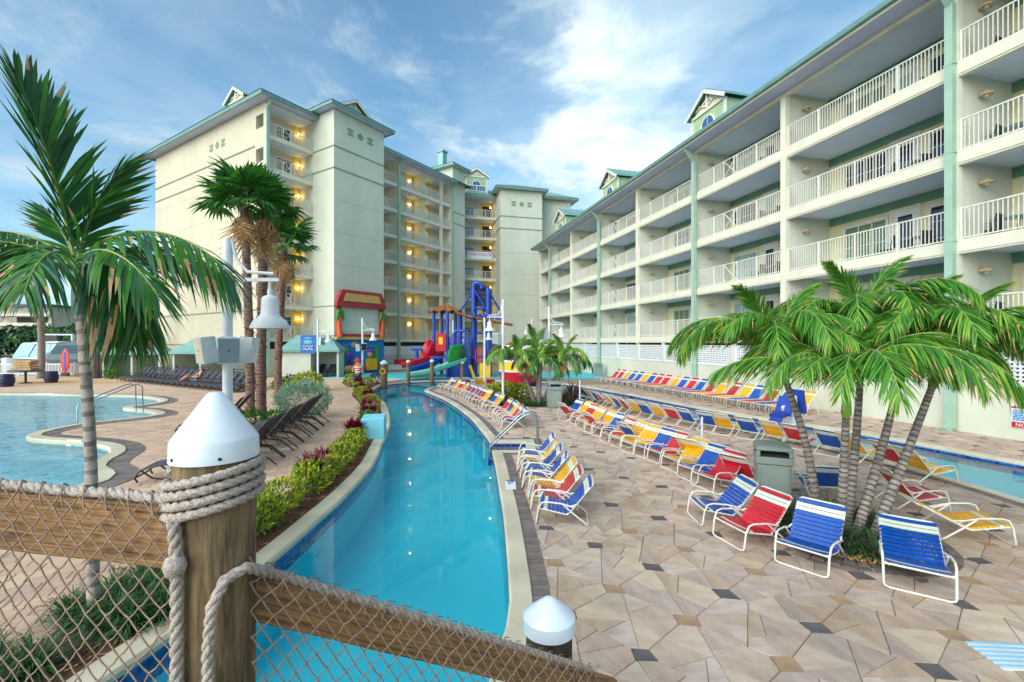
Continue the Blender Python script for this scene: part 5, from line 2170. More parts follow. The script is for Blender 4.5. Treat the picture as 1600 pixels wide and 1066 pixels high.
T_pale = pm('trunk_pale', (176, 166, 154), (112, 100, 98), 5, .9, bump=.4, bscale=26, lo=.42, hi=.72)
T_scar = pm('trunk_scar', (140, 130, 122), (96, 84, 84), 9, .9, bump=.3, bscale=30)
T_brown = pm('trunk_brown', (144, 112, 96), (98, 74, 66), 9, .95, bump=.8, bscale=22)
T_boot = pm('trunk_boot', (124, 94, 82), (82, 60, 54), 9, .95, bump=.8, bscale=22)


def frond(L, e0, droop, n=44, leaf=0.34, hang=0.35, w=0.03, vee=25, p=1.3, f0=68, f1=22, mats=None, seed=0, bare=0.16, r=0.014, segs=3, vj=12):
    random.seed(seed)
    N = 22
    pts, tans = [V((0, 0, 0))], []
    for i in range(N):
        t = (i + .5) / N
        a = R(e0) - R(droop) * t ** p
        d = V((math.cos(a), 0, math.sin(a)))
        tans.append(d)
        pts.append(pts[-1] + d * (L / N))
    tans.append(tans[-1])
    m = MB()
    m.tube(pts, [r * (1 - .85 * i / N) for i in range(N + 1)], 5, 0)
    Yv = V((0, 1, 0))
    for i in range(n):
        t = bare + (1 - bare) * (i + .5) / n
        x = t * N
        k2 = min(int(x), N - 1)
        b = pts[k2].lerp(pts[k2 + 1], x - k2)
        T = tans[k2]
        Nn = T.cross(Yv) * -1
        if Nn.z < 0 and abs(e0) < 95 and Nn.dot(V((0, 0, 1))) < -0.3:
            pass
        prof = (math.sin(math.pi * min(1, .14 + .86 * (1 - abs(2 * t - .95) ** 1.6 / 1.1))) if False else (min(1, (t - bare + .12) / .35) ** .7) * (1 - max(0, (t - .55) / .45) ** 1.8 * .62))
        for s in (-1, 1):
            f = R(f0 + (f1 - f0) * t + U(-7, 7))
            v = R(vee + U(-vj, vj))
            d = T * math.cos(f) + (Yv * (s * math.cos(v)) + Nn * math.sin(v)) * math.sin(f)
            d.normalize()
            ln = leaf * prof * U(.86, 1.12)
            wv = (T - d * T.dot(d))
            if wv.length < .05:
                wv = Nn
            wv.normalize()
            hg = hang * U(.6, 1.5)
            rows = []
            for q in range(segs + 1):
                s2 = q / segs
                pnt = b + d * (ln * s2) - V((0, 0, 1)) * (hg * ln * s2 * s2)
                ww = w * (0.55 if q == 0 else (1.0 if q < segs else 0.06)) * (0.75 + .5 * prof) * .5
                rows += [pnt - wv * ww, pnt + wv * ww]
            fs = [(2 * q, 2 * q + 1, 2 * q + 3, 2 * q + 2) for q in range(segs)]
            m.add(rows, fs, random.choice((1, 1, 2)))
            if random.random() < .12:
                m.m[-1] = 3
    return m.mesh('frond', (mats or [L_rach, L_mid, L_light]) + [L_dry])


def trunk_mesh(pts, r0, r1, ring=0.07, n=12, name='trunk', mats=None, bulge=0.3, wob=0.0, ringed=True):
    cv = []
    P3 = [V(p) for p in pts]
    for i in range(len(P3) - 1):
        p0, p1, p2, p3 = P3[max(i - 1, 0)], P3[i], P3[i + 1], P3[min(i + 2, len(P3) - 1)]
        st = max(2, int((p2 - p1).length / (ring / 3)))
        for k2 in range(st):
            t = k2 / st
            cv.append(.5 * (2 * p1 + (p2 - p0) * t + (2 * p0 - 5 * p1 + 4 * p2 - p3) * t * t + (3 * p1 - p0 - 3 * p2 + p3) * t ** 3))
    cv.append(P3[-1])
    N = len(cv)
    rr = []
    for i in range(N):
        t = i / (N - 1)
        r = r0 + (r1 - r0) * t + bulge * r0 * max(0, 1 - t * 9) ** 2
        if ringed:
            r *= (1.0, 1.035, 0.965)[i % 3]
        rr.append(r * (1 + U(-wob, wob)))
    m = MB()
    m.tube(cv, rr, n, 0)
    if ringed:
        # darker ring scars: faces between the pinched loops
        for fi in range(N - 1):
            if fi % 3 == 2:
                for j in range(n):
                    m.m[fi * n + j] = 1
    return m.mesh(name, mats or [T_grey, T_ring], 60), cv


def palm(label, base, pts, r0, r1, shaft, fr, group=None, shaft_mat=None, trunk_mats=None, cat='palm tree', name='palm_tree', ring=.07):
    t = thing(name, label, cat, base, 0, group)
    b = V(base)
    me, cv = trunk_mesh([V(p) - b for p in pts], r0, r1, ring=ring, mats=trunk_mats)
    obj('trunk', me, t)
    top = cv[-1]
    dirv = (cv[-1] - cv[-6]).normalized()
    if shaft:
        m = MB()
        q = [top - dirv * .02 + dirv * (shaft * s) for s in (0, .15, .4, .7, 1.0)]
        m.tube(q, [r1 * 1.05, r1 * 1.45, r1 * 1.3, r1 * .95, r1 * .55], 12)
        m.build('crownshaft', shaft_mat or L_shaft, t, 60)
        top = top + dirv * (shaft * .95)
    for (me, az, tilt, sc, roll) in fr:
        M = Matrix.Translation(top) @ Matrix.Rotation(R(az), 4, 'Z') @ Matrix.Rotation(R(tilt), 4, 'Y') @ Matrix.Rotation(R(roll), 4, 'X') @ Matrix.Scale(sc, 4)
        obj('frond', me, t, M=M)
    return t, top


# Christmas palms (right cluster): strongly arching fronds
FR_A = [frond(1.9, 66, 132, 104, .42, .28, .0165, 34, 1.2, 62, 24, seed=i, vj=42, bare=.12) for i in range(4)]
FR_B = [frond(1.8, 46, 84, 104, .42, .36, .0165, 28, 1.15, 62, 24, seed=10 + i, vj=42, bare=.12) for i in range(4)]
FR_C = [frond(1.35, 86, 60, 90, .38, .12, .0165, 30, 1.5, 52, 18, seed=20 + i, vj=36) for i in range(2)]
FR_DRY = frond(1.2, 5, 75, 30, .3, .6, .025, 10, 1.2, mats=[L_dry, L_dry, L_mid], seed=31)


def crown(nmain, seed, tiltj=9, spear=True, sc=1.0, dry=0, A=None, Bq=None, Cq=None):
    random.seed(seed)
    out = []
    a0 = U(0, 360)
    for i in range(nmain):
        az = a0 + i * 137.5
        src = (A or FR_A) if i % 3 != 1 else (Bq or FR_B)
        out.append((random.choice(src), az, U(-tiltj, tiltj), sc * U(.88, 1.1), U(-12, 12)))
    if spear:
        for i in range(2):
            out.append((random.choice(Cq or FR_C), a0 + 70 + i * 160, U(-6, 6), sc * U(.85, 1.05), U(-10, 10)))
    for i in range(dry):
        out.append((FR_DRY, U(0, 360), U(0, 20), sc, 0))
    return out


gp = 'slender palms of the round bed'
CL = [
    ('palm with the left-leaning trunk at the left of the round bed', (4.72, 7.0), [(1258, 690, 7.05), (1226, 590, 7.2)], 0.42, 16, 41),
    ('shortest front palm of the round bed, crown towards the camera', (4.72, 6.55), [(1318, 740, 6.4), (1322, 650, 6.2)], 0.42, 15, 42),
    ('straight tall palm in the middle of the round bed', (5.02, 6.8), [(1338, 680, 7.1), (1346, 560, 7.3)], 0.46, 15, 47),
    ('palm leaning right, second from the right of the round bed', (4.90, 6.45), [(1378, 700, 6.75), (1404, 600, 6.95)], 0.52, 16, 53),
    ('palm leaning farthest right in the round bed', (5.0, 6.28), [(1416, 710, 6.5), (1456, 606, 6.55)], 0.56, 16, 59)]
for lab, b, ps, sh, nf, sd2 in CL:
    pts = [(b[0], b[1], -0.05), (b[0], b[1], 0.12)] + [P(*p) for p in ps]
    palm(lab, (b[0], b[1], 0.0), pts, .070, .043, sh, crown(nf, sd2, sc=1.0), gp)

# front palm with torn hanging fronds (left)
b = (-4.27, 4.64, 0)
pts = [(-4.25, 4.64, -.05), (-4.27, 4.64, .3), P(142, 720, 4.62), P(132, 560, 4.6), P(126, 490, 4.6)]
g_mats = [L_rach, L_dark, L_mid]
b_mats = [L_rach, L_mid, L_blue]
f_spear = frond(1.75, 90, -13, 60, .72, .10, .032, 30, 1.5, 50, 14, mats=g_mats, seed=71, bare=.10, r=.02, vj=16)
f_right = frond(1.95, 44, 100, 46, .56, .5, .026, 18, 1.0, 56, 22, mats=b_mats, seed=72, r=.02, vj=30)
f_right2 = frond(1.6, 26, 84, 42, .50, .55, .025, 12, 1.0, 56, 25, mats=b_mats, seed=73, r=.02, vj=30)
f_left = frond(1.5, 44, 78, 42, .46, .5, .025, 14, 1.1, 56, 22, mats=b_mats, seed=74, r=.02, vj=30)
f_down = frond(1.25, 20, 112, 44, .46, .8, .03, 0, .9, 56, 28, mats=[L_rach, L_dark, L_mid], seed=75, r=.02, vj=20)
f_dry = frond(1.2, 15, 100, 40, .42, .9, .022, 0, .9, 56, 28, mats=[L_dry, L_dry, L_blue], seed=76, r=.016, vj=22)
f_fan = frond(1.15, 72, 26, 34, .60, .12, .032, 26, 1.4, 52, 18, mats=g_mats, seed=77, bare=.1, r=.016, vj=18)
fr = [(f_spear, 2, 0, 1.0, 14), (f_fan, 8, 0, 1.0, 10), (f_fan, 172, 4, .62, 0),
      (f_right, -6, 0, 1.0, 8), (f_right2, -26, 0, .95, 12), (f_right, 18, 4, .86, -10), (f_right2, -62, 4, .8, 0),
      (f_left, 178, 0, 1.0, 0), (f_left, 208, 10, .95, 14), (f_left, 150, 6, .9, -10), (f_down, 196, 0, 1.05, 10), 
      (f_down, 334, 4, .9, 8), (f_dry, 342, 0, .9, 0), (f_left, 70, 4, .8, 0), (f_down, 352, 2, 1.0, -8)]
palm('big foreground palm with one upright frond and torn drooping fronds, leaning by the rope fence', b, pts, .056, .047, .52, fr, None,
     pm('crownshaft_grey', (104, 136, 128), (62, 88, 92), 4, .6, bump=.2, bscale=14, stretch=(1, 1, .5)), [T_pale, T_scar], ring=.135)

# background palms by the marina
FQ = [frond(2.6, 48, 108, 36, .62, .7, .06, 8, 1.2, 62, 25, mats=b_mats, seed=81 + i, r=.025, segs=2) for i in range(2)]
FQ2 = [frond(2.4, 22, 100, 36, .6, .8, .06, 0, 1.1, 62, 25, mats=b_mats, seed=91 + i, r=.025, segs=2) for i in range(2)]
FQ3 = [frond(2.2, 80, 60, 34, .55, .3, .06, 20, 1.5, 55, 20, mats=g_mats, seed=95, r=.025, segs=2)]
for i, (px, pt, Y, ztop, lab) in enumerate([(64, 60, 36, 8.6, 'slim palm before the marina nearest the left photo edge'),
                                            (144, 138, 36, 8.4, 'slim palm by the marina, left one of the close pair'),
                                            (156, 150, 36.6, 8.9, 'slim palm by the marina, right one of the close pair')]):
    x0 = (px - CX) / F * Y
    x1 = (pt - CX) / F * Y
    palm(lab, (x0, Y, 0), [(x0, Y, -.1), (x0 + .05, Y, ztop * .3), (x1 + .1, Y, ztop * .7), (x1, Y, ztop)], .26, .17, .8,
         crown(11, 100 + i, sc=1.0, A=FQ, Bq=FQ2, Cq=FQ3), 'slim palms before the marina', trunk_mats=[T_grey, T_brown])


# fan palms with dead skirts
def fan_leaf(Rr=1.0, n=26, spread=115, droop=.35, pet=0.9, mats=None, seed=0, w=1.0):
    random.seed(seed)
    m = MB()
    m.tube([(0, 0, 0), (pet * .5, 0, .05), (pet, 0, .02)], [.022, .018, .014], 5, 0)
    h = V((pet, 0, .02))
    for i in range(n):
        a = R(-spread + 2 * spread * (i + .5) / n)
        ln = Rr * (1.0 - .25 * abs(a) / R(spread)) * U(.88, 1.08)
        d = V((math.cos(a), math.sin(a), .18 * math.cos(a)))
        s = V((-math.sin(a), math.cos(a), 0))
        wd = ln * math.sin(R(spread) / n) * w
        rows = []
        dr = droop * U(.6, 1.5)
        for q, (tt, ww) in enumerate(((.03, .1), (.56, 1.02), (.78, .62), (1.0, .05))):
            pnt = h + d * (ln * tt) - V((0, 0, 1)) * (dr * ln * max(0, tt - .35) ** 1.6 * 1.6)
            fold = V((0, 0, .025 * (1 if i % 2 else -1)))
            rows += [pnt - s * (wd * ww) + fold * ww, pnt + s * (wd * ww) - fold * ww]
        m.add(rows, [(0, 1, 3, 2), (2, 3, 5, 4), (4, 5, 7, 6)], random.choice((1, 1, 2)))
    return m.mesh('frond', mats or [L_rach, L_mid, L_dark])


FAN = [fan_leaf(1.12, 26, 115, .42, .95, seed=i) for i in range(3)]
FAND = [fan_leaf(.95, 16, 100, 1.9, .7, [L_dry, L_dry, L_dry], 50 + i, .55) for i in range(3)]


def fan_palm(label, base, top, r0, r1, seed, ng=13, nd=12, sc=1.0, skirt=1.0, boots=True):
    random.seed(seed)
    t = thing('fan_palm', label, 'palm tree', base, 0, 'fan palms with dead skirts')
    b = V(base)
    tp = V(top) - b
    me, cv = trunk_mesh([(0, 0, -.1), (tp.x * .1, tp.y * .1, tp.z * .3), (tp.x * .6, tp.y * .6, tp.z * .7), tp], r0, r1, ring=.12, mats=[T_grey, T_brown] if not boots else [T_brown, T_boot], wob=.03)
    obj('trunk', me, t)
    if boots:
        m = MB()
        for q in range(170):
            f = U(.03, .97)
            c = cv[int(f * (len(cv) - 1))]
            a = U(0, 6.283)
            rr = (r0 + (r1 - r0) * f)
            o = V((math.cos(a), math.sin(a), 0))
            s = V((-math.sin(a), math.cos(a), 0)) * U(.03, .055)
            p0 = c + o * rr * .9
            p1 = p0 + o * U(.05, .1) + V((0, 0, U(.05, .12)))
            m.add([p0 - s, p0 + s, p1 + s * .4, p1 - s * .4], [(0, 1, 2, 3)])
        m.build('leaf_stubs', T_boot, t, kind='stuff')
    for i in range(ng):
        az = i * 137.5 + seed * 20
        el = 72 - 88 * (i / ng) + U(-8, 8)
        M = Matrix.Translation(tp) @ Matrix.Rotation(R(az), 4, 'Z') @ Matrix.Rotation(R(-el), 4, 'Y') @ Matrix.Rotation(R(U(-20, 20)), 4, 'X') @ Matrix.Scale(sc * U(.85, 1.1), 4)
        obj('frond', random.choice(FAN), t, M=M)
    for i in range(nd):
        az = i * 360 / nd + U(-15, 15)
        el = -40 - U(0, 35)
        M = Matrix.Translation(tp - V((0, 0, U(.0, .5 * skirt)))) @ Matrix.Rotation(R(az), 4, 'Z') @ Matrix.Rotation(R(-el), 4, 'Y') @ Matrix.Scale(sc * U(.62, .9), 4)
        obj('dead_frond', random.choice(FAND), t, M=M)
    return t


g = G(391, 651)
fan_palm('left fan palm behind the big lamp post, brown skirt below its crown', (g.x, g.y, 0), P(382, 322, g.y), .16, .14, 3, 18, 9, .95)
g = G(408, 646)
fan_palm('middle fan palm with the longest dead brown skirt', (g.x, g.y, 0), P(412, 330, g.y + .3), .19, .16, 8, 16, 10, .85, 2.2)
g = G(434, 628)
fan_palm('right fan palm, lower and farther than the other two', (g.x, g.y, 0), P(444, 388, g.y), .17, .15, 5, 15, 8, .95)

# middle clump of palms
FM_A = [frond(1.7, 55, 128, 34, .42, .3, .045, 30, 1.25, 66, 24, seed=110 + i, segs=2, mats=[L_rach, L_mid, L_light]) for i in range(2)]
FM_B = [frond(1.6, 30, 110, 34, .42, .4, .045, 24, 1.2, 66, 24, seed=120 + i, segs=2, mats=[L_rach, L_dark, L_mid]) for i in range(2)]
for i, (bx, by, tx, ty, tz, lab) in enumerate([
        (1.05, 21.2, .35, 21.0, 1.75, 'left palm of the small clump behind the grey bin'), (1.25, 21.0, 1.3, 20.8, 1.55, 'middle palm of the small clump behind the grey bin'),
        (1.5, 21.4, 2.3, 21.2, 1.8, 'right palm of the small clump behind the grey bin'), (1.3, 21.9, 1.2, 22.3, 2.1, 'rear palm of the small clump behind the grey bin')]):
    palm(lab, (bx, by, 0), [(bx, by, -.05), (bx * .8 + tx * .2, by, .5), (bx * .4 + tx * .6, (by + ty) / 2, 1.1), (tx, ty, tz)], .10, .07, .45,
         crown(10, 130 + i, sc=1.0, A=FM_A, Bq=FM_B, dry=2), 'palms of the small middle clump')


# ---- shrubs and tufts
def bush_mesh(rx, ry, rz, n, leaf, wl, mats, seed, zc=.5, up=.4, name='foliage'):
    random.seed(seed)
    m = MB()
    nm = len(mats)
    for i in range(n):
        a, u = U(0, 6.283), U(-1, 1)
        s = math.sqrt(1 - u * u)
        d = V((s * math.cos(a), s * math.sin(a), u))
        bump = 1 + .28 * noise.noise(d * 2.6 + V((seed, 0, 0)))
        rr = U(.45, 1) ** .5 * bump
        p = V((d.x * rx * rr, d.y * ry * rr, rz * (zc * 2 * .5 + d.z * rr * .5 + .0) + 0))
        p.z = max(.02, rz * .5 + d.z * rz * .5 * rr)
        ld = (d + V((U(-.7, .7), U(-.7, .7), U(-.3, .9) + up))).normalized()
        sv = ld.cross(V((U(-1, 1), U(-1, 1), U(-1, 1)))).normalized()
        L, W = leaf * U(.7, 1.25), wl * U(.8, 1.2)
        fold = ld.cross(sv) * (W * .35)
        q = p + ld * L
        mid = p + ld * (L * .5)
        m.add([p, mid + sv * W * .5 + fold, q, mid - sv * W * .5 + fold], [(0, 1, 2), (0, 2, 3)], random.randrange(nm))
    return m.mesh(name, mats)


def stems_mesh(rx, rz, n, seed, mat=T_brown):
    random.seed(seed)
    m = MB()
    for i in range(n):
        a = U(0, 6.283)
        e = V((math.cos(a) * rx * .6, math.sin(a) * rx * .6, rz * U(.55, .8)))
        m.tube([(math.cos(a) * .04, math.sin(a) * .04, -.02), e * .5 + V((0, 0, .05)), e], [.014, .01, .006], 5)
    return m.mesh('stem', mat)


def tuft_mesh(n, L, w, spread, mats, seed, stiff=.5, r0=.05, name='blades'):
    random.seed(seed)
    m = MB()
    for i in range(n):
        a = U(0, 6.283)
        el = R(U(90 - spread, 88))
        o = V((math.cos(a), math.sin(a), 0))
        s = V((-math.sin(a), math.cos(a), 0))
        ln = L * U(.6, 1.15)
        p = o * U(0, r0)
        rows = []
        e = el
        seg = 4
        for q in range(seg + 1):
            ww = w * (.6, 1, .9, .6, .06)[q] * .5
            rows += [p - s * ww, p + s * ww]
            p = p + (o * math.cos(e) + V((0, 0, 1)) * math.sin(e)) * (ln / seg)
            e -= R(95) * (1 - stiff) * (q + 1) / seg * U(.6, 1.1)
        for q in range(0, len(rows)):
            if rows[q].z < .01:
                rows[q].z = .01 + U(0, .01)
        m.add(rows, [(2 * q, 2 * q + 1, 2 * q + 3, 2 * q + 2) for q in range(seg)], random.randrange(len(mats)))
    return m.mesh(name, mats)


CROT = [bush_mesh(.36, .36, .50, 520, .11, .05, [L_cro1, L_cro1, L_cro2, L_cro3], 200 + i) for i in range(3)]
CSTEM = stems_mesh(.3, .4, 7, 1)
CORD = [tuft_mesh(46, .42, .06, 62, [L_red1, L_red1, L_red2], 210 + i, .75) for i in range(2)]
CORD_STEM = MB().tube([(0, 0, -.02), (.01, 0, .3)], .018, 6).mesh('stem', T_brown)
GREENT = [bush_mesh(.3, .3, .42, 300, .13, .05, [L_mid, L_light, L_dark], 220)]


def plant(name, label, cat, parts, loc, rz, sc, group):
    t = thing(name, label, cat, loc, rz, group)
    for nm, me in parts:
        obj(nm, me, t)
    t.scale = (sc,) * 3
    return t


bed_mid = [a.lerp(b2, .5) for a, b2 in zip(inner_b, outer_b)]


def bed_at(y, f=.5):
    for a, b2 in zip(inner_b, outer_b):
        if a.y >= y:
            return a.lerp(b2, f)
    return inner_b[-1]


random.seed(77)
n_c = n_r = 0
seq = [(5.75, 'c', .55, 1.0), (6.3, 'c', .6, 1.05), (6.9, 'c', .5, 1.0), (7.5, 'c', .6, 1.05), (8.1, 'c', .5, .95), (8.75, 'c', .6, 1.0), (9.15, 'r', .75, .95), (9.6, 'c', .5, 1.0),
       (9.9, 'r', .8, .8), (10.35, 'c', .55, .95), (10.9, 'c', .5, .85), (11.3, 'r', .8, .6), (11.6, 'c', .55, .9), (12.2, 'c', .5, .9), (12.75, 'r', .75, 1.0), (13.1, 'r', .6, .95),
       (13.5, 'c', .6, .85), (16.0, 'g', .6, .9), (16.8, 'r', .55, 1.0), (17.6, 'c', .5, .95), (18.4, 'r', .6, 1.05), (19.4, 'c', .5, 1.1), (20.4, 'c', .6, 1.0), (21.3, 'r', .5, 1.1), (22.4, 'c', .55, 1.1), (23.6, 'c', .5, 1.1),
       (24.8, 'r', .5, 1.1), (26.0, 'c', .55, 1.2), (27.4, 'r', .6, 1.2), (28.8, 'c', .5, 1.2)]
for y, k2, f, sc in seq:
    p = bed_at(y, f)
    if k2 == 'c':
        lab = f'yellow-green croton mound in the river bed, {ORD[n_c]} from the big piling'
        n_c += 1
        plant('croton_shrub', lab, 'shrub', [('foliage', CROT[n_c % 3]), ('stem', CSTEM)], (p.x, p.y, .01), U(0, 6), sc * U(.74, .98), 'croton mounds along the river')
    elif k2 == 'r':
        lab = f'dark red ti plant in the river bed, {ORD[n_r]} from the big piling'
        n_r += 1
        t = plant('ti_plant', lab, 'plant', [('stem', CORD_STEM)], (p.x, p.y, .01), U(0, 6), sc, 'red ti plants along the river')
        for q in range(3):
            obj('rosette', CORD[q % 2], t, loc=(U(-.16, .16), U(-.16, .16), U(.14, .3)))
    else:
        plant('green_shrub', 'green leafy shrub beside the pale blue block in the river bed', 'shrub', [('foliage', GREENT[0]), ('stem', CSTEM)], (p.x, p.y, .01), 0, sc, None)
# liriope bed at the foot of the fence: clumps and a thin carpet
LIR = [tuft_mesh(120, .40, .013, 70, [L_grass, L_grass, L_grass2], 230 + i, .3, .09) for i in range(4)]
random.seed(15)
k3 = 0
cnt = {}
for y in [3.2, 3.45, 3.7, 3.95, 4.15, 4.4, 4.65, 4.9, 5.15, 5.4]:
    for f in (.18, .5, .82, 1.12):
        p = bed_at(y + U(-.07, .07), f + U(-.07, .07))
        if y < 3.9 and f < .3:
            continue
        lab = 'dark grassy clump under the foreground palm, ' + ['river side', 'inner', 'deck side', 'outermost deck side'][(.18, .5, .82, 1.12).index(f)] + ' line, ' + ORD[cnt.setdefault(f, 0)] + ' from the fence'
        cnt[f] += 1
        plant('grass_clump', lab, 'plant', [('blades', LIR[k3 % 4])], (p.x, p.y, .005), U(0, 6), U(.8, 1.1), 'grassy clumps under the foreground palm')
        k3 += 1
# ring bed clumps
RING = [tuft_mesh(110, .36, .014, 66, [L_grass, L_grass, L_grass2, L_purple], 240 + i, .35, .08) for i in range(3)]
random.seed(19)
for i in range(32):
    a = R(20 + i * 11.25 + U(-5, 5))
    rr = .74 if i % 2 else .42
    x, y = ring_c.x + math.cos(a) * rr, ring_c.y + math.sin(a) * rr
    if math.sin(a) < -.55 and math.cos(a) > -.05 and rr > .5 or (math.cos(a) > .8 and rr > .5):
        continue
    plant('grass_clump', 'dark grassy clump of the round bed, ' + ('outer' if i % 2 else 'inner') + ' circle, ' + ORD[i // 2] + ' anticlockwise from the right', 'plant', [('blades', RING[i % 3])], (x, y, .01), U(0, 6), U(1.0, 1.35), 'grassy clumps in the round bed')
# silver shrub
plant('silver_shrub', 'broad silvery green rounded shrub at the end of the dark loungers', 'shrub',
      [('foliage', bush_mesh(1.0, .85, 1.35, 5200, .085, .035, [L_silv1, L_silv1, L_silv2], 250)), ('stem', stems_mesh(.7, 1.0, 9, 3))], (-7.75, 16.9, 0), 0, 1.0, None)
# plants at the foot of the fan palms and walls
for i, (px, py, sc, k2, lab) in enumerate([(392, 668, 1.3, 'g', 'low green plant at the foot of the left fan palm'), (428, 664, 1.1, 'g', 'low green plant between the fan palms and the silver shrub'),
                                           (385, 606, 2.0, 'g', 'green shrub beyond the fan palms before the building'), (440, 612, 1.6, 'g', 'green shrub right of the fan palm trunks'),
                                           (480, 612, 2.1, 'c', 'yellow-green croton beyond the silver shrub'), (550, 604, 1.5, 'c', 'croton beside the pirate statue'),
                                           (455, 606, 1.5, 'p', 'purple-leaved shrub before the cabana wall'), (175, 592, 1.6, 'g', 'green shrub by the marina fence'),
                                           (588, 600, 1.4, 'p', 'dark purple shrub beside the pirate statue')]):
    g = G(px, py)
    parts = {'g': [('foliage', GREENT[0]), ('stem', CSTEM)], 'c': [('foliage', CROT[i % 3]), ('stem', CSTEM)],
             'p': [('foliage', bush_mesh(.34, .34, .5, 330, .12, .045, [L_purple, L_red2], 260 + i)), ('stem', CSTEM)]}[k2]
    plant('leafy_shrub', lab, 'shrub', parts, (g.x, g.y, 0), i, sc, None)
# bed and plants of the middle clump
m = MB()
m.sheet([(1.2 + 2.3 * math.cos(a * .2244), 21.6 + 1.7 * math.sin(a * .2244)) for a in range(28)], .008)
m.build('clump_bed', M_mulch, kind='structure')
m = MB()
for q in range(56):
    a0, a1 = q * .1122, (q + 1) * .1122
    pts = [V((1.2 + (2.3 + d) * math.cos(a), 21.6 + (1.7 + d) * math.sin(a))) for a, d in ((a0 + .004, 0), (a1 - .004, 0), (a1 - .004, .22), (a0 + .004, .22))]
    paver(m, pts, q % 2, top=.014, gap=.003, ch=.004)
m.build('clump_border', [M_greyband, M_band2], kind='structure')
random.seed(4)
for i in range(9):
    x = -.45 + i * .36
    plant('grass_clump', 'dark green grassy clump before the small palm clump, ' + ORD[i] + ' from the left', 'plant', [('blades', LIR[i % 4])], (x, 20.35 - .25 * math.sin(i * .39) + U(-.1, .1), .01), i, 1.25,
          'grassy clumps before the small palm clump')
for i, (x, y, sc) in enumerate([(-.9, 22.2, 1.5), (-.3, 22.6, 1.6), (.4, 22.8, 1.4)]):
    plant('croton_shrub', f'yellow variegated shrub left of the small palm clump, {ORD[i]} from the left', 'shrub', [('foliage', CROT[i]), ('stem', CSTEM)], (x, y, 0), i, sc, 'variegated shrubs beside the small palm clump')
FOUNT = tuft_mesh(260, 1.15, .03, 72, [L_purple, L_purple, L_red2, L_dry], 270, .45, .15)
for i, (x, y, sc, lab) in enumerate([(2.9, 22.0, 1.0, 'large purple fountain grass right of the small palm clump'), (2.35, 20.9, .8, 'smaller purple fountain grass behind the grey bin')]):
    plant('fountain_grass', lab, 'plant', [('blades', FOUNT)], (x, y, .01), i * 2, sc, None)
# mangrove wood beyond the marina
random.seed(33)
m = MB()
for q in range(26000):
    x = U(-118, -40)
    y = U(88, 112)
    hgt = 4.6 + 2.0 * noise.noise(V((x * .09, 3, 0))) + 1.6 * noise.noise(V((x * .3, 7, y * .2))) + (y - 88) * .09 + (2.0 if x > -78 else 0)
    z = hgt * U(.05, 1) ** .55 - .6
    ctr = V((x, y, z))
    sx2 = V((U(-1, 1), U(-1, 1), U(-1, 1))).normalized() * U(.22, .5)
    sy2 = sx2.cross(V((U(-1, 1), U(-1, 1), U(-1, 1)))).normalized() * U(.18, .4)
    c2 = noise.noise(ctr * .35)
    m.add([ctr - sx2, ctr - sy2, ctr + sx2, ctr + sy2], [(0, 1, 2, 3)], 0 if c2 < -.12 else (1 if c2 < .2 else 2))
m.build('mangrove_wood', [pm('mangrove_dark', (40, 78, 46), None, 2, .7), pm('mangrove_mid', (62, 104, 52), None, 2, .7), pm('mangrove_light', (88, 128, 60), None, 2, .7)], kind='stuff')
m = MB()
m.box(-140, -38, 90, 116, -.62, -.2)
m.build('far_shore', M_ground, kind='structure')
# ---------------------------------------------------------------- rope fence in the foreground
W_post = pm('piling_wood', (150, 126, 92), (72, 60, 44), 16, .9, bump=.6, bscale=30, stretch=(1.4, 1.4, .16), dist=1.2, detail=9, lo=.3, hi=.66)
W_rail = pm('rail_wood', (170, 130, 84), (92, 66, 42), 12, .78, bump=.6, bscale=18, stretch=(.14, 2.4, 3.4), dist=2.2, detail=9, lo=.34, hi=.64)
W_dark = pm('piling_wood_wet', (84, 72, 60), (52, 46, 42), 9, .9, bump=.5, bscale=26, stretch=(1.6, 1.6, .12))
M_rope = pm('rope_grey', (196, 184, 172), (150, 138, 130), 90, .95, bump=.5, bscale=160, stretch=(1, 1, 1))
M_net = pm('net_twine', (158, 136, 118), (122, 100, 86), 60, .95)
M_cap = pm('cap_white', (224, 234, 242), (206, 218, 228), 3, .3, coat=.2, stain=.05)


def resample(pts, step):
    pts = [V(p) for p in pts]
    out = [pts[0]]
    for a, b in zip(pts, pts[1:]):
        n = max(1, int((b - a).length / step))
        for i in range(1, n + 1):
            out.append(a.lerp(b, i / n))
    return out


def rope(m, pts, Rr=.018, pitch=None, step=.011, n=6):
    pitch = pitch or Rr * 6.2
    c = resample(pts, step)
    N = len(c)
    t0 = (c[1] - c[0]).normalized()
    nx = t0.cross(V((0, 0, 1)) if abs(t0.z) < .9 else V((1, 0, 0))).normalized()
    fr, s = [], 0
    for i in range(N):
        t = (c[min(i + 1, N - 1)] - c[max(i - 1, 0)]).normalized()
        nx = (nx - t * nx.dot(t)).normalized()
        if i:
            s += (c[i] - c[i - 1]).length
        fr.append((nx.copy(), t.cross(nx), s))
    for k2 in range(3):
        q = []
        for i in range(N):
            a, b, s = fr[i]
            ph = 2 * math.pi * (s / pitch + k2 / 3)
            q.append(c[i] + a * (math.cos(ph) * Rr * .5) + b * (math.sin(ph) * Rr * .5))
        m.tube(q, Rr * .56, n)
    return m


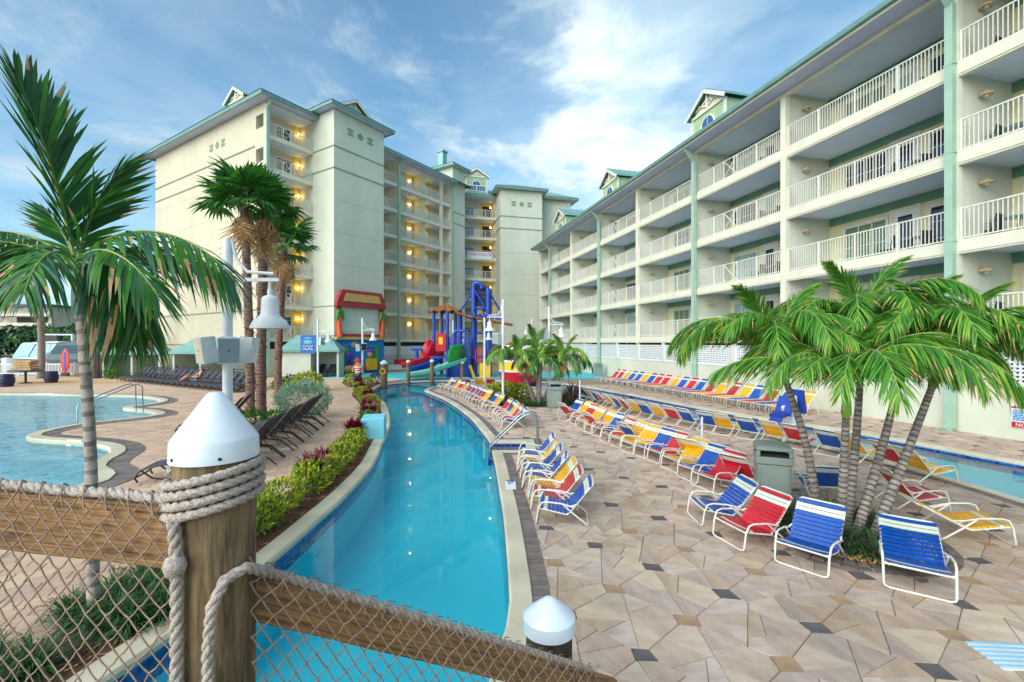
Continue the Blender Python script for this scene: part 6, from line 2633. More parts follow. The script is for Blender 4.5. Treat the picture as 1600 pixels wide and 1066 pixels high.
PX, PY, PR = -1.01, 1.55, .121
fence = thing('rope_fence', 'weathered piling fence with white caps, sagging rope netting, rope coils and sloping wooden rails', 'fence', (PX, PY, 0))
o0 = V((PX, PY, 0))
random.seed(9)
m = MB()
N = 36
zs = [-1.0, 1.0, 1.4, 1.8, 2.1, 2.3, 2.44]
m.lathe([(PR * (1 + .012 * math.sin(z * 9)), z) for z in zs], N)
m.build('post', W_post, fence, 50)
m = MB()
m.lathe([(.123, 2.44), (.130, 2.412), (.132, 2.412), (.130, 2.475), (.125, 2.484), (.03, 2.622), (.018, 2.632), (0, 2.635)], 48)
m.build('post_cap', M_cap, fence, 30)
for a in (-118, -52):
    Mx = Matrix.Rotation(R(a), 4, 'Z') @ Matrix.Translation((.131, 0, 2.43)) @ Matrix.Rotation(R(90), 4, 'Y')
    MB().lathe([(.0055, 0), (.005, .003), (0, .004)], 8, Mx).build('bolt', M_black, fence)
m = MB()
coil = []
for i in range(0, 4 * 40 + 1):
    a = 2 * math.pi * i / 40 + R(200)
    r = PR + .016
    x, y = r * math.cos(a), r * math.sin(a)
    coil.append((x, y, 2.256 + .0335 * i / 40 + .16 * x))
rope(m, coil, .0163)
m.build('rope_coil', M_rope, fence, 60)
post2 = V((.226, 2.77, 0)) - o0
m = MB()
m.lathe([(.140, -1.0), (.142, .4), (.14, 1.1)], 28, Matrix.Translation(post2))
m.build('post', W_dark, fence, 50)
m = MB()
m.lathe([(.150, 1.1), (.160, 1.065), (.162, 1.065), (.159, 1.14), (.152, 1.15), (.03, 1.247), (.015, 1.252), (0, 1.253)], 40, Matrix.Translation(post2))
m.build('post_cap', M_cap, fence, 30)


def plank(name, a, b, th, h, parent):
    # board from a to b; a and b on the centre of its top edge; local x along the board
    a, b = V(a), V(b)
    d = b - a
    L = d.length
    x = d.normalized()
    y = V((0, 0, 1)).cross(x).normalized()
    z = x.cross(y)
    M = Matrix((x, y, z)).transposed().to_4x4()
    M.translation = a
    mb = MB()
    nseg = 10
    rows = []
    for i in range(nseg + 1):
        t = L * i / nseg
        for (yy, zz) in ((-th / 2, 0), (th / 2, 0), (th / 2, -h), (-th / 2, -h)):
            rows.append((t, yy, zz + U(-.002, .002)))
    fs = []
    for i in range(nseg):
        for q in range(4):
            fs.append((i * 4 + q, i * 4 + (q + 1) % 4, i * 4 + 4 + (q + 1) % 4, i * 4 + 4 + q))
    fs += [(3, 2, 1, 0), tuple(nseg * 4 + q for q in range(4))]
    mb.add(rows, fs)
    o = mb.build(name, W_rail, parent, M=M)
    bv = o.modifiers.new('b', 'BEVEL')
    bv.width, bv.segments = .006, 2
    return o, x, y, z


r1a, r1b = V((-1.085, 1.475, 2.275)), V((-3.6, 1.93, 2.30))
r2a, r2b = V((-.985, 1.545, 2.06)), V((.635, 2.80, .735))
plank('rail', r1a - o0, r1b - o0, .045, .20, fence)
plank('rail', r2a - o0, r2b - o0, .045, .145, fence)
m = MB()
rope(m, [r1a - o0 + V((.02, -.01, .012)), r1a - o0 + V((-.08, -.005, .024))] + [r1a.lerp(r1b, t / 12) - o0 + V((0, -.012, .024 + .004 * math.sin(t * 2.2))) for t in range(1, 13)])
m.build('top_rope', M_rope, fence, 60)
dirr = (r2b - r2a)
m = MB()
e2 = V((-.935, 1.40, 0)) - o0
rope(m, [e2 + V((0, 0, .9)), e2 + V((0, 0, 1.85)), e2 + V((.004, .01, 1.98)), e2 + V((.02, .05, 2.045)), e2 + V((.06, .10, 2.06))] +
     [r2a.lerp(r2b, t) - o0 + V((0, -.012, .018)) for t in (.09, .16, .3, .45, .6, .75, .9)])
m.build('top_rope', M_rope, fence, 60)
m = MB()
e1 = V((-1.035, 1.405, 0)) - o0
rope(m, [e1 + V((-.01, 0, 2.255)), e1 + V((0, 0, 2.12)), e1 + V((0, 0, .9))], .019)
m.lathe([(.0, -.035), (.026, -.025), (.033, 0), (.026, .025), (0, .035)], 12, Matrix.Translation(e1 + V((0, -.008, 2.115))))
m.build('lacing_rope', M_rope, fence, 60)


def netting(o, u, w, su, sw, nu, nw, seed, bulge, r=.0027, skip=None):
    random.seed(seed)
    m = MB()
    nn = u.cross(w).normalized()
    if nn.y > 0:
        nn = -nn
    nodes = {}

    def node(i, j):
        if (i, j) not in nodes:
            a, b = i * su * .5, j * sw * .5
            p = o + u * (a + U(-.005, .005)) + w * (b + U(-.005, .005))
            p += nn * (bulge * math.sin(b * 3.0 + a * .8) * .5 + U(-.003, .003))
            p += w * (.012 * math.sin(a * 5))
            nodes[(i, j)] = p
        return nodes[(i, j)]
    for j in range(nw):
        for i in range(nu):
            if (i + j) % 2:
                continue
            for di in (-1, 1):
                if 0 <= i + di <= nu:
                    a, b = node(i, j), node(i + di, j + 1)
                    mid = a.lerp(b, .5) + w * U(.001, .006) + u * U(-.003, .003)
                    m.tube([a, mid, b], r * U(.85, 1.15), 5, caps=False)
    kn = MB()
    for p in nodes.values():
        Mx = Matrix.Translation(p) @ Matrix.Rotation(U(0, 6), 4, V((U(-1, 1), U(-1, 1), 1))) @ Matrix.Diagonal((r * 2.3, r * 1.7, r * 1.9, 1))
        m.add([Mx @ q for q in ico], icof)
    return m


u1 = (r1b - r1a).normalized()
m = netting(r1a - o0 + V((.06, -.045, .03)), u1, V((0, 0, -1)), .080, .084, 62, 40, 3, .03)
o = m.build('net', M_net, fence)
o['kind'] = 'stuff'
u2 = dirr.normalized()
m = netting(r2a - o0 + V((.10, -.012, .02)), u2, V((0.02, 0, -1)), .082, .088, 50, 30, 5, .025)
o = m.build('net', M_net, fence)
o['kind'] = 'stuff'
# hanging strand loops over the rope
m = MB()
random.seed(14)
for i in range(26):
    t = i / 26
    p = r1a.lerp(r1b, t * .9 + .02) - o0
    m.tube([p + V((0, -.045, -.02)), p + V((-.01, -.04, .02)), p + V((-.03, -.012, .048)), p + V((-.045, .02, .03))], .0026, 5)
for i in range(24):
    t = i / 24
    p = r2a.lerp(r2b, t * .88 + .06) - o0
    m.tube([p + V((0, -.042, -.03)), p + V((.01, -.036, .01)), p + V((.02, -.01, .042)), p + V((.04, .02, .02))], .0026, 5)
m.build('net_lashing', M_net, fence, kind='stuff')
# footbridge under the camera
fb = thing('footbridge', 'plank footbridge over the river behind the rope fence', 'footbridge', (-1.3, 0, 0))
for q in range(16):
    MB().box(-2.4, 2.4, -1.75 + q * .19, -1.75 + q * .19 + .18, 1.15, 1.19).build('plank', W_rail, fb)
boxes('beam', [(-2.3, -2.1, -1.75, 1.3, .95, 1.149), (2.1, 2.3, -1.75, 1.3, .95, 1.149)], W_dark, fb)
boxes('pier', [(-2.28, -2.12, -1.0, -.8, -1.05, .949), (-2.28, -2.12, .8, 1.0, -1.05, .949), (2.12, 2.28, -1.0, -.8, -.02, .949), (2.12, 2.28, .8, 1.0, -.02, .949)], W_dark, fb)

# ---------------------------------------------------------------- pale blue block and small pilings at the far bend
t = thing('pump_block', 'pale blue rendered block standing on the river coping', 'block', (-4.12, 13.6, 0), R(12))
o = MB().box(-.33, .33, -.45, .45, 0, .62).build('body', pm('render_paleblue', (128, 206, 218), (114, 196, 210), 3, .7), t)
bv = o.modifiers.new('b', 'BEVEL')
bv.width, bv.segments = .03, 2
for i, (px, py, rr, h, lab) in enumerate([(600, 603, .22, 1.5, 'short thick piling with white cap beside the pirate statue'), (638, 598, .13, 1.5, 'thin piling with white cap at the far river bend, left'),
                                          (675, 596, .14, 1.5, 'thin piling with white cap before the green slide'), (722, 593, .14, 1.3, 'thin piling at the right of the green slide')]):
    g = G(px, py)
    t = thing('piling', lab, 'piling', (g.x, g.y, 0), 0, 'pilings round the play area')
    MB().lathe([(rr, -.1), (rr, h)], 14).build('post', W_post, t, 50)
    MB().lathe([(rr * 1.1, h - .08), (rr * 1.12, h + .04), (rr * .1, h + rr * .9), (0, h + rr * .92)], 14).build('post_cap', M_cap, t, 40)
    if i == 0:
        MB().tube([(math.cos(a * .4) * .17, -.24, .95 + math.sin(a * .4) * .17) for a in range(16)], .045, 6, closed=True).build('life_ring', STRAP['yellow'], t, 60)

# statue of a pirate sailor
st = thing('pirate_statue', 'painted statue of a sailor in striped shirt and red hat beside the river bed', 'statue', (-9.35, 27.6, 0), R(-10))


def skinned(name, v, e, rad, mat, parent):
    me = bpy.data.meshes.new(name)
    me.from_pydata(v, e, [])
    o = obj(name, me, parent)
    o.modifiers.new('s', 'SKIN')
    sb = o.modifiers.new('sub', 'SUBSURF')
    sb.levels = sb.render_levels = 2
    for i, r2 in enumerate(rad):
        me.skin_vertices[0].data[i].radius = (r2, r2)
    me.skin_vertices[0].data[0].use_root = True
    me.materials.append(mat)
    return o


M_st_skin = pm('statue_skin', (206, 156, 122), (186, 132, 100), 9, .5)
M_st_dark = pm('statue_trousers', (52, 48, 60), (36, 34, 44), 9, .5)
MB().lathe([(.34, 0), (.34, .12), (0, .12)], 16).build('plinth', M_coping, st, 40)
skinned('body', [(0, 0, .95), (0, .0, 1.15), (0, 0, 1.38), (0, 0, 1.5), (0, -.01, 1.6), (0, -.01, 1.7), (-.11, 0, .88), (-.14, .02, .52), (-.15, 0, .18), (-.15, -.12, .15), (.11, 0, .88), (.14, .02, .52), (.15, 0, .18), (.15, -.12, .15),
                 (-.22, 0, 1.38), (-.36, .02, 1.14), (-.2, -.14, 1.08), (.22, 0, 1.38), (.36, .02, 1.2), (.3, -.2, 1.36)],
        [(0, 1), (1, 2), (2, 3), (3, 4), (4, 5), (0, 6), (6, 7), (7, 8), (8, 9), (0, 10), (10, 11), (11, 12), (12, 13), (2, 14), (14, 15), (15, 16), (2, 17), (17, 18), (18, 19)],
        [.15, .14, .15, .06, .1, .09, .1, .075, .055, .05, .1, .075, .055, .05, .075, .055, .045, .075, .055, .045], M_st_skin, st)
skinned('trousers', [(0, 0, .95), (-.11, 0, .86), (-.14, .02, .52), (-.15, 0, .22), (.11, 0, .86), (.14, .02, .52), (.15, 0, .22)], [(0, 1), (1, 2), (2, 3), (0, 4), (4, 5), (5, 6)], [.175, .12, .095, .08, .12, .095, .08], M_st_dark, st)
for i in range(6):
    MB().lathe([(.165, 0), (.17, .035), (.165, .07)], 16, Matrix.Translation((0, 0, 1.02 + i * .07)) @ Matrix.Diagonal((1.1, .9, 1, 1))).build('shirt_stripe', STRAP['red'] if i % 2 else M_white, st, 60)
MB().lathe([(.24, .0), (.23, .03), (.12, .05), (.1, .16), (0, .18)], 16, Matrix.Translation((0, 0, 1.73))).build('hat', STRAP['red'], st, 50)

# ---------------------------------------------------------------- painted mural stage on the first tower
mu = thing('painted_mural', 'pirate-themed painted mural wall with red roofed frame and palm pillars on the tower', 'mural', LB.matrix_basis @ V((-(T0 + T1) / 2, TP + .02, 0)), LB.rotation_euler.z)
M_mblue = pm('mural_blue', (18, 120, 196), (10, 100, 176), 1.2, .6)
M_mred = pm('mural_red', (176, 62, 60), (146, 46, 48), 3, .7)
M_mor = pm('mural_orange', (226, 106, 50), (206, 84, 40), 3, .6)
M_mgreen = pm('mural_green', (60, 156, 70), (40, 128, 56), 3, .6)
M_mstraw = pm('mural_straw', (214, 176, 100), (186, 146, 76), 8, .8)
M_mpurple = pm('mural_purple', (110, 70, 176), (90, 54, 150), 3, .6)
boxes('panel', [(-2.7, 2.7, 0, .12, 0, 3.1)], M_mblue, mu)
boxes('ledge', [(-2.75, 2.75, 0, .3, 3.1, 3.35)], M_mstraw, mu)
boxes('sill', [(-2.1, 2.1, .0, .2, 3.35, 3.6)], M_mred, mu)
for s in (-1, 1):
    MB().tube([(s * 2.35, .18, 3.35), (s * 2.45, .18, 4.4), (s * 2.38, .18, 5.5)], [.26, .2, .16], 10).build('palm_pillar', M_mor, mu, 50)
    mm = MB()
    for q in range(7):
        a = R(-20 + q * 36)
        mm.tube([(s * 2.38, .2, 5.4), (s * 2.38 + math.cos(a) * .25, .28, 5.45 + math.sin(a) * .22), (s * 2.38 + math.cos(a) * .42, .25, 5.1 + math.sin(a) * .3 - .3)], [.12, .16, .04], 6)
    mm.build('palm_leaves', M_mgreen, mu, 60)
    boxes('frame_post', [(s * 2.38 - .22, s * 2.38 + .22, .0, .16, 3.35, 6.1)], M_mred, mu)
m = MB()
m.prism([(-2.75, 6.0), (2.75, 6.0), (2.75, 6.35), (2.2, 7.5), (-2.2, 7.5), (-2.75, 6.35)], 0, .35, 0, Matrix.Rotation(R(90), 4, 'X') @ Matrix.Diagonal((1, 1, -1, 1)))
m.build('frame_roof', M_mred, mu)
m = MB()
m.prism([(-2.1, 6.5), (2.1, 6.5), (1.8, 7.2), (-1.8, 7.2)], .35, .4, 0, Matrix.Rotation(R(90), 4, 'X') @ Matrix.Diagonal((1, 1, -1, 1)))
m.build('roof_panel', M_mstraw, mu)


def blob(cx, cz, rx, rz, d, mat, name, n=14):
    Mx = Matrix.Translation((cx, .12, cz)) @ Matrix.Diagonal((rx, d, rz, 1)) @ Matrix.Rotation(R(-90), 4, 'X')
    MB().lathe([(1, 0), (.92, .5), (.6, .85), (0, 1)], n, Mx).build(name, mat, mu, 60)


# viewer sees local +x on the left
blob(.75, 2.65, .38, .26, .05, M_mstraw, 'painted_cloud')
blob(1.95, 2.3, .3, .2, .12, M_mor, 'painted_parrot')
blob(1.6, 2.15, .24, .28, .1, M_mgreen, 'painted_parrot_wing')
boxes('mast', [(1.85, 2.05, .12, .22, .2, 2.2)], M_mgreen, mu)
blob(1.35, 1.75, .34, .3, .18, M_mpurple, 'octopus_head')
for q in range(4):
    MB().tube([(1.15 + q * .13, .2, 1.6), (1.1 + q * .18, .24, 1.1), (1.2 + q * .1, .22, .6)], [.08, .07, .04], 6).build('octopus_arm', M_mpurple if q % 2 else STRAP['blue'], mu, 60)
blob(1.4, .42, .62, .4, .5, M_mstraw, 'treasure_mound')
blob(.55, .75, .5, .4, .6, M_mor, 'crab_body')
blob(.25, .45, .35, .45, .7, STRAP['red'], 'crab_claw')
boxes('cannon_box', [(-1.5, -.5, .12, .5, .3, 1.35)], STRAP['yellow'], mu)
blob(-1.0, 1.75, .3, .36, .2, M_st_skin, 'painted_face')
blob(-1.0, 2.05, .32, .22, .24, M_mpurple, 'painted_scarf')
boxes('sail', [(-2.0, -1.5, .12, .2, .4, 2.4)], M_mgreen, mu)
boxes('plank_strip', [(-1.9, -.3, .12, .2, 2.4, 2.55)], M_mgreen, mu)
t = thing('playhouse_wall', 'low white wall with red bench top right of the mural', 'wall', LB.matrix_basis @ V((-13.4, 2.2, 0)), LB.rotation_euler.z)
boxes('base', [(-2.4, 2.6, -.3, .3, .05, .6)], M_white, t)
boxes('red_cushion', [(-2.4, 1.2, -.35, .35, .602, 1.1)], STRAP['red'], t)

# ---------------------------------------------------------------- cabanas
M_cabroof = pm('cabana_roof', (122, 168, 160), (106, 150, 144), 1.4, .6, bump=.1)
M_cabwall = pm('cabana_wall', (198, 204, 190), (186, 192, 178), 1.0, .8)
M_cabin = pm('cabana_inside', (186, 196, 186), (172, 184, 174), 1.0, .85)


def cabana(loc, rz, w, d, hw, hr, label, nb=2, closed=0):
    t = thing('cabana', label, 'cabana', loc, rz)
    boxes('back_wall', [(-w / 2, w / 2, d - .1, d, 0, hw)], M_cabin, t)
    xs = [-w / 2 + w * i / nb for i in range(nb + 1)]
    boxes('side_wall', [(x - .07, x + .07, 0, d - .1, 0, hw) for x in xs], M_cabwall, t)
    for i in range(closed):
        boxes('front_wall', [(xs[i] + .07, xs[i + 1] - .07, .0, .1, 0, hw)], M_cabwall, t)
    m = MB()
    e = .18
    X, Y0, Y1 = w / 2 + e, -e - .1, d + e
    ym, in_ = (Y0 + Y1) / 2, min(w / 2, d) * .5
    z0, z1 = hw + .003, hw + hr
    vs = [(-X, Y0, z0), (X, Y0, z0), (X, Y1, z0), (-X, Y1, z0), (-X + in_, ym, z1), (X - in_, ym, z1)]
    vs += [(-X, Y0, z0 - .16), (X, Y0, z0 - .16), (X, Y1, z0 - .16), (-X, Y1, z0 - .16)]
    m.add(vs, [(0, 1, 5, 4), (1, 2, 5), (2, 3, 4, 5), (3, 0, 4), (0, 6, 7, 1), (1, 7, 8, 2), (2, 8, 9, 3), (3, 9, 6, 0)])
    m.build('roof', M_cabroof, t)
    return t


cabana((-30.6, 36.6, 0), R(12), 3.9, 2.2, 2.0, 1.0, 'teal-roofed double cabana at the left, behind the palm fronds')
cabana((-24.0, 35.0, 0), R(-8), 4.6, 2.2, 2.1, 1.05, 'teal-roofed double cabana in the middle behind the lamp post')
cabana((-16.0, 36.0, 0), R(10), 4.2, 2.3, 2.25, 1.2, 'teal-roofed cabana beside the mural, right half open with loungers', closed=1)
t = thing('rope_railing', 'thin dark railing behind the dark lounger row', 'railing', (-22.5, 33.2, 0), R(-32))
m = MB()
for q in range(8):
    m.box(-6 + q * 1.7 - .025, -6 + q * 1.7 + .025, -.025, .025, 0, 1.0)
m.build('post', M_brown, t, kind='stuff')
boxes('top_rail', [(-6.05, 5.95, -.03, .03, 1.0, 1.05)], M_brown, t)

# ---------------------------------------------------------------- water play structure
PYy = 38.0


def S(px, py, dy=0.0):
    Y = PYy + dy
    return V(((px - CX) / F * Y, Y, H - (py - CY) / F * Y))


pso = S(712, 588)
ps = thing('water_play_tower', 'blue water play tower with tipping bucket, green and red slides and brown hut roofs', 'play structure', (pso.x, pso.y, 0))
po = V((pso.x, pso.y, 0))
M_pb = pm('play_blue', (26, 74, 176), (18, 58, 150), 2, .4)
M_pnavy = pm('play_navy', (24, 28, 84), (16, 20, 64), 2, .4)
M_pred = pm('play_red', (196, 28, 44), (170, 20, 36), 2, .4)
M_pgreen = pm('play_green', (36, 168, 66), (24, 142, 52), 2, .35)
M_paqua = pm('play_aqua', (120, 206, 186), (96, 188, 168), 2, .35)
M_pyel = pm('play_yellow', (240, 196, 24), (220, 172, 12), 2, .4)
M_pbrown = pm('play_thatch', (150, 94, 54), (112, 66, 38), 9, .9, bump=.5)


def tub(name, pts, r, mat, n=8):
    MB().tube([p - po for p in pts], r, n).build(name, mat, ps, 60)


def ground_at(px, dy=0):
    p = S(px, 540, dy)
    return V((p.x, p.y, 0.05))


for px, pt, dy in ((678, 488, 0), (699, 488, -1.6), (712, 488, 1.2), (690, 488, 1.6)):
    tub('post', [ground_at(px, dy), S(px, pt, dy)], .13, M_pb)
for px, pt, dy in ((719, 490, 0), (740, 447, -.8), (763, 450, -.8), (742, 447, 1.4), (765, 452, 1.4)):
    tub('tall_post', [ground_at(px, dy), S(px, pt, dy)], .2, M_pb)
tub('top_pipe', [S(740, 447, -.8), S(741, 443, -.8), S(748, 442, -.8), S(752, 445, -.8), S(753, 451, -.8)], .17, M_pb)
for a, b in (((740, 455, -.9), (718, 488, -.2)), ((742, 454, -.9), (764, 492, -.9)), ((765, 458, -.8), (782, 486, -.4)), ((719, 490, 0), (740, 500, -.8))):
    tub('brace', [S(*a), S(*b)], .08, M_pb)
m = MB()
c = S(752, 468, .2) - po
for i in range(4):
    m.box(c.x - .5 - .05 * i, c.x + .5 + .05 * i, c.y - .6, c.y + .6, c.z + .75 - i * .42, c.z + .75 - i * .42 + .36)
m.build('tipping_bucket', M_pnavy, ps)
for pyy in (482, 496, 520):
    tub('cross_pipe', [S(740, pyy, -.8), S(763, pyy, -.8)], .1, M_pb)


def hut_roof(cx, cy, cz, r, h, name='hut_roof'):
    m = MB()
    vs, fs = [(cx, cy, cz + h)], []
    n = 24
    for i in range(n):
        a = 2 * math.pi * i / n + R(45)
        k2 = max(abs(math.cos(a)), abs(math.sin(a)))
        rr = r / k2 if False else r * (1.0 + .12 * (1 - k2))
        vs.append((cx + rr * math.cos(a), cy + rr * math.sin(a), cz + (0.1 if i % 2 else -.08)))
    for i in range(n):
        fs.append((0, 1 + i, 1 + (i + 1) % n))
    m.add(vs, fs)
    m.build(name, M_pbrown, ps)


c = S(696, 488, .3) - po
hut_roof(c.x, c.y, c.z, 1.45, .75)
m = MB()
m.bar(S(713, 489, -1.2) - po, S(740, 497, -1.2) - po, 1.9, .14)
m.build('plank_roof', M_pbrown, ps)
m = MB()
m.bar(S(738, 496, -.4) - po, S(801, 508, -.4) - po, 2.0, .14)
m.build('plank_roof', M_pbrown, ps)
for q in range(7):
    p = S(742 + q * 7, 494 + q * 1.2, -1.3) - po
    MB().lathe([(0, 0), (.16, .02), (.16, .2), (0, .26)], 8, Matrix.Translation(p)).build('spray_nozzle', M_pb, ps, 60)
boxes('platform', [(S(676, 0).x - po.x, S(768, 0).x - po.x, -1.4, 1.6, 1.55, 1.72)], M_pb, ps)
a, b = S(681, 549, -1.7) - po, S(697, 521, -1.7) - po
boxes('red_panel', [(a.x, b.x, a.y - .08, a.y + .08, a.z, b.z)], M_pred, ps)
boxes('panel_window', [(a.x + .25, b.x - .25, a.y - .12, a.y - .085, a.z + .55, b.z - .3)], M_pyel, ps)
for (x0, y0, x1, y1, mt, nm) in ((700, 540, 718, 527, M_mpurple, 'purple_panel'), (722, 545, 734, 527, M_pb, 'blue_panel'), (743, 566, 758, 546, M_pred, 'red_grille'), (697, 549, 702, 528, M_pb, 'blue_panel')):
    a, b = S(x0, y0, -1.5) - po, S(x1, y1, -1.5) - po
    m = MB()
    m.box(a.x, b.x, a.y - .05, a.y + .05, a.z, a.z + .1)
    m.box(a.x, b.x, a.y - .05, a.y + .05, b.z - .1, b.z)
    n = max(3, int((b.x - a.x) / .2))
    for q in range(n + 1):
        x = a.x + (b.x - a.x) * q / n
        m.box(x - .045, x + .045, a.y - .04, a.y + .04, a.z + .1, b.z - .1)
    m.build(nm, mt, ps)
tub('arch_pipe', [S(709, 545, -1.9), S(709, 522, -1.9), S(712, 517, -1.9), S(728, 517, -1.9), S(732, 522, -1.9), S(733, 588, -1.9)], .12, M_pb)
# green tunnel slide with aqua chute
m = MB()
rings = []
for i, (px, py, dy, r) in enumerate([(730, 554, -.6, .78), (722, 556, -1.6, .84), (712, 557, -2.3, .86), (706, 558, -2.8, .84)]):
    c = S(px, py, dy) - po
    rings.append([(c.x + .25 * math.cos(a) * r + .0, c.y + r * .95 * math.cos(a), c.z + r * math.sin(a)) for a in [R(-35 + 250 * q / 15) for q in range(16)]])
vs = [p for rg in rings for p in rg]
fs = [(i * 16 + q, i * 16 + q + 1, (i + 1) * 16 + q + 1, (i + 1) * 16 + q) for i in range(3) for q in range(15)]
m.add(vs, fs)
o = m.build('slide_tunnel', M_pgreen, ps, 60)
sd2 = o.modifiers.new('s', 'SOLIDIFY')
sd2.thickness = .06


def chute(name, pts, w, mat, lip=.28):
    c = [p - po for p in pts]
    vs, fs = [], []
    pr = [(-1, .9), (-.95, .4), (-.6, .06), (0, 0), (.6, .06), (.95, .4), (1, .9), (1.08, .9), (1.0, .3), (.6, -.08), (0, -.12), (-.6, -.08), (-1.0, .3), (-1.08, .9)]
    for i, p in enumerate(c):
        d = (c[min(i + 1, len(c) - 1)] - c[max(i - 1, 0)])
        d.z = 0
        d.normalize()
        s = V((-d.y, d.x, 0))
        for a, b in pr:
            vs.append(p + s * (a * w / 2) + V((0, 0, b * lip)))
    n = len(pr)
    for i in range(len(c) - 1):
        for q in range(n):
            fs.append((i * n + q, i * n + (q + 1) % n, (i + 1) * n + (q + 1) % n, (i + 1) * n + q))
    MB().add(vs, fs).build(name, mat, ps, 50)


chute('slide_chute', [S(722, 566, -2.5), S(708, 571, -3.0), S(690, 578, -3.3), S(665, 586, -3.5), S(636, 590.5, -3.6)], 1.2, M_paqua, .42)
chute('red_slide', [S(690, 556, .6), S(676, 563, .2), S(660, 568, -.2), S(644, 571.5, -.4), S(630, 574, -.4)], 1.2, M_pred, .5)
chute('blue_slide', [S(686, 566, -1.2), S(670, 573, -1.6), S(652, 579, -1.8), S(636, 583, -1.9)], 1.1, M_pb, .45)
m = MB()
m.tube([S(686, 549, .4) - po, S(672, 546, .4) - po, S(666, 543, .2) - po], [.75, .8, .78], 16, caps=False)
o = m.build('red_tunnel', M_pred, ps, 60)
sdm = o.modifiers.new('s', 'SOLIDIFY')
sdm.thickness = .06
boxes('yellow_panel', [(S(752, 0).x - po.x, S(768, 0).x - po.x, -2.0, -1.9, .05, 1.2)], M_pyel, ps)
tub('yellow_leg', [S(737, 590, -2) + V((.2, 0, 0)), S(734, 571, -2)], .13, M_pyel)
boxes('blue_skirt', [(S(703, 0).x - po.x, S(738, 0).x - po.x, -1.3, -1.2, .05, 1.5)], M_pb, ps)
tub('T_post', [ground_at(651, .5), S(651, 548, .5)], .16, M_pb)
tub('T_bar', [S(643, 545.5, .5), S(660, 545.5, .5)], .12, M_pb)
# striped play barrel behind the small palms
t = thing('striped_barrel_hut', 'barrel-shaped play hut with red, yellow, navy and white stripes behind the palms', 'play hut', (.55, 33.0, 0))
z = 0.0
for i, (h, mt, r0_, r1_) in enumerate([(.75, M_pred, 1.35, 1.5), (.12, M_white, 1.5, 1.52), (.6, M_pyel, 1.5, 1.5), (.12, M_white, 1.5, 1.48), (.75, M_pnavy, 1.47, 1.3), (.3, M_white, 1.3, 1.15), (.3, M_pred, 1.1, .5)]):
    MB().lathe([(r0_, z), (r1_, z + h), (0, z + h)], 28).build('stripe', mt, t, 40)
    z += h + .001

# ---------------------------------------------------------------- marina
fe = thing('picket_fence', 'white picket fence between the pool deck and the marina', 'fence', (-39, 38.9, 0))
m = MB()
for q in range(132):
    x = -8 + q * .125
    m.box(x - .022, x + .022, -.015, .015, .1, 1.05)
m.build('pickets', M_white, fe, kind='stuff')
boxes('fence_rail', [(-8.1, 8.5, -.03, .03, .95, 1.02), (-8.1, 8.5, -.03, .03, .14, .2)], M_white, fe)
boxes('fence_post', [(x - .05, x + .05, -.05, .05, 0, 1.15) for x in (-8, -5.6, -3.2, -.8, 1.6, 4.0, 6.4, 8.4)], M_white, fe)
M_barrel = pm('barrel_navy', (44, 38, 72), (30, 26, 52), 4, .5)
for i, (px, py, lab) in enumerate([(10, 604, 'dark blue barrel nearest the left photo edge'), (80, 598, 'dark blue barrel between the sign table and the surfboard')]):
    g = G(px, py)
    t = thing('barrel', lab, 'barrel', (g.x, g.y, 0), 0, 'dark barrels by the pool')
    MB().lathe([(.32, 0), (.40, .35), (.40, .45), (.32, .8), (.29, .8), (.29, .76), (0, .76)], 18).build('body', M_barrel, t, 40)
    for zz, r in ((.1, .35), (.28, .395), (.5, .398), (.68, .36)):
        MB().lathe([(r + .005, zz - .03), (r + .012, zz), (r + .005, zz + .03)], 18).build('hoop', M_pnavy, t, 60)
g = G(40, 599)
t = thing('display_stand', 'dark round stand with stacked yellow and brown boards by the marina fence', 'stand', (g.x, g.y, 0))
MB().lathe([(.35, 0), (.35, .05), (.07, .08), (.07, .78), (0, .8)], 12).build('pedestal', M_brown, t, 50)
MB().lathe([(0, .8), (.85, .8), (.88, .86), (.85, .92), (0, .92)], 20).build('stand_top', pm('stand_top', (70, 92, 110), (52, 72, 90), 4, .5), t, 50)
boxes('board', [(-.65 + .08 * (q % 2), .65 - .05 * (q % 3), -.3, .3, .93 + q * .17, .93 + q * .17 + .14) for q in range(4)], pm('board_straw', (206, 170, 110), (160, 116, 70), 5, .8), t)
g = V((-37.6, 38.3, 0))
t = thing('surfboard', 'upright red surfboard with blue stripe by the marina fence', 'surfboard', g, 0)
sb_ = [(0, .25), (.22, .4), (.36, .9), (.38, 1.3), (.3, 1.9), (.12, 2.25), (0, 2.36)]
MB().lathe(sb_, 16, Matrix.Diagonal((1, .14, 1, 1))).build('board', pm('surf_red', (226, 60, 48), (204, 44, 38), 3, .4), t, 60)
MB().box(-.07, .07, -.062, -.05, .5, 2.0).build('stripe', STRAP['blue'], t)
MB().box(-.3, .3, -.1, .1, 0, .3).build('foot', W_dark, t)
t = thing('mooring_step', 'low brown wooden step at the foot of the marina fence', 'step', (-35.2, 38.2, 0))
boxes('tread', [(-1.6, 1.6, -.35, .35, .0, .12), (-1.6, 1.6, 0, .35, .121, .24)], W_rail, t)
m = MB()
m.sheet([(-34 - 7 * math.cos(a * .3307) * 1.0 + 0, 32.2 + 1.5 * math.sin(a * .3307)) for a in range(19)], -.002)
m.build('sand_patch', pm('sand', (206, 166, 108), (182, 140, 88), 6, .95), kind='structure')
# cabin cruiser
M_hull = pm('boat_white', (222, 228, 230), (208, 216, 220), 2, .35)
M_bglass = pm('boat_glass', (150, 196, 214), (120, 172, 196), 2, .1)


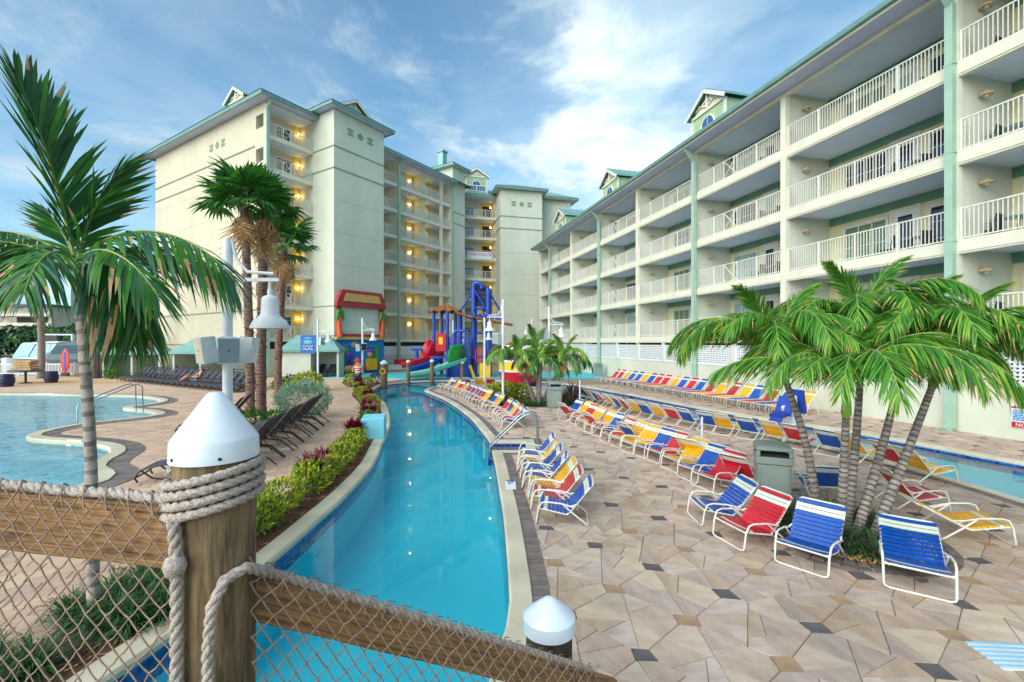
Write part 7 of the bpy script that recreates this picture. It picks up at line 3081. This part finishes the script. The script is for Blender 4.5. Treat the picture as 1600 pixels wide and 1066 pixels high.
def hull(t, L, W, zb, zt, mat=M_hull):
    sec = [(-.5, .86, 0), (-.3, 1.0, 0), (.1, 1.0, .02), (.32, .8, .12), (.45, .4, .25), (.5, .05, .35)]
    vs, fs = [], []
    for x, w, sh in sec:
        for (a, b) in ((-.0, 0), (-.75, .25), (-1, 1), (1, 1), (.75, .25)):
            vs.append((x * L, a * w * W / 2, zb + (zt + sh - zb) * b))
    for i in range(len(sec) - 1):
        for q in range(5):
            fs.append((i * 5 + q, i * 5 + (q + 1) % 5, i * 5 + 5 + (q + 1) % 5, i * 5 + 5 + q))
    fs += [(4, 3, 2, 1, 0), (25, 26, 27, 28, 29)]
    return MB().add(vs, fs).build('hull', mat, t, 40)


t = thing('cabin_cruiser', 'white cabin cruiser moored bow-on beyond the marina fence', 'boat', (-47.6, 46.5, -.5), R(-80))
hull(t, 9, 3.8, -.3, 1.6)
m = MB()
m.prism([(-2.6, 1.6), (2.2, 1.6), (1.0, 3.3), (-2.4, 3.5)], -1.5, 1.5, 0, Matrix.Rotation(R(90), 4, 'X'))
o = m.build('cabin', M_hull, t)
bv = o.modifiers.new('b', 'BEVEL')
bv.width, bv.segments = .2, 3
for s in (-1, 1):
    m = MB()
    m.prism([(-2.1, 2.2), (1.5, 2.2), (.9, 3.05), (-2.0, 3.1)], 1.5, 1.53, 0, Matrix.Rotation(R(90), 4, 'X') @ Matrix.Diagonal((1, 1, s, 1)))
    m.build('side_window', M_bglass, t)
for s in (-1, 1):
    m = MB()
    m.add([(2.02, s * .08, 1.95), (2.02, s * 1.35, 1.95), (1.14, s * 1.3, 3.18), (1.14, s * .08, 3.18)], [(0, 1, 2, 3)])
    o = m.build('windscreen', M_bglass, t)
    sdm = o.modifiers.new('s', 'SOLIDIFY')
    sdm.thickness = .05
boxes('radar_arch', [(-1.6, -1.2, -1.5, 1.5, 4.1, 4.25), (-1.6, -1.2, -1.5, -1.38, 3.4, 4.1), (-1.6, -1.2, 1.38, 1.5, 3.4, 4.1)], M_hull, t)
boxes('seat_back', [(-1.0, -.6, -.5, .5, 3.5, 4.0)], M_brown, t)
# sport fishing boat with lookout tower
t = thing('sport_fishing_boat', 'white fishing boat with tall tubular lookout tower moored by the hotel', 'boat', (-37.6, 44.2, -.5), R(172))
hull(t, 9.0, 3.2, -.3, 1.5)
m = MB()
m.prism([(-.8, 1.5), (2.6, 1.5), (1.8, 2.6), (-.8, 2.7)], -1.3, 1.3, 0, Matrix.Rotation(R(90), 4, 'X'))
m.build('cabin', M_hull, t)
for s in (-1, 1):
    boxes('porthole', [(.2, .7, s * 1.31 - .01, s * 1.31 + .01, 1.9, 2.3), (1.0, 1.5, s * 1.31 - .01, s * 1.31 + .01, 1.9, 2.3)], M_glass, t)
m = MB()
tw = [(-1.6, 1.2), (1.8, 1.2)]
for x, y in ((-1.4, 1), (1.2, 1), (-1.4, -1), (1.2, -1)):
    m.tube([(x * 1.5, y * 1.35, 1.5), (x * 1.2, y * 1.2, 3.6), (x * .75, y * .75, 5.6), (x * .7, y * .7, 7.0)], .05, 6)
for zz, k2 in ((3.6, 1.2), (5.0, .9), (5.6, .76), (6.4, .72), (7.0, .7)):
    m.tube([(-1.4 * k2, k2, zz), (1.2 * k2, k2, zz), (1.2 * k2, -k2, zz), (-1.4 * k2, -k2, zz)], .04, 6, closed=True)
for y in (-1, 1):
    m.tube([(-1.68, y * 1.2, 3.6), (.9, y * .76, 5.6)], .035, 5)
    m.tube([(1.44, y * 1.2, 3.6), (-1.06, y * .76, 5.6)], .035, 5)
m.build('tower_frame', M_white, t, 60)
boxes('tower_top', [(-1.05, .95, -.8, .8, 7.0, 7.1), (-1.9, 1.7, -1.3, 1.3, 3.62, 3.72), (-1.0, .9, -.72, .72, 6.35, 6.45)], M_hull, t)
MB().tube([(-2.2, 1.3, 2.0), (-3.4, 2.4, 9.5)], [.04, .012], 5).build('outrigger', M_white, t)
MB().tube([(-2.2, -1.3, 2.0), (-3.4, -2.4, 9.5)], [.04, .012], 5).build('outrigger', M_white, t)
MB().box(.6, 1.2, -.3, .3, 3.72, 4.2).build('tower_cushion', STRAP['red'], t)
# far apartment building across the water
fbld = thing('far_apartment_building', 'beige five-storey building across the marina at the left photo edge', 'building', (-150, 135, -.6), R(4))
M_far = pm('far_beige', (206, 192, 168), (190, 176, 152), .3, .85)
boxes('wall', [(-34, 12.5, 0, 14, 0, 14.2)], M_far, fbld)
boxes('floor_band', [(-34.2, 12.7, -1.2, -.002, 2.6 + q * 2.9, 3.4 + q * 2.9) for q in range(4)], M_cream, fbld)
boxes('roof', [(-34.8, 13.3, -1.6, 14.5, 14.2, 14.9)], pm('far_roof', (106, 108, 128), (92, 94, 114), 1, .8), fbld)
ww = MB().box(0, 2.4, 0, .1, 0, 1.3).mesh('window', M_glass)
for q in range(4):
    for x in range(11):
        if (x * 3 + q) % 4:
            obj('window', ww, fbld, loc=(-33 + x * 4.2, -.11, 3.9 + q * 2.9 - 2.9 * 0))
boxes('dark_bay', [(3.0, 11.5, -.16, -.115, 6.6, 8.2), (3.0, 11.5, -.16, -.115, 9.5, 11.0)], M_dark, fbld)
